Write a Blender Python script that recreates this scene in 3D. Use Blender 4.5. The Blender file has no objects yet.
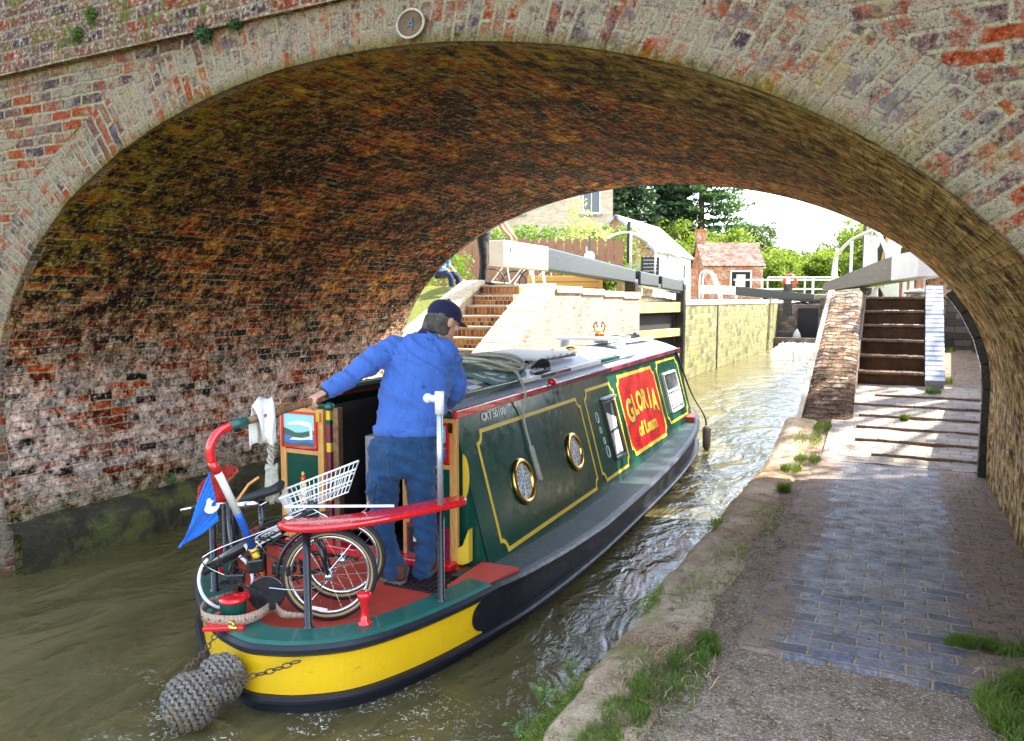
import bpy, math, random
from math import sin, cos, pi, radians, sqrt, atan2, hypot
from mathutils import Vector, Matrix, noise as mnoise
random.seed(7)
scene = bpy.context.scene
col = scene.collection

# ---------------------------------------------------------------- camera, sky, sun, exposure
cd = bpy.data.cameras.new('camera'); cam = bpy.data.objects.new('camera', cd); col.objects.link(cam)
cam.location = (0, 0, 2.175); cam.rotation_euler = (pi/2 - 0.092, 0, 0.471)
cd.sensor_width = 36; cd.lens = 26.72; cd.clip_start = 0.05; cd.clip_end = 3000
scene.camera = cam
SUN_EL, SUN_AZ = 49, 52          # azimuth from +Y towards +X
world = bpy.data.worlds.new('World'); scene.world = world; world.use_nodes = True
wn = world.node_tree; wn.nodes.clear()
sky = wn.nodes.new('ShaderNodeTexSky'); sky.sky_type = 'NISHITA'; sky.sun_disc = False
sky.sun_elevation = radians(SUN_EL); sky.sun_rotation = radians(SUN_AZ); sky.dust_density = 1.2
hs = wn.nodes.new('ShaderNodeHueSaturation'); hs.inputs['Saturation'].default_value = .66   # hazy summer sky
bgn = wn.nodes.new('ShaderNodeBackground'); bgn.inputs['Strength'].default_value = 0.15
wo = wn.nodes.new('ShaderNodeOutputWorld')
wn.links.new(sky.outputs[0], hs.inputs['Color']); wn.links.new(hs.outputs[0], bgn.inputs[0]); wn.links.new(bgn.outputs[0], wo.inputs[0])
sd = bpy.data.lights.new('sun', 'SUN'); sd.energy = 3.3; sd.angle = radians(0.5); sd.color = (1, .92, .79)
sun = bpy.data.objects.new('sun', sd); col.objects.link(sun)
sv = Vector((sin(radians(SUN_AZ))*cos(radians(SUN_EL)), cos(radians(SUN_AZ))*cos(radians(SUN_EL)), sin(radians(SUN_EL))))
sun.rotation_euler = sv.to_track_quat('Z', 'Y').to_euler(); sun.location = (10, 10, 20)
scene.view_settings.view_transform = 'Standard'; scene.view_settings.look = 'None'
scene.view_settings.exposure = 2.65; scene.view_settings.gamma = 1.0; scene.view_settings.use_curve_mapping = False
scene.render.engine = 'CYCLES'
scene.cycles.max_bounces = 8; scene.cycles.diffuse_bounces = 5

# ---------------------------------------------------------------- material helpers
class NB:
    def __init__(s, name):
        s.m = bpy.data.materials.new(name); s.m.use_nodes = True
        s.t = s.m.node_tree; s.t.nodes.clear()
        s.o = s.t.nodes.new('ShaderNodeOutputMaterial'); s.p = s.t.nodes.new('ShaderNodeBsdfPrincipled')
        s.t.links.new(s.p.outputs[0], s.o.inputs[0]); s._c = {}
    def n(s, ty): return s.t.nodes.new(ty)
    def set(s, sock, v):
        if v is None: return
        if isinstance(v, bpy.types.NodeSocket): s.t.links.new(v, sock)
        else:
            if isinstance(v, tuple) and len(v) == 3 and sock.type == 'RGBA': v = v + (1,)
            sock.default_value = v
    def coord(s, kind='Object'):
        if kind not in s._c: s._c[kind] = s.n('ShaderNodeTexCoord').outputs[kind]
        return s._c[kind]
    def math(s, op, a, b=None, clamp=False):
        n = s.n('ShaderNodeMath'); n.operation = op; n.use_clamp = clamp
        s.set(n.inputs[0], a); s.set(n.inputs[1], b); return n.outputs[0]
    def noise(s, vec, scale, detail=4, rough=.6, dist=0, color=False):
        n = s.n('ShaderNodeTexNoise'); s.set(n.inputs['Vector'], vec); n.inputs['Scale'].default_value = scale
        n.inputs['Detail'].default_value = detail; n.inputs['Roughness'].default_value = rough
        n.inputs['Distortion'].default_value = dist
        return n.outputs['Color' if color else 'Fac']
    def vor(s, vec, scale, feature='F1', out='Distance', rnd=1):
        n = s.n('ShaderNodeTexVoronoi'); n.feature = feature; s.set(n.inputs['Vector'], vec); n.inputs['Scale'].default_value = scale
        n.inputs['Randomness'].default_value = rnd
        return n.outputs[out]
    def ramp(s, fac, stops, interp='LINEAR'):
        n = s.n('ShaderNodeValToRGB'); s.set(n.inputs[0], fac); r = n.color_ramp; r.interpolation = interp
        while len(r.elements) < len(stops): r.elements.new(.5)
        for e, (p, c) in zip(r.elements, stops):
            e.position = p
            if not isinstance(c, tuple): c = (c, c, c)
            e.color = c + (1,) if len(c) == 3 else c
        return n.outputs[0]
    def mix(s, fac, a, b, mode='MIX'):
        n = s.n('ShaderNodeMix'); n.data_type = 'RGBA'; n.blend_type = mode
        s.set(n.inputs['Factor'], fac); s.set(n.inputs[6], a); s.set(n.inputs[7], b); return n.outputs[2]
    def mapping(s, vec, scale=(1, 1, 1), rot=(0, 0, 0), loc=(0, 0, 0)):
        n = s.n('ShaderNodeMapping'); s.set(n.inputs[0], vec)
        n.inputs['Scale'].default_value = scale; n.inputs['Rotation'].default_value = rot; n.inputs['Location'].default_value = loc
        return n.outputs[0]
    def sep(s, vec):
        n = s.n('ShaderNodeSeparateXYZ'); s.set(n.inputs[0], vec); return n.outputs
    def comb(s, x=0, y=0, z=0):
        n = s.n('ShaderNodeCombineXYZ'); s.set(n.inputs[0], x); s.set(n.inputs[1], y); s.set(n.inputs[2], z); return n.outputs[0]
    def bump(s, h, strength=.5, dist=.01):
        n = s.n('ShaderNodeBump'); s.set(n.inputs['Height'], h); n.inputs['Strength'].default_value = strength
        n.inputs['Distance'].default_value = dist; s.t.links.new(n.outputs[0], s.p.inputs['Normal'])
    def done(s, color=None, rough=.6, metal=0, spec=None, **k):
        s.set(s.p.inputs['Base Color'], color); s.set(s.p.inputs['Roughness'], rough); s.set(s.p.inputs['Metallic'], metal)
        if spec is not None: s.set(s.p.inputs['Specular IOR Level'], spec)
        for kk, v in k.items(): s.set(s.p.inputs[kk.replace('_', ' ')], v)
        return s.m
    def punch(s, c, sat=1.2, con=.0):
        n = s.n('ShaderNodeHueSaturation'); n.inputs['Saturation'].default_value = sat; s.set(n.inputs['Color'], c)
        m = s.n('ShaderNodeBrightContrast'); s.set(m.inputs[0], n.outputs[0]); m.inputs['Contrast'].default_value = con; m.inputs['Bright'].default_value = con*.12; return m.outputs[0]
    def thresh(s, v, lo, hi):
        n = s.n('ShaderNodeMapRange'); s.set(n.inputs[0], v); n.inputs[1].default_value = lo; n.inputs[2].default_value = hi
        return n.outputs[0]

def paint(name, c, rough=.35, wear=.25, dirt=(.08, .07, .05), metal=0, coat=0, scale=6, ws=.12):
    b = NB(name); v = b.coord()
    n1 = b.noise(v, scale, 8, .7); n2 = b.noise(v, scale*6, 6, .7)
    cc = b.mix(b.thresh(n1, .35, .75), tuple(x*(1-ws) for x in c), tuple(min(1, x*(1+ws)) for x in c))
    w = b.math('MULTIPLY', b.thresh(b.math('MULTIPLY', n1, n2), .33, .42), wear, True)
    cc = b.mix(w, cc, dirt)
    b.bump(n2, .12, .003)
    return b.done(cc, b.ramp(n2, [(.3, max(0, rough-.1)), (.7, min(1, rough+.15))]), metal, Coat_Weight=coat)

def rusty_yellow():
    b = NB('yellow_gloss_rust_spotted'); P = b.coord(); n = b.noise(P, 5, 6, .7); v = b.vor(b.mapping(P, (1, 1, .45)), 6.5); g = b.noise(P, 40, 6, .75)
    c = b.mix(n, (.80, .45, .006), (.92, .58, .012)); spot = b.thresh(b.math('ADD', v, b.math('MULTIPLY', b.math('SUBTRACT', g, .5), .09)), .085, .045)
    c = b.mix(b.math('MULTIPLY', spot, .85), c, (.22, .07, .02)); sc = b.thresh(b.noise(b.mapping(P, (3, 3, 22)), 3, 5, .7), .64, .68); c = b.mix(b.math('MULTIPLY', sc, .5), c, (.12, .10, .06))
    return b.done(c, b.ramp(g, [(.3, .2), (.7, .45)]), Coat_Weight=.25)

def brick_nodes(b, vec, w=.225, h=.075, mort=.011, wob=.012, pal=None, mcol=(.4, .36, .28), seed=0, vary=.5, ragged=False):
    """returns colour, height (0 mortar .. 1 brick), per-brick random value"""
    nz = b.noise(vec, 7, 3, .6, color=True)
    mp = b.n('ShaderNodeVectorMath'); mp.operation = 'MULTIPLY_ADD'; b.set(mp.inputs[0], nz)
    mp.inputs[1].default_value = (wob*2,)*3; b.set(mp.inputs[2], vec)
    x, y, z = b.sep(mp.outputs[0])
    r = b.math('DIVIDE', y, h); row = b.math('FLOOR', r); fv = b.math('FRACT', r)
    off = b.math('MULTIPLY', b.math('MODULO', b.math('ABSOLUTE', row), 2), .5)
    if ragged:
        wr = b.n('ShaderNodeTexWhiteNoise'); wr.noise_dimensions = '1D'; b.set(wr.inputs['W'], row); off = wr.outputs['Value']
    cx = b.math('ADD', b.math('DIVIDE', x, w), off); c = b.math('FLOOR', cx); fu = b.math('FRACT', cx)
    du = b.math('MULTIPLY', b.math('MINIMUM', fu, b.math('SUBTRACT', 1, fu)), w)
    dv = b.math('MULTIPLY', b.math('MINIMUM', fv, b.math('SUBTRACT', 1, fv)), h)
    d = b.math('MINIMUM', du, dv)
    fine = b.noise(vec, 38, 5, .75)
    d = b.math('ADD', d, b.math('MULTIPLY', b.math('SUBTRACT', fine, .5), mort*1.3))
    mask = b.thresh(d, mort*.35, mort*.9)
    wn_ = b.n('ShaderNodeTexWhiteNoise'); wn_.noise_dimensions = '3D'; b.set(wn_.inputs[0], b.comb(c, row, float(seed)))
    rnd = wn_.outputs['Value']
    cb = b.ramp(rnd, pal, 'CONSTANT')
    var = b.ramp(fine, [(.25, 1-vary), (.75, 1+vary*.6)])
    cb = b.mix(1, cb, var, 'MULTIPLY')
    colr = b.mix(mask, b.mix(.6, mcol, b.mix(1, mcol, var, 'MULTIPLY')), cb)
    rh = b.math('MULTIPLY', b.math('ADD', .6, b.math('MULTIPLY', rnd, .4)), mask)
    h_ = b.math('ADD', rh, b.math('MULTIPLY', fine, .45))
    return colr, h_, rnd

PAL_BARREL = [(0, (.05, .04, .045)), (.1, (.20, .075, .05)), (.24, (.36, .12, .075)), (.4, (.08, .05, .05)), (.5, (.26, .12, .075)),
              (.62, (.36, .14, .08)), (.7, (.11, .10, .13)), (.8, (.34, .22, .13)), (.9, (.42, .25, .14)), (.96, (.50, .11, .06))]
PAL_FACE = [(0, (.48, .13, .075)), (.14, (.27, .17, .16)), (.3, (.40, .26, .19)), (.42, (.16, .12, .14)), (.55, (.46, .28, .19)),
            (.66, (.30, .19, .17)), (.78, (.50, .17, .11)), (.88, (.42, .34, .28)), (.95, (.17, .12, .13))]
PAL_RED = [(0, (.32, .12, .07)), (.3, (.38, .15, .08)), (.6, (.27, .10, .06)), (.8, (.42, .2, .11))]
PAL_BLUE = [(0, (.13, .14, .17)), (.2, (.18, .18, .21)), (.4, (.085, .09, .11)), (.6, (.20, .19, .19)), (.8, (.14, .15, .21)), (.93, (.24, .19, .16))]

def mat_barrel():
    b = NB('sooty_vault_brick'); uv = b.coord('UV'); P = b.coord()
    c, h, r = brick_nodes(b, uv, pal=PAL_BARREL, mcol=(.36, .31, .22), wob=.017, vary=.8, ragged=True)
    n1 = b.noise(P, .8, 6, .62, .6); n2 = b.noise(P, 2.1, 8, .7, .6); n3 = b.noise(P, 9, 8, .78); n4 = b.noise(P, 28, 6, .8)
    n5 = b.noise(P, 1.4, 5, .6, .8)
    st = b.noise(b.mapping(uv, (1.0, 4.2, 1)), 2.4, 8, .74, .5)
    x, y, z = b.sep(P)
    rj = b.math('MULTIPLY', b.math('SUBTRACT', r, .5), .16)      # each brick weathers a little differently
    low = b.math('SUBTRACT', 1, b.thresh(b.math('ADD', z, b.math('MULTIPLY', n5, 1.2)), 1.9, 3.2))
    up = b.thresh(b.math('ADD', z, b.math('MULTIPLY', n2, .8)), 2.0, 3.0)
    lime = b.math('MULTIPLY', b.thresh(b.math('ADD', rj, b.math('ADD', b.math('MULTIPLY', n3, .5), b.math('MULTIPLY', n5, .5))), .42, .53), low)
    c = b.mix(b.math('MULTIPLY', lime, .78), c, b.mix(b.thresh(n4, .38, .6), (.28, .22, .20), (.60, .51, .45)))
    och = b.math('MULTIPLY', b.thresh(b.math('ADD', rj, b.math('ADD', b.math('MULTIPLY', st, .65), b.math('MULTIPLY', n2, .35))), .46, .54), up)
    c = b.mix(b.math('MULTIPLY', och, .85), c, b.mix(b.thresh(n3, .42, .58), (.26, .075, .015), (.66, .38, .11)))
    soot = b.math('MULTIPLY', b.thresh(b.math('ADD', rj, b.math('ADD', b.math('MULTIPLY', n1, .55), b.math('MULTIPLY', st, .45))), .475, .535), b.thresh(z, 1.2, 2.2))
    c = b.mix(b.math('MULTIPLY', soot, .93), c, b.mix(b.thresh(n3, .46, .56), (.010, .009, .008), (.10, .07, .055)))
    speck = b.math('MULTIPLY', b.thresh(n4, .54, .60), .6)
    c = b.mix(speck, c, (.55, .47, .33))
    dk = b.math('MULTIPLY', b.thresh(b.noise(P, 17, 7, .8), .53, .58), .75)
    c = b.mix(dk, c, (.022, .018, .015))
    edge = b.math('SUBTRACT', 1, b.thresh(b.math('ADD', y, b.math('MULTIPLY', n2, 1.2)), 3.9, 5.4))
    alg = b.math('MULTIPLY', b.thresh(n3, .38, .58), b.math('MULTIPLY', edge, b.thresh(z, 1.9, 2.8)))
    c = b.mix(b.math('MULTIPLY', alg, .85), c, b.mix(n4, (.10, .10, .02), (.26, .22, .07)))
    wet = b.math('SUBTRACT', 1, b.thresh(b.math('ADD', z, b.math('MULTIPLY', n3, .5)), .5, .95))
    c = b.mix(b.math('MULTIPLY', wet, .75), c, (.085, .09, .035))
    # right haunch is coated in brown green slime
    rt = b.math('MULTIPLY', b.thresh(x, -1.9, .0), b.thresh(st, .3, .5))
    c = b.mix(b.math('MULTIPLY', rt, .72), c, b.mix(b.thresh(n3, .38, .62), (.09, .05, .02), (.42, .34, .17)))
    c = b.mix(1, c, b.ramp(n3, [(.35, .5), (.65, 1.7)]), 'MULTIPLY')
    c = b.mix(1, b.punch(c, 1.08, .16), (1.3, 1.25, 1.2), 'MULTIPLY')
    b.bump(b.math('ADD', h, b.math('MULTIPLY', n3, 1.1)), 1, .03)
    return b.done(c, .9, spec=.25)

def mat_face(name, ring=False, dark=False):
    b = NB(name); uv = b.coord('UV'); P = b.coord()
    c, h, r = brick_nodes(b, uv, pal=PAL_FACE, mcol=(.58, .50, .34), wob=.018, vary=.85, seed=3, mort=.016)
    n1 = b.noise(P, 1.5, 6, .65, .5); n2 = b.noise(P, 6, 8, .74, .4); n3 = b.noise(P, 30, 9, .85); n4 = b.noise(P, 90, 5, .8)
    k = .54 if dark else (.482 if ring else .497)
    rj = b.math('MULTIPLY', b.math('SUBTRACT', r, .5), .035 if ring else .07)
    lime = b.thresh(b.math('ADD', b.math('ADD', b.math('MULTIPLY', n1, .3), b.math('MULTIPLY', n2, .35)), b.math('ADD', b.math('MULTIPLY', n3, .35), rj)), k-.012, k+.025)
    lc = b.mix(b.thresh(n4, .35, .65), (.30, .23, .15), (.70, .62, .48))
    c = b.mix(b.math('MULTIPLY', lime, .84), c, lc)
    blk = b.thresh(b.math('ADD', b.math('MULTIPLY', n4, .5), b.math('MULTIPLY', n3, .5)), .52, .55)
    c = b.mix(b.math('MULTIPLY', blk, .8), c, (.05, .042, .04))
    rd = b.math('MULTIPLY', b.thresh(b.noise(P, 9, 6, .75), .53, .58), .72)
    c = b.mix(rd, c, b.mix(b.thresh(r, .4, .5), (.40, .12, .07), (.19, .15, .16)))
    yl = b.thresh(b.noise(P, 3.1, 6, .7), .55, .66)
    c = b.mix(b.math('MULTIPLY', yl, .5), c, (.42, .31, .11))
    x, y, z = b.sep(P)
    if dark:
        c = b.mix(.35, c, (.15, .085, .095)); c = b.mix(b.math('MULTIPLY', b.thresh(n3, .52, .57), .6), c, (.60, .52, .42))
        ms = b.math('MULTIPLY', b.thresh(n2, .52, .6), .7); c = b.mix(ms, c, (.17, .19, .05))
    if ring:
        ux, uy, uz = b.sep(uv)
        ed = b.math('SUBTRACT', 1, b.thresh(b.math('ADD', ux, b.math('MULTIPLY', n3, .12)), .05, .13))
        c = b.mix(b.math('MULTIPLY', b.math('MULTIPLY', ed, b.thresh(z, 1.8, 3.0)), .85), c, b.mix(n4, (.10, .095, .02), (.25, .2, .07)))
    c = b.mix(1, c, b.ramp(n3, [(.35, .5), (.65, 1.5)]), 'MULTIPLY')
    c = b.punch(c, .98, .14)
    b.bump(b.math('ADD', h, b.math('ADD', b.math('MULTIPLY', n3, 1.4), b.math('MULTIPLY', n2, 1.2))), 1, .028)
    return b.done(c, .95, spec=.15)

def mat_brick(name, pal, mcol=(.5, .46, .4), coord='UV', lime=.0, limecol=(.62, .58, .5), moss=0, w=.225, h=.075, vary=.5, dirt=0, mort=.011):
    b = NB(name); uv = b.coord(coord); P = b.coord()
    c, hh, r = brick_nodes(b, uv, w=w, h=h, pal=pal, mcol=mcol, vary=vary, mort=mort, wob=.008)
    n2 = b.noise(P, 2.2, 7, .7, .5); n3 = b.noise(P, 14, 7, .75)
    if lime: c = b.mix(b.math('MULTIPLY', b.thresh(b.math('ADD', b.math('MULTIPLY', n2, .55), b.math('MULTIPLY', n3, .45)), .5-lime*.1, .58), .85), c, limecol)
    if moss: c = b.mix(b.math('MULTIPLY', b.thresh(n2, .46, .62), moss), c, b.mix(n3, (.10, .12, .02), (.30, .30, .09)))
    if dirt: c = b.mix(b.math('MULTIPLY', b.thresh(n3, .45, .6), dirt), c, (.05, .035, .02))
    c = b.mix(1, c, b.ramp(n3, [(.3, .75), (.7, 1.2)]), 'MULTIPLY')
    b.bump(b.math('ADD', hh, b.math('MULTIPLY', n3, .6)), 1, .012)
    return b.done(c, .9, spec=.2)

def mat_stone(name, a, bb, speck=(.08, .06, .04), moss=0, scale=5, k=.5):
    b = NB(name); P = b.coord()
    n1 = b.noise(P, scale*.4, 6, .7, .5); n2 = b.noise(P, scale*2, 8, .75); n3 = b.noise(P, scale*9, 6, .8)
    c = b.mix(b.thresh(n1, .38, .62), a, bb)
    c = b.mix(b.math('MULTIPLY', b.thresh(b.noise(P, scale*22, 4, .75), .54, .60), .55), c, tuple(min(1, 1.5*q) for q in bb))
    c = b.mix(b.math('MULTIPLY', b.thresh(b.math('ADD', b.math('MULTIPLY', n2, .6), b.math('MULTIPLY', n3, .4)), .52, .6), k), c, speck)
    if moss: c = b.mix(b.math('MULTIPLY', b.thresh(b.noise(P, 2.7, 7, .7), .5, .62), moss), c, b.mix(n3, (.09, .11, .02), (.24, .25, .07)))
    c = b.mix(1, c, b.ramp(n3, [(.3, .75), (.7, 1.25)]), 'MULTIPLY')
    b.bump(b.math('ADD', n3, n2), .9, .012)
    return b.done(c, .92, spec=.2)

def mat_leaf(name, a, bb, trans=.5):
    b = NB(name); P = b.coord()
    n = b.noise(P, 1.3, 3, .6); n2 = b.noise(P, 14, 2, .6)
    c = b.mix(b.thresh(b.math('ADD', b.math('MULTIPLY', n, .5), b.math('MULTIPLY', n2, .5)), .38, .62), a, bb)
    b.set(b.p.inputs['Base Color'], c); b.p.inputs['Roughness'].default_value = .65
    tr = b.n('ShaderNodeBsdfTranslucent'); b.set(tr.inputs[0], b.mix(1, c, (1.6, 1.5, .6), 'MULTIPLY'))
    ms = b.n('ShaderNodeMixShader'); ms.inputs[0].default_value = trans
    b.t.links.new(b.p.outputs[0], ms.inputs[1]); b.t.links.new(tr.outputs[0], ms.inputs[2]); b.t.links.new(ms.outputs[0], b.o.inputs[0])
    return b.m

def mat_cloth(name, c, scale=60, crease=8, k=.25, bd=.01):
    b = NB(name); P = b.coord()
    n1 = b.noise(P, crease, 4, .6, .3); n2 = b.noise(P, scale, 4, .7)
    n3 = b.noise(b.mapping(P, (1, 1, .45)), crease*2, 3, .5, .8)
    cc = b.mix(n1, tuple(x*(1-k) for x in c), tuple(min(1, x*(1+k)) for x in c))
    cc = b.mix(1, cc, b.ramp(n2, [(.3, .85), (.7, 1.12)]), 'MULTIPLY')
    b.bump(b.math('ADD', b.math('MULTIPLY', n3, 2), b.math('MULTIPLY', n2, .12)), .7, bd)
    return b.done(cc, .85, spec=.2, Sheen_Weight=.15)

def mat_wood(name, a, bb, rough=.4, sc=(1, 1, 1)):
    b = NB(name); P = b.coord()
    g = b.noise(b.mapping(P, sc), 12, 6, .7, 1.2)
    c = b.mix(b.thresh(g, .35, .65), a, bb); b.bump(g, .2, .002)
    return b.done(c, rough)

def mat_water():
    b = NB('canal_water'); P = b.coord()
    x, y, z = b.sep(P)
    n1 = b.noise(b.mapping(P, (1, .55, 1)), 2.2, 3, .55, .8); n2 = b.noise(b.mapping(P, (1, .6, 1), (0, 0, .4)), 8, 4, .6, .6); n3 = b.noise(P, 26, 2, .5)
    hgt = b.math('ADD', b.math('MULTIPLY', n1, 2.2), b.math('ADD', b.math('MULTIPLY', n2, .50), b.math('MULTIPLY', n3, .02)))
    # small froth by the stern, and streaks of it drifting
    fz = b.noise(P, 34, 5, .7, 1.0); fm = b.noise(P, 2.0, 4, .6, .4)
    dx = b.math('ABSOLUTE', b.math('ADD', x, 2.6)); dy = b.math('ABSOLUTE', b.math('SUBTRACT', y, 2.7))
    near = b.math('SUBTRACT', 1, b.thresh(b.math('ADD', dx, dy), .4, 1.7))
    far = b.thresh(y, 26, 34)
    fo = b.math('MULTIPLY', b.thresh(fz, .57, .61), b.math('MULTIPLY', b.thresh(fm, .47, .53), b.math('MAXIMUM', near, b.math('MULTIPLY', far, 1))), True)
    c = b.mix(b.thresh(n1, .35, .65), (.075, .066, .026), (.115, .098, .042))
    c = b.mix(fo, c, (.75, .74, .68))
    b.bump(hgt, 1, .035)
    return b.done(c, b.math('ADD', .04, b.math('MULTIPLY', fo, .6)), IOR=1.33)

M = {}
M['barrel'] = mat_barrel(); M['face'] = mat_face('weathered_face_brick'); M['ring'] = mat_face('weathered_ring_brick', ring=True)
M['parapet'] = mat_face('dark_parapet_brick', dark=True)
M['water'] = mat_water()
M['mossstone'] = mat_stone('mossy_footing_stone', (.09, .085, .05), (.16, .14, .09), (.03, .03, .02), moss=.8)
M['footing'] = mat_stone('mossy_dark_footing', (.03, .027, .018), (.07, .058, .036), (.012, .011, .008), moss=.6, scale=5, k=.6)
M['coping'] = mat_stone('worn_brown_coping', (.24, .145, .08), (.48, .38, .26), (.075, .035, .02), moss=.6, scale=3.5, k=.85)
M['cream'] = mat_stone('pale_cream_stone', (.42, .36, .24), (.58, .51, .36), (.22, .14, .06), moss=0, scale=7, k=.6)
M['limewall'] = mat_brick('limewashed_red_brick', PAL_RED, lime=.95, limecol=(.48, .42, .31), moss=.25, dirt=.15, mcol=(.6, .55, .45))
M['chamber'] = mat_brick('yellow_green_chamber_brick', [(0, (.16, .14, .06)), (.3, (.22, .20, .10)), (.55, (.10, .10, .04)), (.8, (.27, .24, .14))], mcol=(.22, .20, .13), lime=.10, limecol=(.40, .38, .28), moss=.95, dirt=.3, w=.4, h=.15)
M['stepbrick'] = mat_brick('brown_step_brick', [(0, (.36, .13, .04)), (.3, (.22, .08, .035)), (.5, (.44, .20, .07)), (.7, (.13, .06, .035)), (.85, (.40, .16, .05))], w=.08, h=.115, vary=.4, mcol=(.45, .38, .28))
M['nosing'] = mat_stone('worn_pale_nosing', (.36, .32, .25), (.52, .47, .38), (.2, .14, .08), scale=10)
M['darkstep'] = mat_stone('dark_brown_step', (.035, .018, .010), (.085, .045, .022), (.03, .02, .01), scale=8)
M['darknose'] = mat_stone('worn_step_edge', (.13, .08, .05), (.25, .18, .125), (.08, .05, .03), scale=12)
M['blueedge'] = mat_brick('pale_blue_edge_brick', [(0, (.42, .46, .56)), (.4, (.50, .54, .62)), (.7, (.36, .39, .48))], mcol=(.25, .26, .3), w=.5, h=.10, vary=.3)
M['greybrick'] = mat_brick('grey_retaining_brick', [(0, (.20, .15, .12)), (.4, (.28, .23, .19)), (.7, (.15, .12, .10))], mcol=(.12, .10, .08), w=.3, h=.13, dirt=.3)
M['ramp'] = mat_stone('worn_brown_ramp_brick', (.17, .095, .05), (.42, .30, .21), (.035, .02, .012), scale=3.2, k=.95)

def mat_rampbrick():
    b = NB('worn_ramp_brick'); uv = b.coord('UV'); P = b.coord()
    c, h, r = brick_nodes(b, uv, w=.22, h=.10, mort=.014, wob=.02, pal=[(0, (.38, .23, .14)), (.3, (.50, .36, .25)), (.55, (.27, .17, .11)), (.8, (.56, .44, .33))], mcol=(.22, .16, .11), vary=.6)
    n2 = b.noise(P, 2.6, 8, .75, .5); n3 = b.noise(P, 20, 7, .8); x, y, z = b.sep(P)
    soil_shade = b.thresh(b.math('ADD', n2, b.math('MULTIPLY', b.math('SUBTRACT', 1.7, y), .09)), .48, .56)   # dirt and moss plus painted-in shade, darker towards the foot
    c = b.mix(b.math('MULTIPLY', soil_shade, .85), c, b.mix(b.thresh(n3, .42, .6), (.035, .02, .012), (.12, .075, .04)))
    c = b.mix(1, c, b.ramp(n3, [(.35, .6), (.65, 1.4)]), 'MULTIPLY'); b.bump(b.math('ADD', h, b.math('MULTIPLY', n3, 1.2)), 1, .03)
    return b.done(c, .9, spec=.2)
M['rampbrick'] = mat_rampbrick()
def mat_paving():
    b = NB('blue_brick_paving'); uv = b.coord('UV'); P = b.coord()
    c, h, r = brick_nodes(b, uv, w=.222, h=.108, mort=.011, wob=.016, pal=PAL_BLUE, mcol=(.38, .28, .17), vary=.75)
    n1 = b.noise(P, 1.3, 6, .65, .4); n2 = b.noise(P, 7, 8, .75); n3 = b.noise(P, 45, 5, .8)
    x, y, z = b.sep(P)
    # dirt drifts in from both sides
    s1 = b.math('SUBTRACT', 1, b.thresh(b.math('ADD', x, b.math('MULTIPLY', n1, .5)), -.55, -.15))
    s2 = b.thresh(b.math('ADD', x, b.math('MULTIPLY', n1, .5)), .55, .95)
    dm = b.math('ADD', b.math('MULTIPLY', b.math('MAXIMUM', s1, s2), .55), b.math('MULTIPLY', n2, .75))
    dirt = b.thresh(dm, .42, .62)
    c = b.mix(b.math('MULTIPLY', b.math('MULTIPLY', dirt, b.math('SUBTRACT', 1.25, b.math('MULTIPLY', h, .5))), .85, True), c, b.mix(n2, (.20, .105, .055), (.40, .27, .165)))
    c = b.mix(b.math('MULTIPLY', b.thresh(b.noise(P, 16, 7, .8), .52, .57), .45), c, (.05, .045, .04))
    c = b.mix(1, c, b.ramp(n3, [(.3, .75), (.7, 1.2)]), 'MULTIPLY')
    b.bump(b.math('ADD', h, b.math('MULTIPLY', n2, .5)), .9, .012)
    return b.done(c, b.ramp(b.math('ADD', n2, b.math('MULTIPLY', dirt, .3)), [(.35, .42), (.7, .85)]), spec=.45)
M['paving'] = mat_paving()
M['ramppave'] = mat_brick('dusty_ramp_brick', [(0, (.34, .30, .29)), (.4, (.42, .37, .33)), (.7, (.27, .25, .26))], mcol=(.36, .29, .21), lime=.3, limecol=(.46, .39, .30), w=.222, h=.108, dirt=.35)
def mat_gravel():
    b = NB('gravel_dirt'); P = b.coord()
    n1 = b.noise(P, 1.1, 6, .65, .4); n2 = b.noise(P, 9, 8, .75); n3 = b.noise(P, 60, 6, .8); vz = b.vor(P, 75)
    c = b.mix(b.thresh(n1, .35, .65), (.24, .17, .115), (.36, .28, .20))
    c = b.mix(b.thresh(n2, .48, .62), c, (.17, .105, .065))
    c = b.mix(b.math('MULTIPLY', b.thresh(n3, .54, .58), .8), c, (.60, .54, .45)); c = b.mix(b.math('MULTIPLY', b.thresh(b.noise(P, 110, 4, .7), .55, .60), .7), c, (.07, .05, .035))
    c = b.mix(b.math('MULTIPLY', b.thresh(vz, .25, .05), .6), c, (.09, .07, .055))
    b.bump(b.math('ADD', n3, b.math('ADD', n2, vz)), .9, .014)
    return b.done(c, .95, spec=.15)
M['gravel'] = mat_gravel()
def mat_grassground():
    b = NB('grass_ground'); P = b.coord(); n = b.noise(P, 1.2, 7, .7); n3 = b.noise(P, 18, 6, .75)
    c = b.mix(n, (.09, .12, .02), (.16, .18, .045)); c = b.mix(b.thresh(n3, .4, .7), c, (.20, .21, .07)); b.bump(n3, 1, .03)
    return b.done(c, .95, spec=.1)
M['grass'] = mat_grassground()
M['blade'] = mat_leaf('grass_blade', (.07, .13, .015), (.14, .20, .03), .35)
M['dryblade'] = mat_leaf('dry_blade', (.35, .28, .14), (.45, .38, .2), .2)
M['weed'] = mat_leaf('weed_leaf', (.10, .16, .05), (.17, .24, .09), .35)
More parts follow.
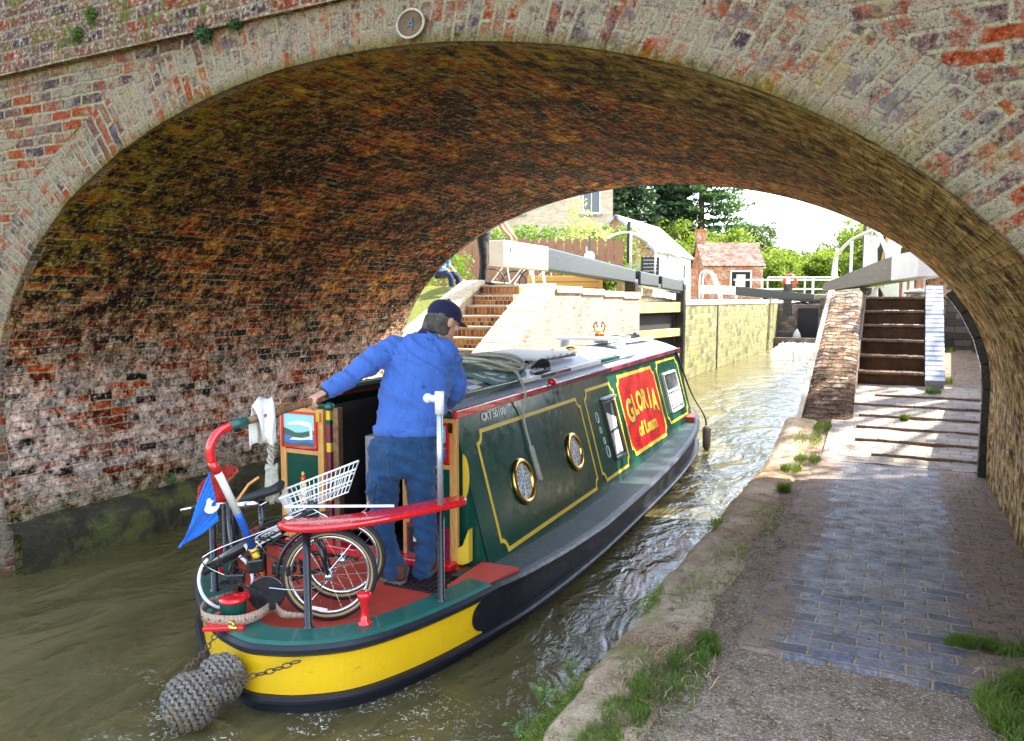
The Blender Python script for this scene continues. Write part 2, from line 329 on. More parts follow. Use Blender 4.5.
# boat
M['green'] = paint('dark_green_gloss', (.006, .062, .042), .16, .05, (.03, .06, .05), coat=.0, ws=.2, scale=2)
M['greendeck'] = paint('green_deck_paint', (.015, .11, .085), .4, .3, (.12, .14, .12), coat=.2)
M['reddeck'] = paint('red_deck_paint', (.52, .06, .035), .5, .45, (.25, .09, .06), scale=9)
M['red'] = paint('signal_red_gloss', (.66, .010, .016), .2, .06, (.3, .03, .03), coat=.7)
M['darkred'] = paint('maroon_gloss', (.20, .014, .045), .3, .15, coat=.4)
M['yellow'] = paint('yellow_gloss', (.88, .52, .008), .25, .5, (.25, .12, .03), coat=.3, ws=.08)
M['lineyellow'] = paint('coachline_yellow', (.75, .50, .04), .35, .1)
M['blackhull'] = paint('black_hull_bitumen', (.009, .011, .018), .42, .6, (.12, .10, .07), coat=0, scale=5)
M['black'] = paint('black_gloss', (.012, .012, .013), .25, .15, (.1, .1, .1), coat=.4)
M['gunwale'] = paint('worn_slate_gunwale', (.018, .045, .045), .55, .5, (.12, .15, .15), coat=0)
M['roof'] = paint('pale_grey_roof_paint', (.36, .42, .50), .4, .6, (.16, .15, .14))
M['white'] = paint('white_paint', (.78, .77, .72), .45, .3, (.4, .36, .28))
M['rawwhite'] = paint('clean_white', (.82, .82, .80), .35, .03)
M['brass'] = paint('polished_brass', (.80, .52, .14), .18, .15, (.2, .12, .03), metal=1)
M['chrome'] = paint('chrome', (.75, .75, .76), .15, .1, metal=1)
M['steel'] = paint('silver_tube', (.50, .54, .60), .3, .1, metal=.6)
M['pine'] = mat_wood('varnished_pine', (.50, .22, .055), (.72, .38, .12), .35, (6, 6, .6))
M['brownwood'] = mat_wood('dark_tiller_wood', (.09, .045, .025), (.27, .15, .08), .22, (1, 6, 1))
M['rope'] = mat_stone('pale_rope', (.50, .47, .38), (.62, .60, .50), (.28, .25, .18), scale=20)
def mat_fender():
    b = NB('knotted_rope_fender'); P = b.coord(); n = b.noise(P, 70, 6, .8); n2 = b.noise(P, 7, 4, .6)
    c = b.mix(b.thresh(n, .38, .62), (.05, .042, .035), (.34, .295, .245))
    c = b.mix(b.math('MULTIPLY', b.thresh(n2, .50, .60), .5), c, (.24, .17, .07)); b.bump(n, 1, .006)
    return b.done(c, .9)
M['fender'] = mat_fender()
M['leather'] = mat_stone('tan_leather', (.45, .32, .22), (.56, .42, .31), (.3, .2, .13), scale=12, k=.3)
M['rubber'] = paint('black_rubber', (.016, .016, .018), .6, .1)
M['tan'] = paint('tan_tyre_wall', (.40, .26, .12), .7, .1)
M['glass'] = NB('porthole_glass').done((.10, .12, .13), .08, spec=.8)
def mat_lace():
    b = NB('white_lace'); P = b.coord(); v = b.vor(P, 42, 'DISTANCE_TO_EDGE'); n = b.noise(P, 25, 4, .7)
    c = b.mix(b.thresh(b.math('ADD', v, b.math('MULTIPLY', n, .3)), .22, .32), (.66, .69, .72), (.16, .18, .20)); return b.done(c, .7)
M['lace'] = mat_lace()
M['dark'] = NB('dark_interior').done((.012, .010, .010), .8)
M['picsky'] = NB('painted_sky').done((.30, .62, .72), .4); M['picwater'] = NB('painted_water').done((.05, .16, .45), .4)
M['pichill'] = NB('painted_hill').done((.05, .11, .06), .4); M['piccloud'] = NB('painted_cloud').done((.8, .8, .75), .4)
M['blue'] = paint('royal_blue_paint', (.02, .11, .5), .35, .05)
# people
M['skin'] = NB('skin').done((.55, .29, .20), .55, Subsurface_Weight=.1)
M['hair'] = mat_stone('grey_brown_hair', (.10, .08, .065), (.20, .18, .155), (.05, .04, .03), scale=30)
M['sweater'] = mat_cloth('blue_sweatshirt', (.055, .140, .46), 90, 4, .12, .030)
M['jeans'] = mat_cloth('denim', (.018, .062, .150), 140, 5, .8, .045)
M['navy'] = mat_cloth('navy_cap', (.012, .016, .055), 90, 9, .2, .004)
M['shoe'] = mat_stone('brown_shoe_leather', (.13, .05, .03), (.20, .09, .05), (.06, .03, .02), scale=20)
M['sole'] = NB('shoe_sole').done((.16, .13, .10), .8)
M['flag'] = mat_cloth('blue_pennant', (.02, .17, .72), 120, 10, .1, .006)
M['whitecloth'] = mat_cloth('white_rag', (.78, .77, .72), 120, 14, .08, .012)
M['greyshirt'] = mat_cloth('grey_tshirt', (.24, .24, .29), 60, 6); M['blackcloth'] = mat_cloth('black_trousers', (.015, .015, .018), 60, 6)
# lock and far things
M['beamblack'] = mat_wood('black_beam_timber', (.005, .007, .010), (.035, .046, .062), .3, (3, .5, 5))
M['beamwhite'] = paint('white_beam_paint', (.70, .68, .62), .5, .5, (.45, .38, .28))
M['greywood'] = mat_wood('silvered_beam_timber', (.09, .07, .05), (.20, .17, .13), .6, (2, .3, 3))
M['gatewood'] = mat_stone('wet_gate_timber', (.25, .19, .08), (.42, .34, .18), (.1, .07, .03), moss=.4)
M['cottagebrick'] = mat_brick('orange_cottage_brick', [(0, (.55, .13, .04)), (.5, (.46, .10, .03)), (.8, (.62, .19, .06))], lime=.05, coord='UV')
M['housebrick'] = mat_brick('pale_house_brick', [(0, (.62, .48, .34)), (.5, (.55, .40, .28)), (.8, (.68, .56, .42))], coord='UV', vary=.2, mcol=(.62, .56, .46))
def mat_tiles(name, a, bb):
    b = NB(name); uv = b.coord('UV'); P = b.coord()
    c, h, r = brick_nodes(b, uv, w=.17, h=.11, mort=.01, pal=[(0, a), (.4, bb), (.7, tuple(.6*x for x in a))], mcol=tuple(.3*x for x in a), vary=.3)
    c = b.mix(b.math('MULTIPLY', b.thresh(b.noise(P, 2, 6, .7), .5, .65), .5), c, (.35, .33, .25)); b.bump(h, .8, .02)
    return b.done(c, .85)
M['redtile'] = mat_tiles('mauve_clay_tiles', (.17, .085, .065), (.23, .125, .095))
M['slate'] = mat_tiles('pale_slate', (.42, .43, .46), (.50, .51, .54))
M['fencewood'] = mat_wood('brown_fence', (.22, .09, .05), (.36, .17, .10), .7, (5, 5, .5))
M['orangewood'] = mat_wood('orange_planter', (.55, .26, .05), (.70, .38, .10), .6, (1, 1, 4))
M['conifer'] = mat_leaf('conifer_needles', (.010, .034, .014), (.045, .095, .03), .2)
M['pineleaf'] = mat_leaf('pine_needles', (.03, .08, .03), (.08, .15, .05), .35)
M['oakleaf'] = mat_leaf('bright_broad_leaf', (.10, .17, .025), (.20, .27, .05), .5)
M['midleaf'] = mat_leaf('mid_green_leaf', (.05, .10, .02), (.11, .17, .04), .4)
M['farleaf'] = mat_leaf('far_wood_leaf', (.05, .09, .04), (.09, .13, .05), .3)
M['hedgeleaf'] = mat_leaf('hedge_leaf', (.09, .17, .02), (.16, .26, .04), .4)
M['paleleaf'] = mat_leaf('pale_blossom_leaf', (.25, .33, .12), (.5, .52, .3), .4)
M['bark'] = mat_stone('bark', (.07, .05, .035), (.13, .095, .07), scale=9)
M['iron'] = mat_stone('rusty_cast_iron', (.10, .07, .05), (.20, .13, .08), (.06, .04, .03), scale=16)
M['foam'] = NB('white_foam').done((.60, .61, .60), .6)
M['winglass'] = NB('window_glass').done((.05, .06, .07), .06, spec=.8)
M['grey'] = NB('mid_grey').done((.3, .32, .34), .6)

# ---------------------------------------------------------------- mesh helpers
class MB:
    def __init__(s, T=None): s.v = []; s.f = []; s.uv = []; s.mi = []; s.T = T
    def _add(s, vs, fs, uvs=None, mi=0):
        o = len(s.v)
        for v in vs:
            v = Vector(v); s.v.append(s.T @ v if s.T else v)
        for i, f in enumerate(fs):
            s.f.append([o+k for k in f]); s.mi.append(mi); s.uv.append(uvs[i] if uvs else None)
        return s
    def quad(s, a, b, c, d, uv=None, mi=0): return s._add([a, b, c, d], [(0, 1, 2, 3)], [uv] if uv else None, mi)
    def box(s, c, d, rz=0, R=None, mi=0, taper=1):
        c = Vector(c); hx, hy, hz = d[0]/2, d[1]/2, d[2]/2
        Rm = R if R is not None else Matrix.Rotation(rz, 3, 'Z')
        vs = []
        for z, t in ((-hz, 1), (hz, taper)):
            for x, y in ((-hx, -hy), (hx, -hy), (hx, hy), (-hx, hy)): vs.append(c + Rm @ Vector((x*t, y*t, z)))
        fs = [(0, 3, 2, 1), (4, 5, 6, 7), (0, 1, 5, 4), (1, 2, 6, 5), (2, 3, 7, 6), (3, 0, 4, 7)]
        uvs = []
        dims = [(d[0], d[1]), (d[0], d[1]), (d[0], d[2]), (d[1], d[2]), (d[0], d[2]), (d[1], d[2])]
        oz = c.z-hz
        for i, (a, b) in enumerate(dims):
            z0 = oz if i > 1 else 0
            uvs.append([(0, z0), (a, z0), (a, z0+b), (0, z0+b)])
        return s._add(vs, fs, uvs, mi)
    def bar(s, a, b, w, h, mi=0):
        a = Vector(a); b = Vector(b); d = b-a; L = d.length; y = d.normalized()
        up = Vector((0, 0, 1)) if abs(y.z) < .95 else Vector((1, 0, 0))
        x = y.cross(up).normalized(); z = x.cross(y)
        return s.box((a+b)/2, (w, L, h), R=Matrix((x, y, z)).transposed(), mi=mi)
    def tube(s, pts, r, n=8, mi=0, cap=True, closed=False):
        pts = [Vector(p) for p in pts]; N = len(pts)
        if not isinstance(r, (list, tuple)): r = [r]*N
        nrm = None; rings = []
        for i in range(N):
            if closed: t = pts[(i+1) % N]-pts[i-1]
            else: t = pts[min(i+1, N-1)]-pts[max(i-1, 0)]
            t.normalize()
            if nrm is None: nrm = t.orthogonal().normalized()
            nrm = (nrm - t*nrm.dot(t)); nrm = nrm.normalized() if nrm.length > 1e-6 else t.orthogonal().normalized()
            bn = t.cross(nrm)
            rings.append([pts[i]+(nrm*cos(2*pi*k/n)+bn*sin(2*pi*k/n))*r[i] for k in range(n)])
        vs = [v for rg in rings for v in rg]; fs = []
        M_ = N if closed else N-1
        for i in range(M_):
            j = (i+1) % N
            for k in range(n): fs.append((i*n+k, i*n+(k+1) % n, j*n+(k+1) % n, j*n+k))
        if cap and not closed:
            fs.append(tuple(range(n-1, -1, -1))); fs.append(tuple((N-1)*n+k for k in range(n)))
        return s._add(vs, fs, None, mi)
    def loft(s, secs, n=20, mi=0, cap=True):
        """secs: list of (center, ax, ay) half axes vectors"""
        vs = []; fs = []
        for c, a, b in secs:
            c = Vector(c); a = Vector(a); b = Vector(b)
            for k in range(n): vs.append(c + a*cos(2*pi*k/n) + b*sin(2*pi*k/n))
        for i in range(len(secs)-1):
            for k in range(n): fs.append((i*n+k, i*n+(k+1) % n, (i+1)*n+(k+1) % n, (i+1)*n+k))
        if cap: fs.append(tuple(range(n-1, -1, -1))); fs.append(tuple((len(secs)-1)*n+k for k in range(n)))
        return s._add(vs, fs, None, mi)
    def lathe(s, prof, c, axis=(0, 0, 1), n=24, mi=0, cap=True):
        c = Vector(c); z = Vector(axis).normalized(); x = z.orthogonal().normalized(); y = z.cross(x)
        return s.loft([(c+z*h, x*max(r, 1e-4), y*max(r, 1e-4)) for r, h in prof], n, mi, cap)
    def ball(s, c, r, n=14, mi=0):
        if not isinstance(r, (tuple, list)): r = (r, r, r)
        m = n//2
        return s.loft([((c[0], c[1], c[2]-r[2]*cos(pi*i/m)), (max(1e-4, r[0]*sin(pi*i/m)), 0, 0), (0, max(1e-4, r[1]*sin(pi*i/m)), 0)) for i in range(m+1)], n, mi)
    def prism(s, poly, z0, z1, mi=0, axis='z'):
        n = len(poly)
        f = (lambda x, y, z: (x, y, z)) if axis == 'z' else ((lambda x, y, z: (x, z, y)) if axis == 'y' else (lambda x, y, z: (z, x, y)))
        vs = [f(x, y, z0) for x, y in poly]+[f(x, y, z1) for x, y in poly]
        L = [0]
        for i in range(n): a = poly[i]; b = poly[(i+1) % n]; L.append(L[-1]+hypot(b[0]-a[0], b[1]-a[1]))
        fs = [tuple(range(n-1, -1, -1)), tuple(range(n, 2*n))]; uvs = [[poly[k] for k in range(n-1, -1, -1)], [p for p in poly]]
        for i in range(n):
            j = (i+1) % n; fs.append((i, j, n+j, n+i)); uvs.append([(L[i], z0), (L[i+1], z0), (L[i+1], z1), (L[i], z1)])
        return s._add(vs, fs, uvs, mi)
    def ribbon(s, pts, w, nrm, th=.004, closed=True, mi=0):
        """flat band of width w along pts lying on a surface with normal nrm"""
        pts = [Vector(p) for p in pts]; N = len(pts); nrm = Vector(nrm).normalized(); L = []; R_ = []
        for i in range(N):
            a = pts[i-1] if (closed or i) else pts[i]; c = pts[(i+1) % N] if (closed or i < N-1) else pts[i]
            d1 = (pts[i]-a); d2 = (c-pts[i])
            n1 = nrm.cross(d1).normalized() if d1.length > 1e-6 else None
            n2 = nrm.cross(d2).normalized() if d2.length > 1e-6 else n1
            if n1 is None: n1 = n2
            m = (n1+n2); m = m.normalized() if m.length > 1e-4 else n1
            k = w/2/max(.5, m.dot(n1)); L.append(pts[i]+m*k+nrm*th); R_.append(pts[i]-m*k+nrm*th)
        vs = L+R_; vs += [v-nrm*th for v in vs]; fs = []
        for i in range(N if closed else N-1):
            j = (i+1) % N
            fs += [(i, N+i, N+j, j), (2*N+i, i, j, 2*N+j), (N+i, 3*N+i, 3*N+j, N+j)]
        return s._add(vs, fs, None, mi)
    def build(s, name, mats, parent=None, smooth=False, bevel=0, seg=2):
        me = bpy.data.meshes.new(name); me.from_pydata([tuple(v) for v in s.v], [], s.f)
        if not isinstance(mats, (list, tuple)): mats = [mats]
        for m in mats: me.materials.append(m)
        me.polygons.foreach_set('material_index', s.mi)
        if any(u is not None for u in s.uv):
            uvl = me.uv_layers.new(name='UVMap')
            for p, u in zip(me.polygons, s.uv):
                if u is None: continue
                for li, c in zip(p.loop_indices, u): uvl.data[li].uv = c
        if smooth: me.polygons.foreach_set('use_smooth', [True]*len(me.polygons))
        me.update()
        o = bpy.data.objects.new(name, me); col.objects.link(o)
        if parent: o.parent = parent
        if bevel:
            md = o.modifiers.new('bevel', 'BEVEL'); md.width = bevel; md.segments = seg; md.limit_method = 'ANGLE'; md.angle_limit = radians(40)
        return o

def tag(o, label=None, cat=None, group=None, kind=None):
    if label: o['label'] = label
    if cat: o['category'] = cat
    if group: o['group'] = group
    if kind: o['kind'] = kind
    return o
def empty(name, loc=(0, 0, 0), rz=0, label=None, cat=None, group=None, scale=1):
    o = bpy.data.objects.new(name, None); o.scale = (scale,)*3; col.objects.link(o); o.location = loc; o.rotation_euler = (0, 0, rz); o.empty_display_size = .2
    return tag(o, label, cat, group)
def struct(name, mb, m, **k): return tag(mb.build(name, m, **k), kind='structure')
def copy_tree(o, parent=None):
    c = o.copy(); col.objects.link(c); c.parent = parent
    for ch in o.children: copy_tree(ch, c)
    return c
def catmull(pts, sub=6, closed=False):
    P = [Vector(p) for p in pts]; N = len(P); out = []
    for i in range(N if closed else N-1):
        if closed: p0, p1, p2, p3 = P[i-1], P[i], P[(i+1) % N], P[(i+2) % N]
        else: p0, p1, p2, p3 = P[max(i-1, 0)], P[i], P[i+1], P[min(i+2, N-1)]
        for k in range(sub):
            t = k/sub
            out.append(.5*((2*p1)+(-p0+p2)*t+(2*p0-5*p1+4*p2-p3)*t*t+(-p0+3*p1-3*p2+p3)*t**3))
    if not closed: out.append(P[-1])
    return out
def remeshed(name, mb, m, parent, voxel=.008, smooth=3, disp=0, dscale=8):
    me = bpy.data.meshes.new('tmp'); me.from_pydata([tuple(v) for v in mb.v], [], mb.f)
    o = bpy.data.objects.new('tmp', me); col.objects.link(o)
    r = o.modifiers.new('r', 'REMESH'); r.mode = 'VOXEL'; r.voxel_size = voxel
    sm = o.modifiers.new('s', 'SMOOTH'); sm.iterations = smooth; sm.factor = .6
    dg = bpy.context.evaluated_depsgraph_get(); dg.update()
    m2 = bpy.data.meshes.new_from_object(o.evaluated_get(dg)); bpy.data.objects.remove(o)
    m2.name = name; m2.materials.clear(); m2.materials.append(m)
    if disp:
        for v in m2.vertices:
            p = Vector(v.co)
            f = mnoise.noise(Vector((p.x*dscale, p.y*dscale, p.z*dscale*1.6)))+.5*mnoise.noise(p*dscale*2.3)
            q_ = Vector((p.x*dscale*.8+3+p.z*2.2, p.y*dscale*.8, p.z*dscale*1.5+p.x*dscale*.8)); rdg = (1-abs(mnoise.noise(q_)))**5-.35; rd2 = (1-abs(mnoise.noise(q_*2.1+Vector((5, 1, 2)))))**6-.3
            v.co = v.co+v.normal*(f*.35+rdg*.75+rd2*.35)*disp
    m2.polygons.foreach_set('use_smooth', [True]*len(m2.polygons)); m2.update()
    oo = bpy.data.objects.new(name, m2); col.objects.link(oo); oo.parent = parent
    return oo
def text_mesh(s, size, mb, T, mi=0, sx=1, depth=.003, bold=0, align='CENTER'):
    cu = bpy.data.curves.new('t', 'FONT'); cu.body = s; cu.size = size; cu.extrude = depth; cu.align_x = align; cu.resolution_u = 3; cu.offset = bold
    o = bpy.data.objects.new('t', cu); col.objects.link(o); dg = bpy.context.evaluated_depsgraph_get(); dg.update()
    me = bpy.data.meshes.new_from_object(o.evaluated_get(dg)); bpy.data.objects.remove(o)
    mb._add([T @ Vector((v.co.x*sx, v.co.y, v.co.z)) for v in me.vertices], [tuple(p.vertices) for p in me.polygons], None, mi)
def jit(v, a): return Vector(v)+Vector((random.uniform(-a, a), random.uniform(-a, a), random.uniform(-a, a)))

# ================================================================= BRIDGE
XL, XR, Z0, RISE, YN, YF = -6.30, .833, 1.282, 2.248, 3.449, 8.84
XC, RA = (XL+XR)/2, (XR-XL)/2
def arch_profile(off=0, na=72, zl=-.8, zr=.2):
    pts = []
    for i in range(8): pts.append((XL-off, zl+(Z0-zl)*i/8))
    for i in range(na+1):
        a = pi-pi*i/na; pts.append((XC+(RA+off)*cos(a), Z0+(RISE+off)*sin(a)))
    for i in range(1, 9): pts.append((XR+off, Z0+(zr-Z0)*i/8))
    return pts
bridge = empty('brick_bridge', (0, 0, 0), 0, 'old red brick arch bridge carrying a road over the canal and towpath', 'bridge')
prof = arch_profile(); NYB = 60
mb = MB(); Ls = [0]
for i in range(1, len(prof)): Ls.append(Ls[-1]+hypot(prof[i][0]-prof[i-1][0], prof[i][1]-prof[i-1][1]))
# refine the profile for surface displacement
fine = []
for i in range(len(prof)-1):
    for k in range(3):
        t = k/3; fine.append((prof[i][0]*(1-t)+prof[i+1][0]*t, prof[i][1]*(1-t)+prof[i+1][1]*t, Ls[i]*(1-t)+Ls[i+1]*t))
fine.append((prof[-1][0], prof[-1][1], Ls[-1]))
vs = []; uvv = []
for i, (x, z, L) in enumerate(fine):
    nx, nz = (XC-x)/RA, (Z0-z)/RISE if z > Z0 else 0
    l = hypot(nx, nz); nx /= l; nz /= l
    for j in range(NYB+1):
        y = YN+(YF-YN)*j/NYB
        d = .022*mnoise.noise(Vector((L*1.1, y*1.1, 0)))+.012*mnoise.noise(Vector((L*4, y*4, 3)))
        d = abs(d)*.6+.003 if min(j, NYB-j) < 3 else d
        vs.append((x+nx*d, y, z+nz*d)); uvv.append((y, L))
fs = []; us = []
for i in range(len(fine)-1):
    for j in range(NYB):
        q = (i*(NYB+1)+j, (i+1)*(NYB+1)+j, (i+1)*(NYB+1)+j+1, i*(NYB+1)+j+1); fs.append(q); us.append([uvv[k] for k in q])
mb._add(vs, fs, us); mb.build('arch_barrel', M['barrel'], bridge, smooth=True)
RT = .36
def ring(y, yb, nm, flip):
    mb = MB(); pr = [p for p in arch_profile(-.006)]; po = arch_profile(RT); L = 0
    NR = 5
    for i in range(len(pr)-1):
        dl = hypot(pr[i+1][0]-pr[i][0], pr[i+1][1]-pr[i][1])*1.05
        for k in range(NR):
            t0, t1 = k/NR, (k+1)/NR
            def P(a, b, t, j):
                q = (a[0]*(1-t)+b[0]*t, a[1]*(1-t)+b[1]*t); w = .012*mnoise.noise(Vector((q[0]*5, q[1]*5, 7)))
                return (q[0], y+w, q[1])
            v = [P(pr[i], po[i], t0, 0), P(pr[i+1], po[i+1], t0, 0), P(pr[i+1], po[i+1], t1, 0), P(pr[i], po[i], t1, 0)]
            mb.quad(*v, uv=[(t0*RT, L), (t0*RT, L+dl), (t1*RT, L+dl), (t1*RT, L)])
        a, b = pr[i], pr[i+1]; mb.quad((a[0], y, a[1]), (a[0], yb, a[1]), (b[0], yb, b[1]), (b[0], y, b[1]), uv=[(0, L), (.1, L), (.1, L+dl), (0, L+dl)])
        a, b = po[i], po[i+1]; mb.quad((a[0], y, a[1]), (b[0], y, b[1]), (b[0], yb, b[1]), (a[0], yb, a[1]), uv=[(0, L), (0, L+dl), (.1, L+dl), (.1, L)])
        L += dl
    mb.build('arch_ring', M['ring'], bridge, smooth=False)
ring(YN-.018, YN+.05, 'n', 0); ring(YF+.018, YF-.05, 'f', 1)
def spandrel(y, s):
    mb = MB(); ZT = 3.80; XA, XB = -12, 6.5
    po = arch_profile(RT-.03); xs = [XA+(po[0][0]-XA)*i/10 for i in range(10)]
    cols = [((x, -.8)) for x in xs]+po+[(po[-1][0]+.001+(XB-po[-1][0])*i/8, .2) for i in range(9)]
    for i in range(len(cols)-1):
        (xa, za), (xb, zb) = cols[i], cols[i+1]
        if xb-xa < 1e-5: continue
        n = 8
        for k in range(n):
            a0 = za+(ZT-za)*k/n; a1 = za+(ZT-za)*(k+1)/n; b0 = zb+(ZT-zb)*k/n; b1 = zb+(ZT-zb)*(k+1)/n
            def W(x, z): return (x, y+.012*mnoise.noise(Vector((x*4, z*4, 1)))*s, z)
            mb.quad(W(xa, a0), W(xb, b0), W(xb, b1), W(xa, a1), uv=[(xa, a0), (xb, b0), (xb, b1), (xa, a1)])
    mb.build('spandrel_wall', M['face'], bridge)
spandrel(YN, 1); spandrel(YF, 1)
for y, yo in ((YN-.055, YN+.35), (YF-.35, YF+.055)):
    mb = MB(); XA, XB = -12, 6.5; n = 60
    ys = (y, yo)
    for i in range(n):
        xa = XA+(XB-XA)*i/n; xb = XA+(XB-XA)*(i+1)/n
        for yy in ys:
            for k in range(5):
                z0 = 3.80+1.05*k/5; z1 = 3.80+1.05*(k+1)/5
                def W(x, z): return (x, yy+.014*mnoise.noise(Vector((x*3, z*3, 5))), z)
                mb.quad(W(xa, z0), W(xb, z0), W(xb, z1), W(xa, z1), uv=[(xa, z0), (xb, z0), (xb, z1), (xa, z1)])
    mb.quad((XA, ys[0], 3.80), (XB, ys[0], 3.80), (XB, ys[1], 3.80), (XA, ys[1], 3.80), uv=[(XA, 0), (XB, 0), (XB, .4), (XA, .4)])
    mb.build('parapet', M['parapet'], bridge)
    mb = MB(); mb.box(((XA+XB)/2, (y+yo)/2, 4.92), (XB-XA, yo-y+.06, .13)); mb.build('parapet_coping', M['ring'], bridge, bevel=.02)
for xe in (-12, 6.5): mb = MB(); mb.quad((xe, YN, -.8), (xe, YF, -.8), (xe, YF, 3.9), (xe, YN, 3.9), uv=[(0, 0), (5, 0), (5, 4), (0, 4)]); mb.build('end_wall', M['face'], bridge)
mb = MB(); mb.box((-2.75, (YN+YF)/2, 3.9), (18.5, YF-YN-.74, .1)); mb.build('road_deck', M['gravel'], bridge)
# mossy footing ledge along the left wall
mb = MB(); n = 90
pr2 = [(XL+.20, -.6), (XL+.205, 0), (XL+.21, .22), (XL+.19, .32), (XL+.08, .37), (XL-.02, .39)]
for i in range(n):
    for k in range(len(pr2)-1):
        def W(ii, kk):
            y = YN+(YF-YN)*ii/n; x, z = pr2[kk]
            return (x+.035*mnoise.noise(Vector((y*5, z*6, 2))), y, z+.03*mnoise.noise(Vector((y*6, z*3, 9))))
        ya_, yb_, za_, zb_ = YN+(YF-YN)*i/n, YN+(YF-YN)*(i+1)/n, k*.14, (k+1)*.14
        mb.quad(W(i, k), W(i+1, k), W(i+1, k+1), W(i, k+1), uv=[(ya_, za_), (yb_, za_), (yb_, zb_), (ya_, zb_)])
mb.build('wall_footing', M['footing'], bridge, smooth=True)
# black strip added to stand for the shaded far right edge of the arch
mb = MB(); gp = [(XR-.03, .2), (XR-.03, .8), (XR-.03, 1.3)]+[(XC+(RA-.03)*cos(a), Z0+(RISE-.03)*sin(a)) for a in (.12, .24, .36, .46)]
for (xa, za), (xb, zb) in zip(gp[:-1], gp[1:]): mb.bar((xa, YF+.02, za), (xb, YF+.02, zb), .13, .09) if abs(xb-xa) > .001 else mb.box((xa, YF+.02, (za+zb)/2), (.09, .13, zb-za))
mb.build('arch_edge_shade', M['black'], bridge, bevel=.01)
# number plate
pl = empty('bridge_number_plate', (-2.32, YN-.03, 3.60), 0, 'oval rusty iron bridge plate numbered 4 above the arch crown', 'plaque')
mb = MB(); N = 36
def ell(rx, rz, y): return [(rx*cos(2*pi*k/N), y, rz*sin(2*pi*k/N)) for k in range(N)]
mb.loft([((0, 0, 0), (.085, 0, 0), (0, 0, .072)), ((0, -.02, 0), (.085, 0, 0), (0, 0, .072))], 36); mb.build('plate_disc', M['iron'], pl, bevel=.004)
mb = MB(); mb.tube(ell(.083, .070, -.024), .007, 6, closed=True); mb.build('plate_rim', M['nosing'], pl, smooth=True)
mb = MB(); text_mesh('4', .09, mb, Matrix(((1, 0, 0, 0), (0, 0, -1, -.021), (0, 1, 0, -.032), (0, 0, 0, 1))), depth=.004, bold=.001); mb.build('number', M['black'], pl)

# ================================================================= GROUND, WATER, PATH
mb = MB(); nx, ny = 10, 60
mb.quad((XL-.3, -30, 0), (-1.0, -30, 0), (-1.0, 38.4, 0), (XL-.3, 38.4, 0)); struct('canal_water', mb, M['water'])
mb = MB(); mb.quad((-9, 38.2, 1.95), (0, 38.2, 1.95), (0, 300, 1.95), (-9, 300, 1.95)); struct('upper_canal_water', mb, M['water'])
mb = MB(); mb.quad((-200, -200, -.9), (200, -200, -.9), (200, 40, -.9), (-200, 40, -.9)); struct('canal_bed', mb, M['gravel'])
def zt(y):  # towpath level
    return .4 if y < 9.0 else (.4+(y-9.0)*.17 if y < 12.2 else .944+(y-12.2)*.07)
mb = MB(); ys = [-40, -10, 0, 1]+[1.5+.12*i for i in range(63)]+[9.5, 10, 11, 12, 12.2, 13.5, 15, 16.6]
xs = [-.98+.06*i for i in range(32)]+[1.6]
def gz(x, y): return zt(y)+.012*mnoise.noise(Vector((x*2.5, y*2.5, 0)))+.006*mnoise.noise(Vector((x*9, y*9, 0)))-.008
for j in range(len(ys)-1):
    for i in range(len(xs)-1):
        a = [(xs[i], ys[j]), (xs[i+1], ys[j]), (xs[i+1], ys[j+1]), (xs[i], ys[j+1])]
        mb.quad(*[(x, y, gz(x, y)) for x, y in a])
struct('towpath', mb, M['gravel'], smooth=True)
# brick paving, its edges sinking irregularly under the dirt
mb = MB(); Y0 = 3.80; NX, NY = 40, 104
def pz(x, y):
    e = min(x+.80-.10*(y < 5.8)*0, .86-x, (y-3.82)*1.0)
    j = .05*mnoise.noise(Vector((x*5, y*5, 3)))+.03*mnoise.noise(Vector((x*14, y*14, 8)))
    step = .10 if (5.75 < y < 6.35) else 0
    e = min(x+.72-step+(.08 if y > 6.6 else 0), .9-x, y-3.84)+j*.8
    return zt(y)+.008+.006*mnoise.noise(Vector((x*2.5, y*2.5, 0)))-(.05 if e < 0 else .05*max(0, 1-e/.05))
for i in range(NX):
    for j in range(NY):
        x0, x1 = -.9+1.75*i/NX, -.9+1.75*(i+1)/NX; y0, y1 = Y0+5.3*j/NY, Y0+5.3*(j+1)/NY
        mb.quad((x0, y0, pz(x0, y0)), (x1, y0, pz(x1, y0)), (x1, y1, pz(x1, y1)), (x0, y1, pz(x0, y1)), uv=[(x0, y0-3.834), (x1, y0-3.834), (x1, y1-3.834), (x0, y1-3.834)])
struct('brick_paving', mb, M['paving'], smooth=True)
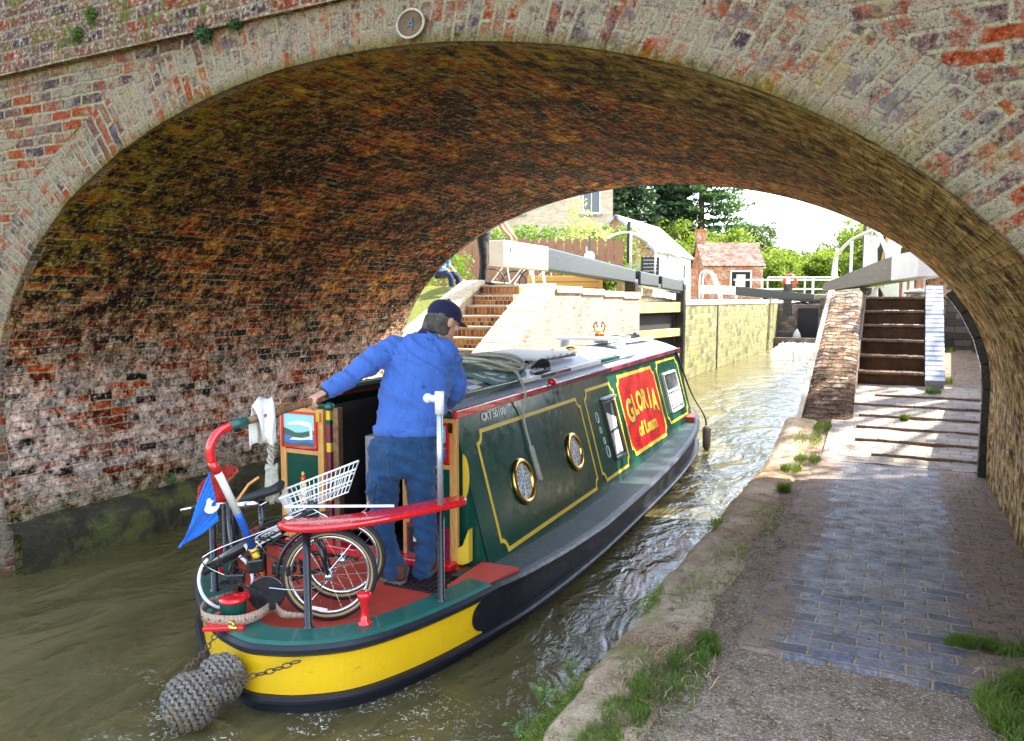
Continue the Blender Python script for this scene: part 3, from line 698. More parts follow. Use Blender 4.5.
# sloping horse ramp with raised ridges
mb = MB(); NX, NY = 20, 40
for i in range(NX):
    for j in range(NY):
        x0, x1 = -.72+1.9*i/NX, -.72+1.9*(i+1)/NX; y0, y1 = 9.0+3.25*j/NY, 9.0+3.25*(j+1)/NY
        rz_ = lambda x, y: zt(y)+.014+.014*mnoise.noise(Vector((x*4, y*4, 0)))
        mb.quad((x0, y0, rz_(x0, y0)), (x1, y0, rz_(x1, y0)), (x1, y1, rz_(x1, y1)), (x0, y1, rz_(x0, y1)), uv=[(x0, y0), (x1, y0), (x1, y1), (x0, y1)])
struct('horse_ramp', mb, M['ramppave'], smooth=True)
mb = MB(); random.seed(2)
for k in range(6):
    y = 9.25+k*.47; xa, xb = random.uniform(-.65, -.2), random.uniform(.8, 1.1)
    n = 12
    for i in range(n):
        x0 = xa+(xb-xa)*i/n; x1 = xa+(xb-xa)*(i+1)/n
        mb.box(((x0+x1)/2, y+.012*random.random()+.03*mnoise.noise(Vector((x0*2, y, 0))), zt(y)+.006), (x1-x0+.0, .030, .07+.012*random.random()))
struct('ramp_ridges', mb, M['darknose'], bevel=.008)
# coping along the water
mb = MB(); ys = [-30+.0]+[-5+.09*i for i in range(175)]
def cz(x, y): return zt(y)+.01+.03*mnoise.noise(Vector((x*3, y*1.6, 4)))+.012*mnoise.noise(Vector((x*11, y*11, 0)))
def cx(u, y):
    e = -1.27+.035*mnoise.noise(Vector((y*1.4, 0, 2)))+.02*mnoise.noise(Vector((y*6, 1, 0)))
    return e+(u)*(-.86-e+.04*mnoise.noise(Vector((y*2, 5, 5))))
for j in range(len(ys)-1):
    if ys[j] > 10.3: break
    ya, yb = ys[j], ys[j+1]
    for i in range(7):
        u0, u1 = i/7, (i+1)/7
        mb.quad(*[(cx(u, y), y, cz(cx(u, y), y)-(.035 if u == 0 else 0)-(.03 if u == 1 else 0)) for u, y in ((u0, ya), (u1, ya), (u1, yb), (u0, yb))])
    for a, b_ in ((0, .3), (.3, .7), (.7, 1)):
        def S(y, t):
            x = cx(0, y); z = (cz(x, y)-.035)*(1-t)+(-.9)*t; return (x+.035*mnoise.noise(Vector((y*5, z*5, 1)))*(1 if t > 0 else 0), y, z)
        mb.quad(S(ya, b_), S(ya, a), S(yb, a), S(yb, b_))
struct('canal_coping', mb, M['coping'], smooth=True)
# banks behind the camera and beside the near bridge face
mb = MB()
mb.quad((1.6, -80, .38), (60, -80, .38), (60, YN-.02, .5), (1.6, YN-.02, .5))
mb.quad((-90, -80, .5), (XL-.1, -80, .5), (XL-.1, YN-.02, .5), (-90, YN-.02, .5))
mb.quad((XL-.1, -80, .5), (XL-.1, YN-.02, .5), (XL-.1, YN-.02, -.8), (XL-.1, -80, -.8))
struct('near_banks', mb, M['grass'])
# lockside ground
def zl(y): return 2.42 if y < 12 else (2.42-(y-12)*.027 if y < 20 else (2.205 if y < 90 else 2.205))
mb = MB(); ysl = [11.75, 12, 14, 16, 18, 20, 26, 38, 60, 90, 150, 300, 900]
for a, b_ in zip(ysl[:-1], ysl[1:]):
    for xa, xb in ((-900, -60), (-60, -20), (-20, -9), (-9, -5.42)):
        mb.quad((xa, a, zl(a)), (xb, a, zl(a)), (xb, b_, zl(b_)), (xa, b_, zl(b_)))
mb.quad((-60, YF, 2.42), (-7.89, YF, 2.42), (-7.89, 11.75, 2.42), (-60, 11.75, 2.42))
mb.quad((-6.84, 9.0, 1.35), (-6.84, 11.75, 2.42), (-7.9, 11.75, 2.425), (-7.9, 9.0, 2.425)); mb.quad((-6.84, 8.85, -.5), (-6.84, 9.0, 1.35), (-7.9, 9.0, 2.425), (-7.9, 8.85, 2.42))
mb.quad((-2.0, 38, 2.2), (900, 38, 2.2), (900, 900, 2.2), (-2.0, 900, 2.2))
mb.quad((-.98, 16.85, 2.24), (60, 16.85, 2.24), (60, 38, 2.2), (-.98, 38, 2.2))
mb.quad((-.98, 14.3, 2.235), (.64, 14.3, 2.235), (.64, 16.86, 2.24), (-.98, 16.86, 2.24))
mb.quad((1.75, YF, 2.24), (60, YF, 2.24), (60, 16.86, 2.24), (1.75, 16.86, 2.24))
struct('lockside_ground', mb, M['grass'])

# ================================================================= LEFT LOCK SIDE
st = empty('brick_steps', (-6.06, 8.95, 0), 0, 'brick steps with worn pale nosings climbing to the lock behind the helmsman', 'steps')
mb = MB(); mn = MB()
for i in range(12):
    y = .02+i*.225; z = .42+(i+1)*.1675
    mb.box((0, y+1.4-.5*0, z/2-.025), (.74, 2.8, z-.05)) if False else mb.prism([(-.37, y), (.37, y), (.37, 2.9), (-.37, 2.9)], z-.1675, z-.03)
    mn.box((0, y+.12, z-.013), (.745, .27, .034))
mb.build('step_risers', M['stepbrick'], st); mn.build('step_nosings', M['nosing'], st, bevel=.006)
ww = empty('wing_wall', (-5.45, 8.95, 0), 0, 'pale stone wing wall sloping beside the brick steps on the boat side', 'wall')
mb = MB(); mc = MB()
A = [(0, -.8), (0, .78), (2.85, 2.40), (2.85, -.8)]
mb.prism(A, -.23, .25, axis='x'); mb.build('wall_face', M['limewall'], ww)
Rm = Matrix.Rotation(atan2(1.62, 2.85), 3, 'X')
for k in range(7): mc.box((.01, .2+k*.407, .78+(.2+k*.407)*.5684+.03), (.56, .455, .09), R=Rm)
mc.build('wall_coping', M['cream'], ww, bevel=.012)
cw = empty('curved_side_wall', (-6.65, 9.0, 0), 0, 'low pale wall on the far side of the brick steps', 'wall')
mb = MB(); mb.prism([(-.1, -.5), (-.1, 1.3), (2.6, 2.46), (2.75, 2.46), (2.75, -.5)], -.2, .19, axis='x'); mb.build('wall_face', M['limewall'], cw)
mb = MB(); mb.box((0, 1.25, 1.30+1.35*.43+.035), (.44, 2.95, .08), R=Matrix.Rotation(atan2(1.16, 2.7), 3, 'X')); mb.build('wall_coping', M['cream'], cw, bevel=.015)
# wall from the wing to the gate recess and the chamber wall
lw = empty('left_lock_wall', (-5.2, 11.8, 0), 0, 'limewashed brick lock wall between wing wall and open gate', 'wall')
mb = MB(); mb.box((-.2, 2.35, .78), (.4, 4.7, 3.16)); mb.build('wall_face', M['limewall'], lw)
mb = MB()
for k in range(4): mb.box((-.24, .6+k*1.17, 2.36-.03*k), (.56, 1.15, .12))
mb.build('wall_coping', M['cream'], lw, bevel=.015)
ch = empty('chamber_wall', (-5.2, 20.1, 0), 0, 'mossy yellow green lock chamber wall with pale coping left of the water', 'wall')
mb = MB(); mb.box((-.25, 9, .6), (.5, 18, 2.96)); mb.build('wall_face', M['chamber'], ch)
mb = MB()
for k in range(13): mb.box((-.28, .7+k*1.385, 2.12), (.62, 1.37, .17))
mb.build('wall_coping', M['nosing'], ch, bevel=.02)
mb = MB()
for y in (4.6,): mb.box((.012, y, 1.0), (.02, .13, 2.1))
mb.build('ladder_slot', M['dark'], ch)
rc = empty('gate_recess_wall', (-5.75, 16.5, 0), 0, 'recessed brick wall behind the open lock gate', 'wall')
mb = MB(); mb.box((-.1, 1.8, .7), (.2, 3.6, 3.0)); mb.build('wall_face', M['limewall'], rc)
mb = MB(); mb.box((0, 1.8, 2.20), (.5, 3.5, .12)); mb.build('wall_coping', M['cream'], rc, bevel=.01)
# left gate
def frame_pts(a, b, t): return Vector(a)*(1-t)+Vector(b)*t
lg = empty('lock_gate', (-5.55, 16.85, 0), 0, 'open lock gate with long balance beam, white at its near end, left of the canal', 'lock gate')
Ln = Vector((-6.04+5.55, 10.95-16.85, 0)); 
def P(x, y, z): return (x+5.55, y-16.85, z)
def taperbar(mb, a, b, wa, ha, wb, hb):
    a = Vector(a); b = Vector(b); d = (b-a); y = d.normalized(); x = Vector((y.y, -y.x, 0)).normalized(); z = Vector((0, 0, 1))
    vs = [a+x*sx*wa/2+z*sz*ha/2 for sx, sz in ((-1, -1), (1, -1), (1, 1), (-1, 1))]+[b+x*sx*wb/2+z*sz*hb/2 for sx, sz in ((-1, -1), (1, -1), (1, 1), (-1, 1))]
    mb._add(vs, [(0, 1, 2, 3), (7, 6, 5, 4), (0, 4, 5, 1), (1, 5, 6, 2), (2, 6, 7, 3), (3, 7, 4, 0)])
mb = MB(); taperbar(mb, P(-6.02, 11.25, 2.96), P(-5.89, 12.72, 2.93), .30, .42, .32, .42); bw = mb.build('white_beam_end', M['beamwhite'], lg, bevel=.012)
mb = MB(); mb.box(P(-5.86, 11.45, 3.02), (.02, .10, .09)); mb.build('beam_slot', M['dark'], bw)
mb = MB(); taperbar(mb, P(-5.89, 12.722, 2.93), P(-5.55, 16.85, 2.715), .31, .41, .30, .31)
taperbar(mb, P(-5.53, 17.1, 2.69), P(-5.41, 18.2, 2.64), .32, .33, .32, .29); taperbar(mb, P(-5.39, 18.4, 2.62), P(-5.2, 19.75, 2.54), .32, .32, .30, .30)
mb.build('balance_beam', M['beamblack'], lg, bevel=.03)
mb = MB(); taperbar(mb, P(-5.56, 16.84, 2.61), P(-5.2, 19.75, 2.42), .24, .12, .24, .12); mb.build('top_rail', M['black'], lg)
mb = MB(); mb.box(P(-5.55, 16.98, 1.3), (.26, .26, 2.6)); mb.build('heel_post', M['black'], lg, bevel=.02)
mb = MB(); mb.box(P(-5.14, 19.85, 1.25), (.22, .24, 2.7)); mb.build('mitre_post', M['black'], lg, bevel=.02)
mb = MB(); mb.box(P(-5.13, 19.85, 2.67), (.225, .245, .16)); mb.build('post_cap', M['beamwhite'], lg, bevel=.02)
mb = MB()
for z, h in ((2.0, .26), (1.35, .2), (.7, .2)): taperbar(mb, P(-5.5, 17.1, z), P(-5.2, 19.75, z), .2, h, .2, h)
mb.build('gate_rail', M['gatewood'], lg, bevel=.01)
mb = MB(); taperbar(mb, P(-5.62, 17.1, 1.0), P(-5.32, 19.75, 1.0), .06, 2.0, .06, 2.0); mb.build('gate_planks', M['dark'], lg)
mb = MB()
mb.tube([P(-5.56, 16.9, 2.7), P(-5.56, 16.9, 3.75)], .03, 6); mb.tube([P(-5.40, 18.3, 2.6), P(-5.38, 18.3, 3.45)], .025, 6)
mb.tube(catmull([P(-5.75, 15.9, 3.55), P(-5.6, 16.9, 3.72), P(-5.4, 18.3, 3.5), P(-5.2, 19.4, 3.32), P(-5.12, 19.75, 3.22), P(-5.12, 19.85, 3.0), P(-5.16, 19.82, 2.6)], 6), .025, 6)
mb.build('handrail', M['beamwhite'], lg, smooth=True)
mb = MB(); mb.box(P(-5.62, 16.95, 3.5), (.07, .07, .95)); mb.build('tall_post', M['black'], lg)
# paddle gear beside the left gate
def paddle(loc, label, s=1, rz=0):
    e = empty('paddle_gear', loc, rz, label, 'paddle gear', 'paddle gear stands at the lock')
    mb = MB(); mb.box((0, 0, .45*s), (.26*s, .22*s, .9*s), taper=.7); mb.lathe([(.10*s, 0), (.13*s, .02), (.13*s, .1*s), (.10*s, .12*s)], (0, -.06*s, .95*s), (0, 1, 0)); mb.build('gear_case', M['beamwhite'], e, bevel=.015)
    mb = MB(); mb.tube([(.0, 0, .3*s), (0, 0, 1.45*s)], .03*s, 6); mb.build('gear_rack', M['black'], e)
    mb = MB(); mb.tube([(0, -.12*s, .98*s), (.0, -.22*s, .98*s), (.0, -.22*s, .98*s)], .025*s, 6); mb.box((0, -.2*s, 1.08*s), (.03*s, .03*s, .2*s)); mb.build('spindle', M['steel'], e)
    return e
paddle((-6.45, 16.6, 2.28), 'white paddle gear stand behind the left black balance beam', .95)
# hoop rails on the left lock side
hp = empty('ladder_hoops', (-5.85, 26.0, 2.2), 0, 'pair of white curved ladder handrails on the left lock coping', 'handrail')
for k in (0, .45):
    mb = MB(); mb.tube(catmull([(-.25, k, 0), (-.25, k, .75), (-.12, k, .95), (.08, k, .9), (.3, k, .45), (.42, k, 0)], 6), .035, 6); mb.build('hoop', M['beamwhite'], hp, smooth=True)

# ================================================================= RIGHT LOCK SIDE
rw = empty('stone_ramp_wall', (-.78, 10.2, 0), 0, 'sloping brown brick parapet beside the right steps at the water edge', 'wall')
mb = MB(); mb.prism([(-.1, -.8), (-.1, .42), (.25, .58), (3.55, 2.20), (4.15, 2.27), (4.15, -.8)], -.36, .27, axis='x'); mb.build('wall_face', M['greybrick'], rw)
mb = MB(); NX, NY = 14, 90
def RW(i, j):
    t = j/NY; y = -.12+4.3*t; x = (-.31+.62*i/NX)*(1-.26*min(1, t*1.15))-.02*t; z = .50+max(0, min(y, 3.6))*.497
    q = Vector((x*7, y*7, 0)); ed = .03*max(0, abs(i-NX/2)/(NX/2)-.8)*5
    return (x, y, z+.045+.018*mnoise.noise(q)+.012*mnoise.noise(q*3)-ed-(.016 if (j % 2) else 0))
for i in range(NX):
    for j in range(NY):
        mb.quad(RW(i, j), RW(i+1, j), RW(i+1, j+1), RW(i, j+1), uv=[(i*.045, j*.05), (i*.045+.045, j*.05), (i*.045+.045, j*.05+.05), (i*.045, j*.05+.05)])
for i in (0, NX):
    for j in range(NY):
        a_, c_ = RW(i, j), RW(i, j+1); mb.quad(a_, c_, (c_[0], c_[1], c_[2]-.12), (a_[0], a_[1], a_[2]-.12))
mb.build('ramp_coping', M['rampbrick'], rw)
mb = MB(); mb.bar((-.345, -.05, .50), (-.275, 3.65, 2.32), .06, .05); mb.bar((-.275, 3.65, 2.32), (-.275, 4.15, 2.33), .06, .05); mb.build('pale_edge_strip', M['nosing'], rw)
rs = empty('dark_steps', (-.08, 12.2, 0), .0, 'dark brown steps rising beyond the towpath between ramp wall and pale blue edge', 'steps')
mb = MB(); mn = MB()
for i in range(6):
    y = i*.34; z = .93+(i+1)*.2175
    mb.prism([(-.44, y), (.42, y), (.42, 2.3), (-.44, 2.3)], z-.2175-(.3 if i == 0 else 0), z-.035); mn.box((-.01, y+.16, z-.018), (.862, .37, .038))
mb.build('step_risers', M['darkstep'], rs)
mn = MB()
for i in range(6):
    y = i*.34; z = .93+(i+1)*.2175; random.seed(i)
    for k in range(12): mn.box((-.01-.43+.0717*(k+.5), y+.16+random.uniform(-.008, .008), z-.020+random.uniform(-.004, .004)), (.0705, .37, .038))
mn.build('step_nosings', M['darknose'], rs, bevel=.008)
be = empty('blue_edge_wall', (.47, 12.15, 0), 0, 'pale blue grey engineering brick edging on the right of the dark steps', 'wall')
mb = MB(); mb.prism([(0, .5), (0, 1.02), (.3, 1.25), (2.0, 2.28), (2.4, 2.31), (2.4, .5)], -.115, .125, axis='x'); mb.build('wall_face', M['blueedge'], be)
mb = MB()
for k in range(24):
    t = k/23; y = t*2.3; z = 1.0+min(y, 2.0)*.65
    mb.box((.005, y, z+.05), (.25, .118, .09), R=Matrix.Rotation(.57 if y < 2 else 0, 3, 'X'))
mb.build('edge_bricks', M['blueedge'], be, bevel=.012)
gw = empty('retaining_wall', (1.15, 16.95, 0), 0, 'grey brick retaining wall at the end of the path right of the steps', 'wall')
mb = MB(); mb.box((0, 0, 1.5), (1.6, .3, 1.44)); mb.build('wall_face', M['greybrick'], gw)
mb = MB(); mb.box((0, -.02, 2.25), (1.7, .42, .09)); mb.build('wall_coping', M['coping'], gw, bevel=.015)
sw = empty('path_side_wall', (1.7, 12.9, 0), 0, 'grey brick side wall right of the path beyond the bridge', 'wall')
mb = MB(); mb.box((0, 0, 1.2), (.25, 8.0, 2.1)); mb.build('wall_face', M['greybrick'], sw)
sw2 = empty('stair_side_wall', (.62, 15.5, 0), 0, 'grey brick wall flanking the top of the dark steps', 'wall')
mb = MB(); mb.box((0, .05, 1.5), (.08, 2.4, 1.46)); mb.build('wall_face', M['greybrick'], sw2)
rl = empty('right_lock_wall', (-1.2, 14, 0), 0, 'brick lock wall on the towpath side of the chamber', 'wall')
mb = MB(); mb.box((.1, 12.05, .7), (.25, 24, 3.02)); mb.build('wall_face', M['chamber'], rl)
mb = MB(); mb.box((.12, 12.05, 2.23), (.5, 24, .1)); mb.build('wall_coping', M['nosing'], rl, bevel=.02)
# right gate
rg = empty('lock_gate', (0, 0, 0), 0, 'open lock gate with tapering grey balance beam and white end above the dark steps', 'lock gate')
a = Vector((-1.62, 20.6, 2.49)); c = Vector((.02, 14.6, 2.72)); dd = (c-a); e2 = c+dd.normalized()*1.45; e2.z = 2.73
mb = MB(); taperbar(mb, a, a+dd*.45, .28, .20, .34, .32); taperbar(mb, a+dd*.45, c, .34, .32, .38, .42); mb.build('balance_beam', M['greywood'], rg, bevel=.015)
mb = MB(); taperbar(mb, c+dd.normalized()*.002, e2, .39, .43, .39, .40); mb.build('white_beam_end', M['beamwhite'], rg, bevel=.015)
mb = MB(); taperbar(mb, a+Vector((0, 0, -.19)), a+dd*.6+Vector((0, 0, -.28)), .22, .16, .22, .16); mb.build('top_rail', M['black'], rg)
mb = MB(); mb.box((a.x, a.y, 1.15), (.22, .22, 2.6)); mb.build('mitre_post', M['gatewood'], rg)
mb = MB(); q = a+dd*.42; mb.box((q.x, q.y, 1.1), (.26, .26, 2.5)); mb.build('heel_post', M['black'], rg)
mb = MB(); taperbar(mb, (a.x, a.y, 1.0), (q.x, q.y, 1.0), .08, 2.4, .08, 2.4); mb.build('gate_planks', M['dark'], rg)
rails = [(.05, .95), (.30, .95), (.50, .93)]; top = [a+Vector((-.02, 0, .15))]
for t, h in rails:
    p = a+dd*t; mb = MB(); mb.tube([p+Vector((.1, 0, .1)), p+Vector((.1, 0, h))], .035, 6); mb.build('stanchion', M['beamwhite'], rg)
p0 = a+Vector((.08, 0, .1)); pts = [a+Vector((.08, 0, .05)), a+dd*.03+Vector((.08, 0, .65)), a+dd*.12+Vector((.1, 0, .85)), a+dd*.3+Vector((.1, 0, .97)), a+dd*.5+Vector((.1, 0, .97)), a+dd*.62+Vector((.1, 0, .92)), a+dd*.72+Vector((.12, 0, .55)), a+dd*.82+Vector((.14, 0, .0))]
mb = MB(); mb.tube(catmull(pts, 6), .038, 6); mb.build('handrail', M['beamwhite'], rg, smooth=True)
pg = paddle((-.62, 18.85, 2.24), 'white twin drum paddle gear behind the right balance beam', 1.25)
mb = MB(); mb.lathe([(.2, 0), (.24, .02), (.24, .12), (.2, .14)], (.42, 0, 1.25), (0, 1, 0)); mb.box((.42, 0, .6), (.3, .2, 1.2)); mb.build('gear_case', M['beamwhite'], pg, bevel=.01)
mb = MB(); mb.box((.2, .03, .9), (.22, .1, .9)); mb.build('gear_guard', M['black'], pg)
mb = MB(); mb.box((.25, -.03, 1.0), (.05, .05, .75), R=Matrix.Rotation(.15, 3, 'Y')); mb.build('pawl', M['orangewood'], pg)
mb = MB(); mb.tube([(0, 0, 0), (0, 0, 2.2)], .035, 8); o = mb.build('iron_pole', M['black'], None); o.location = (-.75, 18.2, 2.2); tag(o, 'thin black pole standing beside the right paddle gear', 'pole')
bx_ = empty('white_bench_frame', (-.25, 16.7, 2.24), .3, 'white crossed trestle frame under the right balance beam', 'trestle')
mb = MB(); mb.bar((-.3, 0, 0), (.0, 0, .45), .06, .05); mb.bar((0, 0, 0), (-.25, 0, .45), .06, .05); mb.build('cross_leg', M['beamwhite'], bx_)
mb = MB(); mb.box((.32, 0, .22), (.06, .06, .46)); mb.box((.45, 0, .22), (.06, .06, .46)); mb.build('post', M['beamwhite'], bx_)
mb = MB(); mb.ball((0, 0, 0), (.22, .16, .11)); o = mb.build('white_stone', M['nosing'], None, smooth=True); o.location = (.35, 15.6, 2.27); tag(o, 'white painted stone on the grass under the right beam', 'stone')
# far end of the chamber: sill, top gate and weir
cf = empty('far_sill_wall', (-3.0, 38.4, 0), 0, 'dark brick sill wall closing the far end of the lock', 'wall')
mb = MB(); mb.box((0, 0, .65), (4.6, .5, 2.7)); mb.build('wall_face', M['greybrick'], cf)
mb = MB(); mb.box((-.85, -.27, 1.0), (.9, .05, 1.6)); mb.build('dark_opening', M['dark'], cf)
mb = MB(); mb.box((0, -1.0, .2), (4.4, .6, .5)); mb.build('sill_step', M['greybrick'], cf)
mb = MB(); n = 24
for i in range(n):
    for j in range(8):
        def W(a_, b2):
            x = -4.9+3.4*a_/n; t = b2/8; y = 37.2-t*3.4; z = .04+.16*(1-t)+.10*random.random()*(1-t)
            return (x+.1*random.random(), y+.15*random.random(), z if b2 < 8 else -.05)
        random.seed(i*31+j); p = [W(i, j), W(i+1, j), W(i+1, j+1), W(i, j+1)]
        mb.quad(*p)
tag(mb.build('cascade_foam', M['foam'], None, smooth=True), 'white churning foam where water spills into the lock', 'foam', kind='stuff')
mb = MB(); mb.loft([((0, 0, 0), (.28, 0, 0), (0, .15, 0)), ((0, .0, .5), (.16, 0, 0), (0, .1, 0)), ((0, .05, .75), (.03, 0, 0), (0, .03, 0))], 10)
o = mb.build('water_spout', M['foam'], None, smooth=True); o.location = (-4.25, 37.6, .1); tag(o, 'small white spout of water at the far lock sill', 'water spout')
random.seed(11)
tg = empty('top_gate_beam', (-5.4, 35.5, 0), 0, 'black top gate balance beam with white left end far up the lock', 'lock gate')
def Q(u, z): return (-2.6+u*-5.4/5.4, 1.0-u*.45, z)
pA, pB, pC = Vector((-2.59, -1.41, 2.66)), Vector((-1.2, -.7, 2.60)), Vector((2.66, 1.26, 2.18))
mb = MB(); taperbar(mb, pA, pB, .35, .38, .35, .38); mb.build('white_beam_end', M['beamwhite'], tg, bevel=.02)
mb = MB(); taperbar(mb, pB+(pC-pB).normalized()*.003, pC, .35, .38, .33, .36); mb.build('balance_beam', M['black'], tg, bevel=.02)
mb = MB(); mb.box((.9, .5, 2.2), (.35, .3, 1.4)); mb.build('gate_post', M['black'], tg)
mb = MB(); mb.tube([(.0, .6, 2.3), (0, .6, 3.2)], .04, 6); mb.tube([(.0, .6, 3.2), (2.9, 2.0, 3.2)], .035, 6); mb.tube([(1.5, 1.35, 2.3), (1.5, 1.35, 3.2)], .04, 6); mb.build('handrail', M['beamwhite'], tg)
fr = empty('white_rail_fence', (-7.5, 40, 2.2), .47, 'low white rail fence beyond the lock in front of the trees', 'fence')
for k in range(6):
    mb = MB(); mb.box((k*1.3, 0, .55), (.1, .1, 1.1)); mb.build('post', M['beamwhite'], fr)
mb = MB(); mb.box((3.25, 0, 1.02), (6.8, .07, .09)); mb.box((3.25, 0, .55), (6.8, .07, .09)); mb.build('rails', M['beamwhite'], fr)
lb = empty('lifebuoy_stand', (-4.6, 37.2, 2.2), .47, 'red and white lifebuoy on a post beyond the black top beam', 'lifebuoy')
mb = MB(); mb.tube([(0, 0, 0), (0, 0, 1.1)], .05, 8); mb.build('post', M['beamwhite'], lb)
mb = MB(); N = 20
mb.tube([(.27*cos(2*pi*k/N), -.06, .85+.27*sin(2*pi*k/N)) for k in range(N)], .07, 8, closed=True); mb.build('ring', M['red'], lb, smooth=True)
# ================================================================= NARROWBOAT
BS = 1.14   # drawn at nine tenths, built at full size
boat = empty('narrowboat', (-3.283, 2.736, -.3045), radians(1.9), 'dark green narrowboat with yellow stern band and red name panel passing under the bridge', 'narrowboat', scale=BS)
HR = [(.06, .09), (.25, .04), (.38, .06), (.52, .12), (.69, .26), (.81, .48), (.91, .80), (.99, 1.2), (1.04, 1.6), (1.08, 2.6), (1.08, 4), (1.07, 5.2), (1.01, 6.3), (.90, 7.1), (.70, 7.8), (.38, 8.35), (0, 8.55)]
HLf = [(-.38, 8.35), (-.70, 7.8), (-.90, 7.1), (-1.01, 6.3), (-1.07, 5.2), (-1.09, 4), (-1.09, 2.6), (-1.06, 1.85), (-.99, 1.32), (-.87, .95), (-.66, .62), (-.39, .37), (-.15, .20)]
loop = [(p.x, p.y) for p in catmull([(x, y, 0) for x, y in HR+HLf], 6, closed=True)]; NL = len(loop)
def off(o):
    out = []
    for i in range(NL):
        a = loop[i-1]; c = loop[(i+1) % NL]; dx, dy = c[0]-a[0], c[1]-a[1]; l = hypot(dx, dy) or 1
        out.append((loop[i][0]+dy/l*o, loop[i][1]-dx/l*o))
    return out
def sheer(y):
    K = [(1.2, 0), (2.0, -.05), (2.8, -.085), (4.0, -.08), (5.2, -.04), (6.2, .0), (7.2, .06), (8.6, .16)]
    if y <= 1.2: return 0
    for (a, za), (c, zc) in zip(K[:-1], K[1:]):
        if y <= c: return za+(zc-za)*(y-a)/(c-a)
    return .16
def band(prof, ylo=-9, yhi=99, mat=None, name='', parent=boat, smooth=True, bevel=0):
    """prof list of (offset, z) swept round the hull outline between ylo and yhi"""
    mb = MB(); rows = [off(o) for o, z in prof]
    for i in range(NL):
        j = (i+1) % NL
        ym = (loop[i][1]+loop[j][1])/2
        if not (ylo <= ym <= yhi): continue
        for k in range(len(prof)-1):
            def V(r, q, z): return (rows[r][q][0], rows[r][q][1], z+sheer(loop[q][1])*max(0, min(1, (z-.27)/.3)))
            mb.quad(V(k, i, prof[k][1]), V(k, j, prof[k][1]), V(k+1, j, prof[k+1][1]), V(k+1, i, prof[k+1][1]))
    return mb.build(name, mat, parent, smooth=smooth)
hull = band([(-.30, -.5), (-.08, .0), (-.035, .26), (-.025, .58)], mat=M['blackhull'], name='hull')
yb = band([(-.018, .365), (-.017, .555)], ylo=-1, yhi=1.08, mat=M['yellow'], name='stern_band', parent=hull)
yb.data.materials[0] = rusty_yellow()
mb = MB()
for s in (1,):
    for k in range(10):
        pass
def strake(z, r, name, ylo=-9, yhi=99, mat='blackhull'):
    return band([(-.03, z-r), (.004, z-r*.85), (.02, z-r*.35), (.02, z+r*.35), (.004, z+r*.85), (-.03, z+r)], ylo, yhi, M[mat], name, hull)
strake(.583, .030, 'rubbing_strake'); strake(.345, .020, 'lower_strake')
mb = MB(); AX = []
for k in range(13):
    a = -pi/2+pi*k/12; AX.append((1.08-.10*cos(a), .462+.086*sin(a)))
for s_ in (1, -1):
    pts = []
    for y, z in AX+[(1.12, .548), (1.12, .376)]:
        xx = min((abs(q[0]) for q in loop if abs(q[1]-y) < .09 and q[0]*s_ > 0), default=1.0); xx = .9485+.21*(y-1.0)
        pts.append((s_*(xx-.008), y, z))
    mb = MB(); mb._add(pts, [tuple(range(len(pts)))]); mb.build('band_end', M['blackhull'], hull)
band([(-.03, .59), (-.0, .60), (-.0, .612), (-.02, .622), (-.16, .622), (-.165, .617), (-.165, .56)], ylo=-1, yhi=1.15, mat=M['greendeck'], name='stern_deck_rim')
band([(.0, .585), (.002, .602), (-.01, .61), (-.30, .61)], ylo=1.15, mat=M['gunwale'], name='gunwale', smooth=False)
mb = MB(); inner = [p for p in off(-.16) if p[1] < 1.25]
inner.sort(key=lambda p: atan2(p[1]-.8, p[0]))
poly = [(x, y) for x, y in off(-.155) if y < 1.0]
right = [p for p in poly if p[0] >= 0]; left = [p for p in poly if p[0] < 0]
right.sort(key=lambda p: p[1]*1.0+p[0]*.6); left.sort(key=lambda p: -(p[1]-p[0]*.6))
pp = [(-.96, 1.44)]+left+right+[(.96, 1.44)]
mb.prism(pp, .50, .572); mb.build('stern_deck', M['reddeck'], boat)
mb = MB()
for s in (1, -1): mb.prism([(s*.84, 1.06), (s*1.03, 1.20), (s*1.035, 1.46), (s*.80, 1.46)][::s], .56, .604)
mb.build('deck_step', M['reddeck'], boat, bevel=.01) if False else None
mb = MB(); mb.prism([(.76, 1.02), (.945, 1.08), (1.005, 1.44), (.76, 1.44)], .57, .618); mb.build('side_step', M['reddeck'], boat)
mb = MB(); mb.prism([(-.80, 1.44), (-1.0, 1.44), (-.96, 1.25), (-.80, 1.10)], .57, .612); mb.build('side_step', M['reddeck'], boat)
# fore deck
mb = MB(); fd = [(x, y) for x, y in off(-.04) if y > 6.9]; fr_ = sorted([p for p in fd if p[0] >= 0], key=lambda p: p[1]); fl = sorted([p for p in fd if p[0] < 0], key=lambda p: -p[1])
mb.prism(fr_+fl, .66, .72); mb.build('fore_deck', M['reddeck'], boat)
# cabin
YC0, YC1 = 1.45, 7.32
def zr(y): return 1.50+(y-YC0)*.008
def sx(z, y=3): return .80-.245*(z-.60)/(.90)
cam_h = .13
def roofx(t): return t*.575
mb = MB()
for s in (1, -1):
    n = 12
    for i in range(n):
        ya, yb2 = YC0+(YC1-YC0)*i/n, YC0+(YC1-YC0)*(i+1)/n
        def Vv(y, t): z0 = .60+sheer(y)-.01; z = z0+t*(zr(y)-z0); return (s*sx(z), y, z)
        q = [Vv(ya, 0), Vv(yb2, 0), Vv(yb2, 1), Vv(ya, 1)]; mb.quad(*(q if s > 0 else q[::-1]))
mb.quad((-.80, YC1, .6), (.80, YC1, .6), (.56, YC1, 1.54), (-.56, YC1, 1.54))
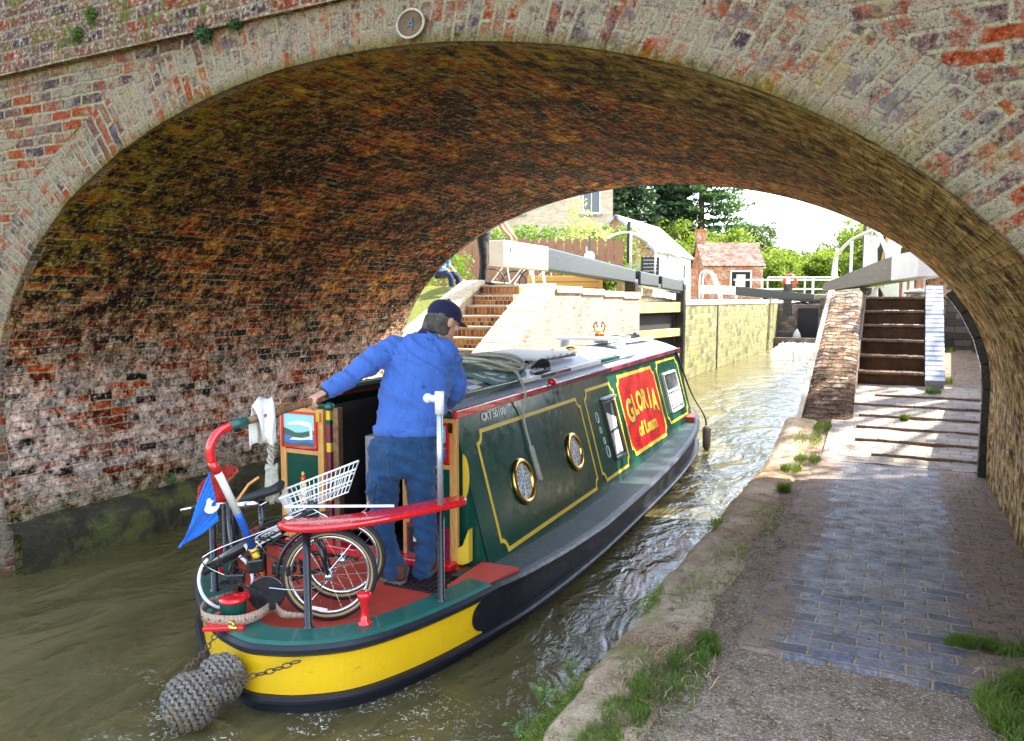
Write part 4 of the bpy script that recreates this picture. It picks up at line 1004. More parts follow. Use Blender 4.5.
# rear bulkhead around the door opening
mb.quad((-.80, YC0, .57), (-.34, YC0, .57), (-.34, YC0, 1.50), (-.556, YC0, 1.50)); mb.quad((.44, YC0, .57), (.80, YC0, .57), (.556, YC0, 1.50), (.44, YC0, 1.50))
for s in (1, -1):  # bulkhead returns down to the deck
    q = [(s*.80, YC0, .57), (s*.93, YC0+.0, .57), (s*.815, YC0, .95), (s*.80, YC0, .95)]
cabin = mb.build('cabin', M['green'], boat)
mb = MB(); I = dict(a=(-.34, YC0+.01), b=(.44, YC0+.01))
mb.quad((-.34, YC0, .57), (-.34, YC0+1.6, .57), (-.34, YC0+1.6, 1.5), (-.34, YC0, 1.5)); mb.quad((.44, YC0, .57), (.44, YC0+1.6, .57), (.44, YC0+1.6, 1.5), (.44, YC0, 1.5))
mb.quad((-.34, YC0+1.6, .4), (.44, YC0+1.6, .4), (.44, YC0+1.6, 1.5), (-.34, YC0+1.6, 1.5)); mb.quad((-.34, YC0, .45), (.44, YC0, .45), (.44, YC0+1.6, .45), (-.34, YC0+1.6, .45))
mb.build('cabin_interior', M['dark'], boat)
mb = MB(); mb.box((-.25, YC0+.35, 1.0), (.09, .12, .5)); mb.build('inner_shelf', M['white'], boat)
# roof with camber
mb = MB(); n = 14; ny = 16
for i in range(n):
    for j in range(ny):
        def W(a_, b2):
            t = -1+2*a_/n; y = YC0-.03+(YC1-YC0+.06)*b2/ny; return (.578*t, y, zr(y)+cam_h*(1-t*t)+.004)
        q = [W(i, j), W(i+1, j), W(i+1, j+1), W(i, j+1)]
        ym = (q[0][1]+q[2][1])/2
        if ym < YC0+.75 and -.34 < (q[0][0]+q[1][0])/2 < .44: continue
        mb.quad(*q)
roof = mb.build('roof', M['roof'], boat, smooth=True)
for x0 in (-.34, .44):
    pass
for s in (1, -1):
    mb = MB(); mb.bar((s*.585, YC0-.03, zr(1.4)-.006), (s*.585, 2.84, zr(2.84)-.006), .03, .05); mb.build('roof_edge_trim', M['red'], roof, bevel=.006)
    mb = MB(); mb.bar((s*.585, 2.845, zr(2.84)-.004), (s*.585, YC1+.02, zr(YC1)-.004), .03, .045); mb.build('roof_edge_trim', M['darkred'], roof, bevel=.006)
mb = MB(); mb.ball((.585, 2.97, zr(3)+.03), (.035, .035, .03)); mb.build('vent_knob', M['red'], roof, smooth=True)
# handrails on the roof, striped
cols = ['green', 'rawwhite', 'green', 'darkred', 'rawwhite', 'green', 'white']
for s in (1, -1):
    y = 1.55; k = 0
    mb = MB(); 
    for L_, m_ in ((1.0, 0), (.35, 1), (.3, 0), (.35, 2), (.8, 1), (.6, 0), (.7, 1)):
        mb.bar((s*.50, y, zr(y)+.075), (s*.50, y+L_, zr(y+L_)+.075), .05, .035, mi=m_); y += L_
    mb.build('roof_handrail', [M['green'], M['rawwhite'], M['darkred']], roof, bevel=.004)
# harlequin painted hatch border
mb = MB()
for i in range(7):
    for j in range(2):
        y = 1.62+i*.17; x = .27+j*.09; z = zr(y)+cam_h*(1-(x/.578)**2)+.012
        c_ = (i+j) % 3; zz = lambda x_: zr(y)+cam_h*(1-(x_/.578)**2)+.012
        mb.quad((x, y, zz(x)), (x+.09, y, zz(x+.09)), (x+.09, y+.17, zz(x+.09)), (x, y+.17, zz(x)), mi=c_)
mb.build('harlequin_border', [M['white'], M['darkred'], M['blue']], roof)
# sliding hatch pushed forward
mb = MB()
for j in range(8):
    for i in range(1):
        def W(t, y): return (.05+.42*t, y, zr(y)+cam_h*(1-((.05+.42*t)/.578)**2)+.045)
        t0, t1 = -1+2*j/8, -1+2*(j+1)/8; mb.quad(W(t0, 2.25), W(t1, 2.25), W(t1, 3.0), W(t0, 3.0))
ob = mb.build('sliding_hatch', M['greendeck'], roof); md = ob.modifiers.new('s', 'SOLIDIFY'); md.thickness = .025
# decoration on both cabin sides
def side(s):
    zt_ = Vector((-s*.245, 0, .9)).normalized(); nrm = Vector((s*.9, 0, .245)).normalized()
    def S(y, z, o=.003): return Vector((s*sx(z), y, z))+nrm*o
    def coach(y0, y1, z0, z1, c=.07, w=.026, dz=0, mat='lineyellow'):
        pts = []
        for (cy, cz_, sy, sz) in ((y0, z0, 1, 1), (y1, z0, -1, 1), (y1, z1, -1, -1), (y0, z1, 1, -1)):
            arc = []
            for k in range(7):
                a = pi/2*k/6
                arc.append((cy+sy*c*cos(a), cz_+sz*c*sin(a)) if True else 0)
            # concave bite centred on the corner
            if (sy, sz) in ((1, 1), (-1, -1)): arc = arc[::-1]
            pts += [S(y, z+(y-y0)*dz, .002) for y, z in arc]
        mb = MB(); mb.ribbon(pts if s > 0 else pts[::-1], w, nrm, .002); mb.build('coachline', M[mat], cabin)
    coach(1.66, 3.52, .61, 1.35); coach(3.66, 4.46, .62, 1.39); coach(6.16, 7.20, .75, 1.45)
    coach(4.62, 6.0, .67, 1.42, w=.035)
    mb = MB(); P_ = [(4.69, .67), (5.93, .67), (5.93, .74), (6.0, .74), (6.0, 1.35), (5.93, 1.35), (5.93, 1.42), (4.69, 1.42), (4.69, 1.35), (4.62, 1.35), (4.62, .74), (4.69, .74)]
    Pi = [S(y, z, .001) for y, z in P_]; mb._add(Pi, [tuple(range(len(Pi))) if s > 0 else tuple(range(len(Pi)))[::-1]]); pan = mb.build('name_panel', M['red'], cabin)
    # lettering: axis along the boat so that it reads from outside
    ax = Vector((0, s, 0))
    def T(y, z, o=.004, rot=0):
        p = S(y, z, o); r = Matrix((ax, zt_, nrm)).transposed() @ Matrix.Rotation(rot, 3, 'Z'); m = r.to_4x4(); m.translation = p; return m
    c0 = 5.31; word = 'GLORIA'; mbs = MB(); mby = MB()
    for i, chh in enumerate(word):
        t = (i-2.5)/2.5; y = c0+s*t*.46; zc = 1.04-.07*t*t; sz = .27+.05*abs(t); 
        text_mesh(chh, sz, mby, T(y, zc, .005, -t*.14), sx=.95, depth=.001, bold=.011); text_mesh(chh, sz, mbs, T(y+s*.016, zc-.016, .002, -t*.14), sx=.95, depth=.001, bold=.016)
    mby.build('lettering', M['lineyellow'], pan); mbs.build('letter_shadow', M['darkred'], pan)
    mby = MB(); text_mesh('of Leam', .19, mby, T(c0, .80), sx=1.15, depth=.001, bold=.006); mby.build('lettering', M['lineyellow'], pan)
    mby = MB(); text_mesh('CRT 50100', .072, mby, T(1.96, 1.405), sx=1.05, depth=.001, bold=.0015); mby.build('licence_number', M['rawwhite'], cabin)
    # portholes
    for y, z, r in ((2.15, .945, .150), (3.16, .965, .145)):
        c_ = S(y, z, 0)
        mb = MB(); mb.lathe([(r, 0), (r+.012, .006), (r+.006, .02), (r-.012, .028), (r-.026, .02), (r-.03, .004)], c_, nrm, 40, cap=False); ph = mb.build('porthole', M['brass'], cabin, smooth=True)
        mb = MB(); mb.lathe([(.001, 0), (r-.024, .0005), (r-.024, .006), (.001, .007)], c_, nrm, 32); mb.build('glass', M['lace'], ph)
        mb = MB(); bas = Matrix((ax, zt_, nrm)).transposed()
        for k in range(6):
            a = k*pi/3+.3; d = bas @ Vector((cos(a), sin(a), 0)); mb.bar(c_+nrm*.010+d*.02, c_+nrm*.010+d*(r-.03), .007, .003)
        mb.build('lace_pattern', M['rawwhite'], ph)
    # side hatch window with grey frame
    def frame_(y0, y1, z0, z1, w, th, mat, name, gl, curtain=None):
        mb = MB()
        for a, b_ in (((y0, z0), (y1, z0)), ((y1, z0), (y1, z1)), ((y1, z1), (y0, z1)), ((y0, z1), (y0, z0))): mb.bar(S(*a, th/2), S(*b_, th/2), w, th) if a[1] == b_[1] else mb.bar(S(*a, th/2), S(*b_, th/2), th, w)
        f = mb.build(name, mat, cabin, bevel=.003)
        mb = MB(); mb._add([S(y0, z0, .004), S(y1, z0, .004), S(y1, z1, .004), S(y0, z1, .004)], [(0, 1, 2, 3) if s > 0 else (3, 2, 1, 0)]); mb.build('glass', gl, f)
        return f
    f = frame_(4.06, 4.36, .74, 1.27, .028, .02, M['black'], 'window', M['winglass'])
    mb = MB(); mb.bar(S(4.05, 1.275, .03), S(4.38, 1.275, .03), .05, .016); mb.bar(S(4.06, 1.245, .02), S(4.37, 1.245, .02), .02, .01); mb.build('window_hood', M['steel'], f)
    mb = MB(); mb._add([S(4.09, 1.16, .008), S(4.34, 1.08, .008), S(4.32, 1.0, .008), S(4.10, .98, .008)], [(0, 3, 2, 1) if s < 0 else (0, 1, 2, 3)][:1]); mb.build('curtain', M['picwater'] if False else M['white'], f)
    mb = MB(); mb._add([S(4.09, .96, .007), S(4.33, .97, .007), S(4.33, .77, .007), S(4.09, .77, .007)], [(0, 1, 2, 3)]); mb.build('lower_pane', M['grey'], f)
    f = frame_(6.34, 6.95, .86, 1.30, .035, .022, M['white'], 'window', M['winglass'])
    mb = MB(); mb.bar(S(6.34, 1.09, .012), S(6.95, 1.09, .012), .03, .02); mb.build('glazing_bar', M['white'], f)
    mb = MB()
    for k in range(6):
        y = 6.40+k*.095; mb._add([S(y, 1.06, .007), S(y+.05, 1.06, .007), S(y+.04+.03*(k % 2), .89, .007), S(y-.0, .89, .007)], [(0, 1, 2, 3)])
    tag(mb.build('curtain_folds', M['rawwhite'], f))
    # chain of painted loops beside the hatch window
    mb = MB()
    for y, z, r in ((3.86, 1.14, .045), (3.87, 1.03, .028), (3.90, .93, .028), (3.93, .83, .05)):
        mb.tube([S(y+r*.7*cos(2*pi*k/12), z+r*sin(2*pi*k/12), .004) for k in range(12)], .005, 4, closed=True)
    mb.build('painted_scroll', M['white'], cabin)
side(1); side(-1)
# doors
def door(x0, x1, z0, z1, y):
    mb = MB(); w = .048; t = .035
    for c_, d in ((((x0+x0+w)/2, y, (z0+z1)/2), (w, t, z1-z0)), (((x1+x1-w)/2, y, (z0+z1)/2), (w, t, z1-z0)), (((x0+x1)/2, y, z1-w/2), (x1-x0-2*w, t-.004, w)), (((x0+x1)/2, y, z0+w/2), (x1-x0-2*w, t-.004, w)), (((x0+x1)/2, y, 1.185), (x1-x0-2*w, t-.004, .03))): mb.box(c_, d)
    d = mb.build('cabin_door', M['pine'], boat, bevel=.004)
    a, b_ = x0+w, x1-w; yf = y-.012
    mb = MB(); mb.box(((a+b_)/2, y, .9), (b_-a, .014, .56)); mb.build('green_panel', M['green'], d)
    mb = MB(); cx_ = (a+b_)/2
    for z, r, m_ in ((1.04, .012, 1), (1.005, .020, 0), (.965, .026, 1), (.92, .028, 2), (.875, .026, 1), (.83, .024, 0), (.79, .014, 1)):
        for k in range(6):
            an = k*pi/3+z; mb.ball((cx_+r*.7*cos(an), y-.010, z+r*.7*sin(an)), (r*.5, .003, r*.5), 8, m_)
        mb.ball((cx_, y-.013, z), (r*.4, .003, r*.4), 8, 2 if m_ else 1)
    mb.build('painted_rose', [M['red'], M['lineyellow'], M['rawwhite']], d)
    mb = MB(); z = 1.215; h = z1-.03-z; A_ = x0+.03; B_ = x1-.055
    for q in (((A_+B_)/2, yf-.008, z+.004), ((A_+B_)/2, yf-.008, z+h)): mb.box(q, (B_-A_+.016, .02, .016))
    for xq in (A_, B_): mb.box((xq, yf-.008, z+h/2), (.018, .02, h-.01))
    pf = mb.build('picture_frame', M['red'], d)
    mb = MB(); yy = yf-.010
    mb.quad((A_, yy, z), (B_, yy, z), (B_, yy, z+h), (A_, yy, z+h), mi=0)
    def R(x0_, x1_, zz0, zz1, m_, o): mb.quad((A_+(B_-A_)*x0_, yy-o, z+h*zz0), (A_+(B_-A_)*x1_, yy-o, z+h*zz0), (A_+(B_-A_)*x1_, yy-o, z+h*zz1), (A_+(B_-A_)*x0_, yy-o, z+h*zz1), mi=m_)
    def Pg(pts, m_, o): mb._add([(A_+(B_-A_)*x, yy-o, z+h*q) for x, q in pts], [tuple(range(len(pts)))], None, m_)
    Pg([(0, .1), (1, .1), (1, .38), (.7, .32), (.5, .28), (.25, .33), (0, .36)], 1, .001)
    Pg([(0, .36), (.25, .33), (.5, .28), (.75, .34), (1, .4), (1, .52), (.8, .50), (.6, .44), (.4, .42), (.2, .5), (0, .56)], 2, .0015)
    Pg([(.1, .62), (.5, .66), (.9, .58), (.85, .74), (.5, .78), (.2, .7)], 3, .001)
    Pg([(.2, .2), (.55, .22), (.9, .27), (.85, .34), (.6, .28), (.3, .28)], 3, .002)
    Pg([(0, 0), (1, 0), (1, .12), (.7, .17), (.3, .1), (0, .14)], 2, .002); R(.82, .9, .25, .6, 3, .0022)
    mb.build('painted_landscape', [M['picsky'], M['picwater'], M['pichill'], M['piccloud']], pf)
    mb = MB(); mb.box((B_-.0+.022, yf-.012, z1-.05), (.03, .012, .06)); mb.build('hinge', M['brass'], d)
door(-.715, -.355, .60, 1.475, YC0-.06); dr = door(.245, .625, .56, 1.475, YC0-.06)
mb = MB(); mb.box((.43, YC0-.085, .72), (.30, .012, .20)); mb.build('step_plate', M['darkred'], boat); mb = MB(); mb.box((.42, YC0-.095, .72), (.24, .012, .16)); mb.build('plate_panel', M['black'], boat)
mb = MB(); mb.box((.36, YC0-.103, .73), (.045, .006, .035)); mb.build('plate_emblem', M['rawwhite'], boat)
mb = MB(); z = .58
for L_, m_ in ((.30, 0), (.02, 1), (.30, 0), (.06, 1), (.12, 0), (.03, 2), (.06, 1)): mb.box((-.322, YC0-.05, z+L_/2), (.03, .035, L_), mi=m_); z += L_
mb.build('door_jamb', [M['darkred'], M['lineyellow'], M['green']], boat)
mb = MB(); mb.box((-.275, YC0-.03, 1.03), (.045, .05, .92)); mb.build('door_post', M['brownwood'], boat, bevel=.004)
mb = MB(); mb.lathe([(.0, 0), (.03, .0), (.035, .02), (.02, .045), (0, .05)], (-.32, YC0-.05, 1.475), n=14); mb.build('post_knob', M['greendeck'], boat, smooth=True)
mb = MB(); mb.prism([(.60, .60), (.66, .60), (.70, .62), (.70, .82), (.66, .72), (.60, .68)], YC0-.07, YC0-.02, axis='y'); mb.build('step_bracket', M['lineyellow'], boat)
mb = MB(); mb.box((.0, YC0-.10, .595), (1.25, .12, .05)); mb.build('door_sill', M['red'], boat, bevel=.008)
mb = MB(); N = 16; mb._add([(.60+.0, YC0-.012, 1.12)]+[(.655+.0*k, YC0-.012, 0) for k in range(0)]+[(.632+.045*sin(pi*k/N), YC0-.012, 1.12-.14*cos(pi*k/N)) for k in range(N+1)], [tuple(range(1, N+2))]); mb.build('yellow_crescent', M['lineyellow'], boat)
# lattice mat
mb = MB(); mq = [(.27, 1.27), (.52, 1.35), (.78, 1.22), (.62, 1.0), (.36, 1.02)]
for i in range(11):
    t = i/10; a_ = Vector((.30, 1.34, .578)).lerp(Vector((.38, .98, .578)), t); b_ = Vector((.80, 1.32, .578)).lerp(Vector((.74, .98, .578)), t); mb.bar(a_, b_, .010, .008)
    a_ = Vector((.30, 1.34, .578)).lerp(Vector((.80, 1.32, .578)), t); b_ = Vector((.38, .98, .578)).lerp(Vector((.74, .98, .578)), t); mb.bar(a_, b_, .010, .008)
tag(mb.build('rubber_mat', M['rubber'], None)); ob = bpy.data.objects['rubber_mat']; ob.location = boat.location; ob.rotation_euler = boat.rotation_euler; ob.scale = boat.scale; tag(ob, 'black lattice rubber mat on the red stern deck by the door', 'mat')
# taffrail seats
def seat(s):
    if s > 0: o_ = [(.29, .235), (.36, .20), (.47, .22), (.60, .33), (.70, .48), (.80, .68), (.88, .86), (.91, .95)]; i_ = [(.89, 1.01), (.83, 1.02), (.75, .88), (.66, .70), (.56, .545), (.44, .39), (.34, .325)]; posts = ((.43, .27), (.84, .82))
    else: o_ = [(.25, .40), (.28, .33), (.36, .35), (.50, .48), (.64, .62), (.76, .80), (.88, 1.0)]; i_ = [(.84, 1.07), (.74, 1.02), (.62, .84), (.50, .70), (.38, .58), (.28, .50)]; posts = ((.33, .42), (.74, .90))
    pts = catmull([(x, y, 0) for x, y in o_+i_], 4, closed=True)
    mb = MB(); mb.prism([(s*p.x, p.y) for p in pts][::s], 1.095, 1.13); st_ = mb.build('rail_seat', M['red'], boat, bevel=.014, seg=3)
    for x, y in posts:
        mb = MB(); mb.lathe([(.028, 0), (.028, .01), (.019, .015), (.019, .49)], (s*x, y, .615), n=16); mb.build('rail_post', M['black'], boat, smooth=True)
seat(1); seat(-1)
mb = MB(); mb.box((-.44, .66, .93), (.16, .03, .40), rz=-.5); mb.build('rail_board', M['black'], boat)
# bollards
for x, y in ((.655, .41), (-.52, .62)):
    mb = MB(); mb.lathe([(.036, 0), (.036, .01), (.022, .02), (.018, .06), (.021, .115), (.033, .13), (.036, .15), (.030, .16), (.0, .162)], (x, y, .62), n=20); mb.build('mooring_dolly', M['red'], boat, smooth=True)
# rudder stock, swan neck and tiller
Rb = Matrix.Translation((-3.283, 2.736, -.3045)) @ Matrix.Rotation(radians(1.9), 4, 'Z') @ Matrix.Scale(BS, 4)
RbI = (Matrix.Translation((-2.88, 2.4, 0)) @ Matrix.Rotation(radians(1.9), 4, 'Z')).inverted()
def wl(p): return RbI @ Vector(p)
b0 = wl((-2.835, 2.575, .62))
mb = MB(); mb.box((b0.x, b0.y-.03, .630), (.19, .20, .022), rz=.5); mb.build('rudder_plate', M['red'], boat, bevel=.006)
mb = MB(); mb.lathe([(.062, 0), (.062, .085), (.055, .09)], (b0.x, b0.y, .64), n=24); mb.build('rudder_tube', M['green'], boat, smooth=False)
mb = MB(); mb.lathe([(.064, 0), (.066, .012), (.05, .022), (0, .024)], (b0.x, b0.y, .722), n=24); sn = mb.build('rudder_cap', M['red'], boat, smooth=True)
tp = [wl(p) for p in ((-2.83, 2.58, .735), (-2.813, 2.66, .725), (-2.8, 2.714, .738), (-2.796, 2.732, .778), (-2.801, 2.709, .888), (-2.821, 2.621, 1.122), (-2.841, 2.537, 1.326), (-2.851, 2.491, 1.421), (-2.853, 2.487, 1.488), (-2.844, 2.521, 1.55), (-2.829, 2.586, 1.578), (-2.809, 2.674, 1.590))]
def tub(a, b_, mat, nm, r=.0185): 
    mb = MB(); mb.tube(catmull(tp[a:b_+1], 6), r, 14); return mb.build(nm, mat, sw_ if nm != 'swan_neck' else boat, smooth=True)
sw_ = None
sw_ = tub(0, 3, M['red'], 'swan_neck', .021)
mb = MB(); mb.tube([tp[3], tp[4]], .0188, 14); mb.tube([tp[4], tp[4].lerp(tp[5], .25)], .0187, 14); 
def seg(a, b_, m_, r=.0188): mb = MB(); mb.tube([a, b_], r, 14); mb.build('tiller_stripe', M[m_], sw_, smooth=True)
q1 = tp[4].lerp(tp[5], .30); q0 = tp[3].lerp(tp[4], .36); q2 = tp[5].lerp(tp[6], .13); q3 = tp[6].lerp(tp[7], .4)
seg(tp[3], q0, 'red', .0190); mb = MB(); mb.tube([q0, tp[4], q1], .0188, 14); mb.build('tiller_stripe', M['yellow'], sw_, smooth=True)
mb = MB(); mb.tube([q1, tp[5], q2], .0187, 14); mb.build('tiller_stripe', M['blue'], sw_, smooth=True); mb = MB(); mb.tube([q2, tp[6], q3], .0186, 14); mb.build('tiller_stripe', M['rawwhite'], sw_, smooth=True)
mb = MB(); mb.tube([q3, tp[7]], .0195, 14); mb.build('tiller_stripe', M['red'], sw_, smooth=True)
mb = MB(); mb.tube(catmull(tp[7:11], 8), .021, 14); mb.build('red_bend', M['red'], sw_, smooth=True)
mb = MB(); mb.tube([tp[10], tp[11]], .0215, 14); mb.build('green_collar', M['greendeck'], sw_, smooth=True)
t1 = wl((-2.712, 3.103, 1.657)); t1 = t1+(t1-tp[11]).normalized()*.05
mb = MB(); mb.tube([tp[11], tp[11].lerp(t1, .2), tp[11].lerp(t1, .6), tp[11].lerp(t1, .85), t1], [.018, .0200, .0185, .0205, .014], 14); mb.build('tiller_bar', M['brownwood'], sw_, smooth=True)
# silver tube with white tee on the right rail
mb = MB(); mb.tube([(.84, .82, 1.12), (.84, .82, 1.62)], .0165, 14); sv_ = mb.build('silver_tube', M['steel'], boat, smooth=True)
mb = MB(); mb.tube([(.84, .82, 1.60), (.84, .82, 1.715)], .024, 14); mb.tube([(.84, .82, 1.675), (.775, .83, 1.675)], .019, 12); mb.ball((.765, .832, 1.675), .026, 12); mb.build('white_tee', M['rawwhite'], sv_, smooth=True)
# mooring eye, anodes
mb = MB(); mb.ball((.13, .09, .635), (.03, .02, .015)); mb.tube([(.13+.018*cos(a*.5), .08, .645+.018*sin(a*.5)) for a in range(13)], .005, 6); mb.build('brass_cleat', M['brass'], boat, smooth=True)

# ---------------- things on the boat (top level, in the boat's frame)
def onboat(o, label, cat, group=None):
    o.matrix_basis = Rb @ o.matrix_basis if o.type == 'EMPTY' else Rb; return tag(o, label, cat, group)
def bempty(name, label, cat, loc=(0, 0, 0), rz=0, group=None):
    p = Rb @ Vector(loc); return empty(name, p, radians(1.9)+rz, label, cat, group, scale=BS)
# fender
fe = bempty('rope_fender', 'big tarred rope button fender hanging in chains from the yellow stern', 'fender')
mb = MB(); f1 = Vector((.185, -.045, .455)); f2 = Vector((.135, -.175, .40))
ax_ = (f2-f1).normalized()
def fball(c, r, n_r=13):
    z = ax_; x = z.orthogonal().normalized(); y = z.cross(x)
    mb.lathe([(max(.001, r*.93*sin(pi*i/12)), -r*.9*cos(pi*i/12)) for i in range(13)], c, z, n=24)
    for i in range(1, n_r):
        th = pi*i/n_r; n = max(12, int(2*pi*r*sin(th)/.0135)//2*2); pts = []
        for k in range(n):
            a = 2*pi*k/n; s_ = 1 if k % 2 else -1; t2 = th+s_*.055; rr = r*(1+.035*s_*(1 if i % 2 else -1)+.02*mnoise.noise(Vector((a*2, th*3, r*9))))
            pts.append(c+(x*cos(a)+y*sin(a))*rr*sin(t2)+z*rr*.96*cos(t2))
        mb.tube(pts, r*.098, 6, closed=True)
for c_, r_ in ((f1, .104), (f2, .118)): fball(c_, r_)
mb.build('rope_body', M['fender'], fe, smooth=True)
def chain(a, b_, par, n=9, r=.012):
    mb = MB(); a = Vector(a); b_ = Vector(b_); d = (b_-a); L_ = d.length/n; t = d.normalized(); u = t.orthogonal().normalized(); w = t.cross(u)
    for i in range(n):
        c_ = a+t*L_*(i+.5)+Vector((0, 0, -.02*sin(pi*(i+.5)/n))); s_ = u if i % 2 else w
        mb.tube([c_+t*cos(k*pi/4)*L_*.68+s_*sin(k*pi/4)*r for k in range(8)], .0035, 5, closed=True)
    mb.build('chain', M['iron'], par, smooth=True)
chain((.06, .05, .60), f2+Vector((-.06, .02, .12)), fe, 10); chain((.53, .085, .555), f1+Vector((.06, -.10, .05)), fe, 10)
# pennant
fl = bempty('pennant', 'blue triangular pennant with a white duck tied to the swan neck', 'flag')
c1, c2, c3 = wl((-2.852, 2.48, 1.375)), wl((-2.841, 2.515, 1.132)), wl((-2.89, 2.33, 1.046))
mb = MB(); n = 12
def fpnt(u, v):  # u along, v across
    p = c1.lerp(c2, v).lerp(c3, u); w = .012*sin(u*7+v*2)*u+.006*sin(v*9+u*4); nrm_ = (c2-c1).cross(c3-c1).normalized(); return p+nrm_*w
for i in range(n):
    for j in range(8):
        mb.quad(fpnt(i/n, j/8), fpnt((i+1)/n, j/8), fpnt((i+1)/n, (j+1)/8), fpnt(i/n, (j+1)/8))
flc = mb.build('flag_cloth', M['flag'], fl, smooth=True); md = flc.modifiers.new('s', 'SOLIDIFY'); md.thickness = .002
duck = [(.0, .48), (.05, .60), (.10, .66), (.13, .82), (.22, .92), (.32, .90), (.38, .80), (.50, .79), (.44, .72), (.38, .68), (.36, .58), (.50, .54), (.66, .58), (.80, .64), (.74, .48), (.62, .36), (.42, .28), (.2, .30), (.06, .38)]
mb = MB(); nrm_ = (c2-c1).cross(c3-c1).normalized(); 
o3 = c1.lerp(c2, .62).lerp(c3, .12); uu = Vector((-(c1-o3).z*0, 0, 1)); hh = (c3-c2); hh.z = 0; hh.normalize(); hh = -hh
camdir = (wl((0, 0, 2.175))-o3).normalized(); sgn = 1 if nrm_.dot(camdir) > 0 else -1
for sg in (1, -1):
    vs = [o3+hh*(x-.40)*.10+Vector((0, 0, 1))*(y-.5)*.12+nrm_*sg*.006 for x, y in duck]; 
    mb._add([v for v in vs], [tuple(range(len(vs)))])
mb.build('duck_emblem', M['rawwhite'], flc)
# white cloth over the tiller
wc = bempty('white_rag', 'white cloth draped over the tiller near the red swan neck', 'cloth')
mb = MB(); n = 14; tc = wl((-2.79, 2.76, 1.605)); td = (t1-tp[11]).normalized(); td2 = Vector((td.y, -td.x, 0)).normalized()
V_ = []
for i in range(n+1):
    for j in range(n+1):
        u = i/n; v = -1+2*j/n
        w = .055*(1-.35*abs(v)); 
        zq = .034-.175*abs(v)**1.2+.012*sin(v*8+u*5)
        if abs(v) < .25: zq += .055*(1-abs(v)/.25)*(.5+.8*u)
        V_.append(tc+td*((u-.5)*2*w+.02*v)+td2*(.028*math.copysign(min(1, abs(v)*3), v)+.008*sin(u*9+v*3))+Vector((0, 0, zq+.012*sin(u*6))))
mb._add(V_, [(i*(n+1)+j, (i+1)*(n+1)+j, (i+1)*(n+1)+j+1, i*(n+1)+j+1) for i in range(n) for j in range(n)])
ob = mb.build('rag_fold', M['whitecloth'], wc, smooth=True); md = ob.modifiers.new('s', 'SOLIDIFY'); md.thickness = .004
# knotted rope hanging from the tiller
kr = bempty('knotted_rope', 'pale braided rope hanging in knots from the tiller', 'rope')
p0 = wl((-2.782, 2.80, 1.63)); mb = MB()
for k in range(3):
    pts = []
    for i in range(80):
        t = i/79; a = t*22+k*2.1; rr = .010+.004*sin(t*40)
        pts.append(p0+Vector((rr*cos(a)+.004*sin(t*5), rr*sin(a), -t*.30)))
    mb.tube(pts, .0075, 6)
for zc, rr in ((-.15, .022), (-.29, .026)):
    mb.tube([p0+Vector((rr*cos(a*.6), rr*sin(a*.6), zc+.012*sin(a*1.7))) for a in range(24)], .008, 6)
mb.build('rope_upper', M['rope'], kr, smooth=True)
mb = MB()
for k in range(16):
    a = 2*pi*k/16; pts = [p0+Vector((.020*cos(a), .020*sin(a), -.28)), p0+Vector((.028*cos(a), .028*sin(a), -.38)), p0+Vector((.026*cos(a)+.004*sin(k), .026*sin(a), -.455-.02*random.random()))]
    mb.tube(catmull(pts, 3), .007, 5)
mb.build('rope_tassel', M['rope'], kr, smooth=True)
# leather belt on the stern
lb_ = bempty('leather_belt', 'tan leather strap looped loosely round the rudder tube', 'strap')
mb = MB(); N = 40; path = catmull([(b0.x-.16, b0.y+.16, .60), (b0.x-.20, b0.y+.02, .60), (b0.x-.13, b0.y-.08, .60), (b0.x-.03, b0.y-.105, .60), (b0.x+.09, b0.y-.06, .60), (b0.x+.13, b0.y+.03, .60), (b0.x+.12, b0.y+.14, .60), (b0.x+.22, b0.y+.10, .60), (b0.x+.34, b0.y+.16, .60)], 6)
for i in range(len(path)-1):
    a, c_ = path[i], path[i+1]; z0 = .634; h_ = .05
    if i > 38: h_ = .05*(1-(i-38)/14)
    mb.quad((a.x, a.y, z0), (c_.x, c_.y, z0), (c_.x, c_.y, z0+h_), (a.x, a.y, z0+h_))
ob = mb.build('strap', M['leather'], lb_, smooth=True); md = ob.modifiers.new('s', 'SOLIDIFY'); md.thickness = .005
mb = MB()
for i in range(8, 30, 3): a = path[i]; mb.ball((a.x*1+(a.x-b0.x)*.03, a.y+(a.y-b0.y)*.03, .659), (.004, .004, .004), 6)
mb.build('strap_holes', M['dark'], lb_)
# white loop of hose
wh = bempty('white_hose', 'loop of white hose lying against the left stern rail post', 'hose')
def wp(*a): return [wl(p) for p in a]
mb = MB(); hc = wl((-2.93, 2.62, .79)); N = 24
pts = []
for k in range(19):
    a = pi*.72+2*pi*.80*k/18; pts.append(hc+Vector((.862*cos(a)*.13, .5*cos(a)*.13, .145*sin(a))))
mb.tube(catmull(pts, 3), .0085, 8); mb.build('hose', M['rawwhite'], wh, smooth=True)
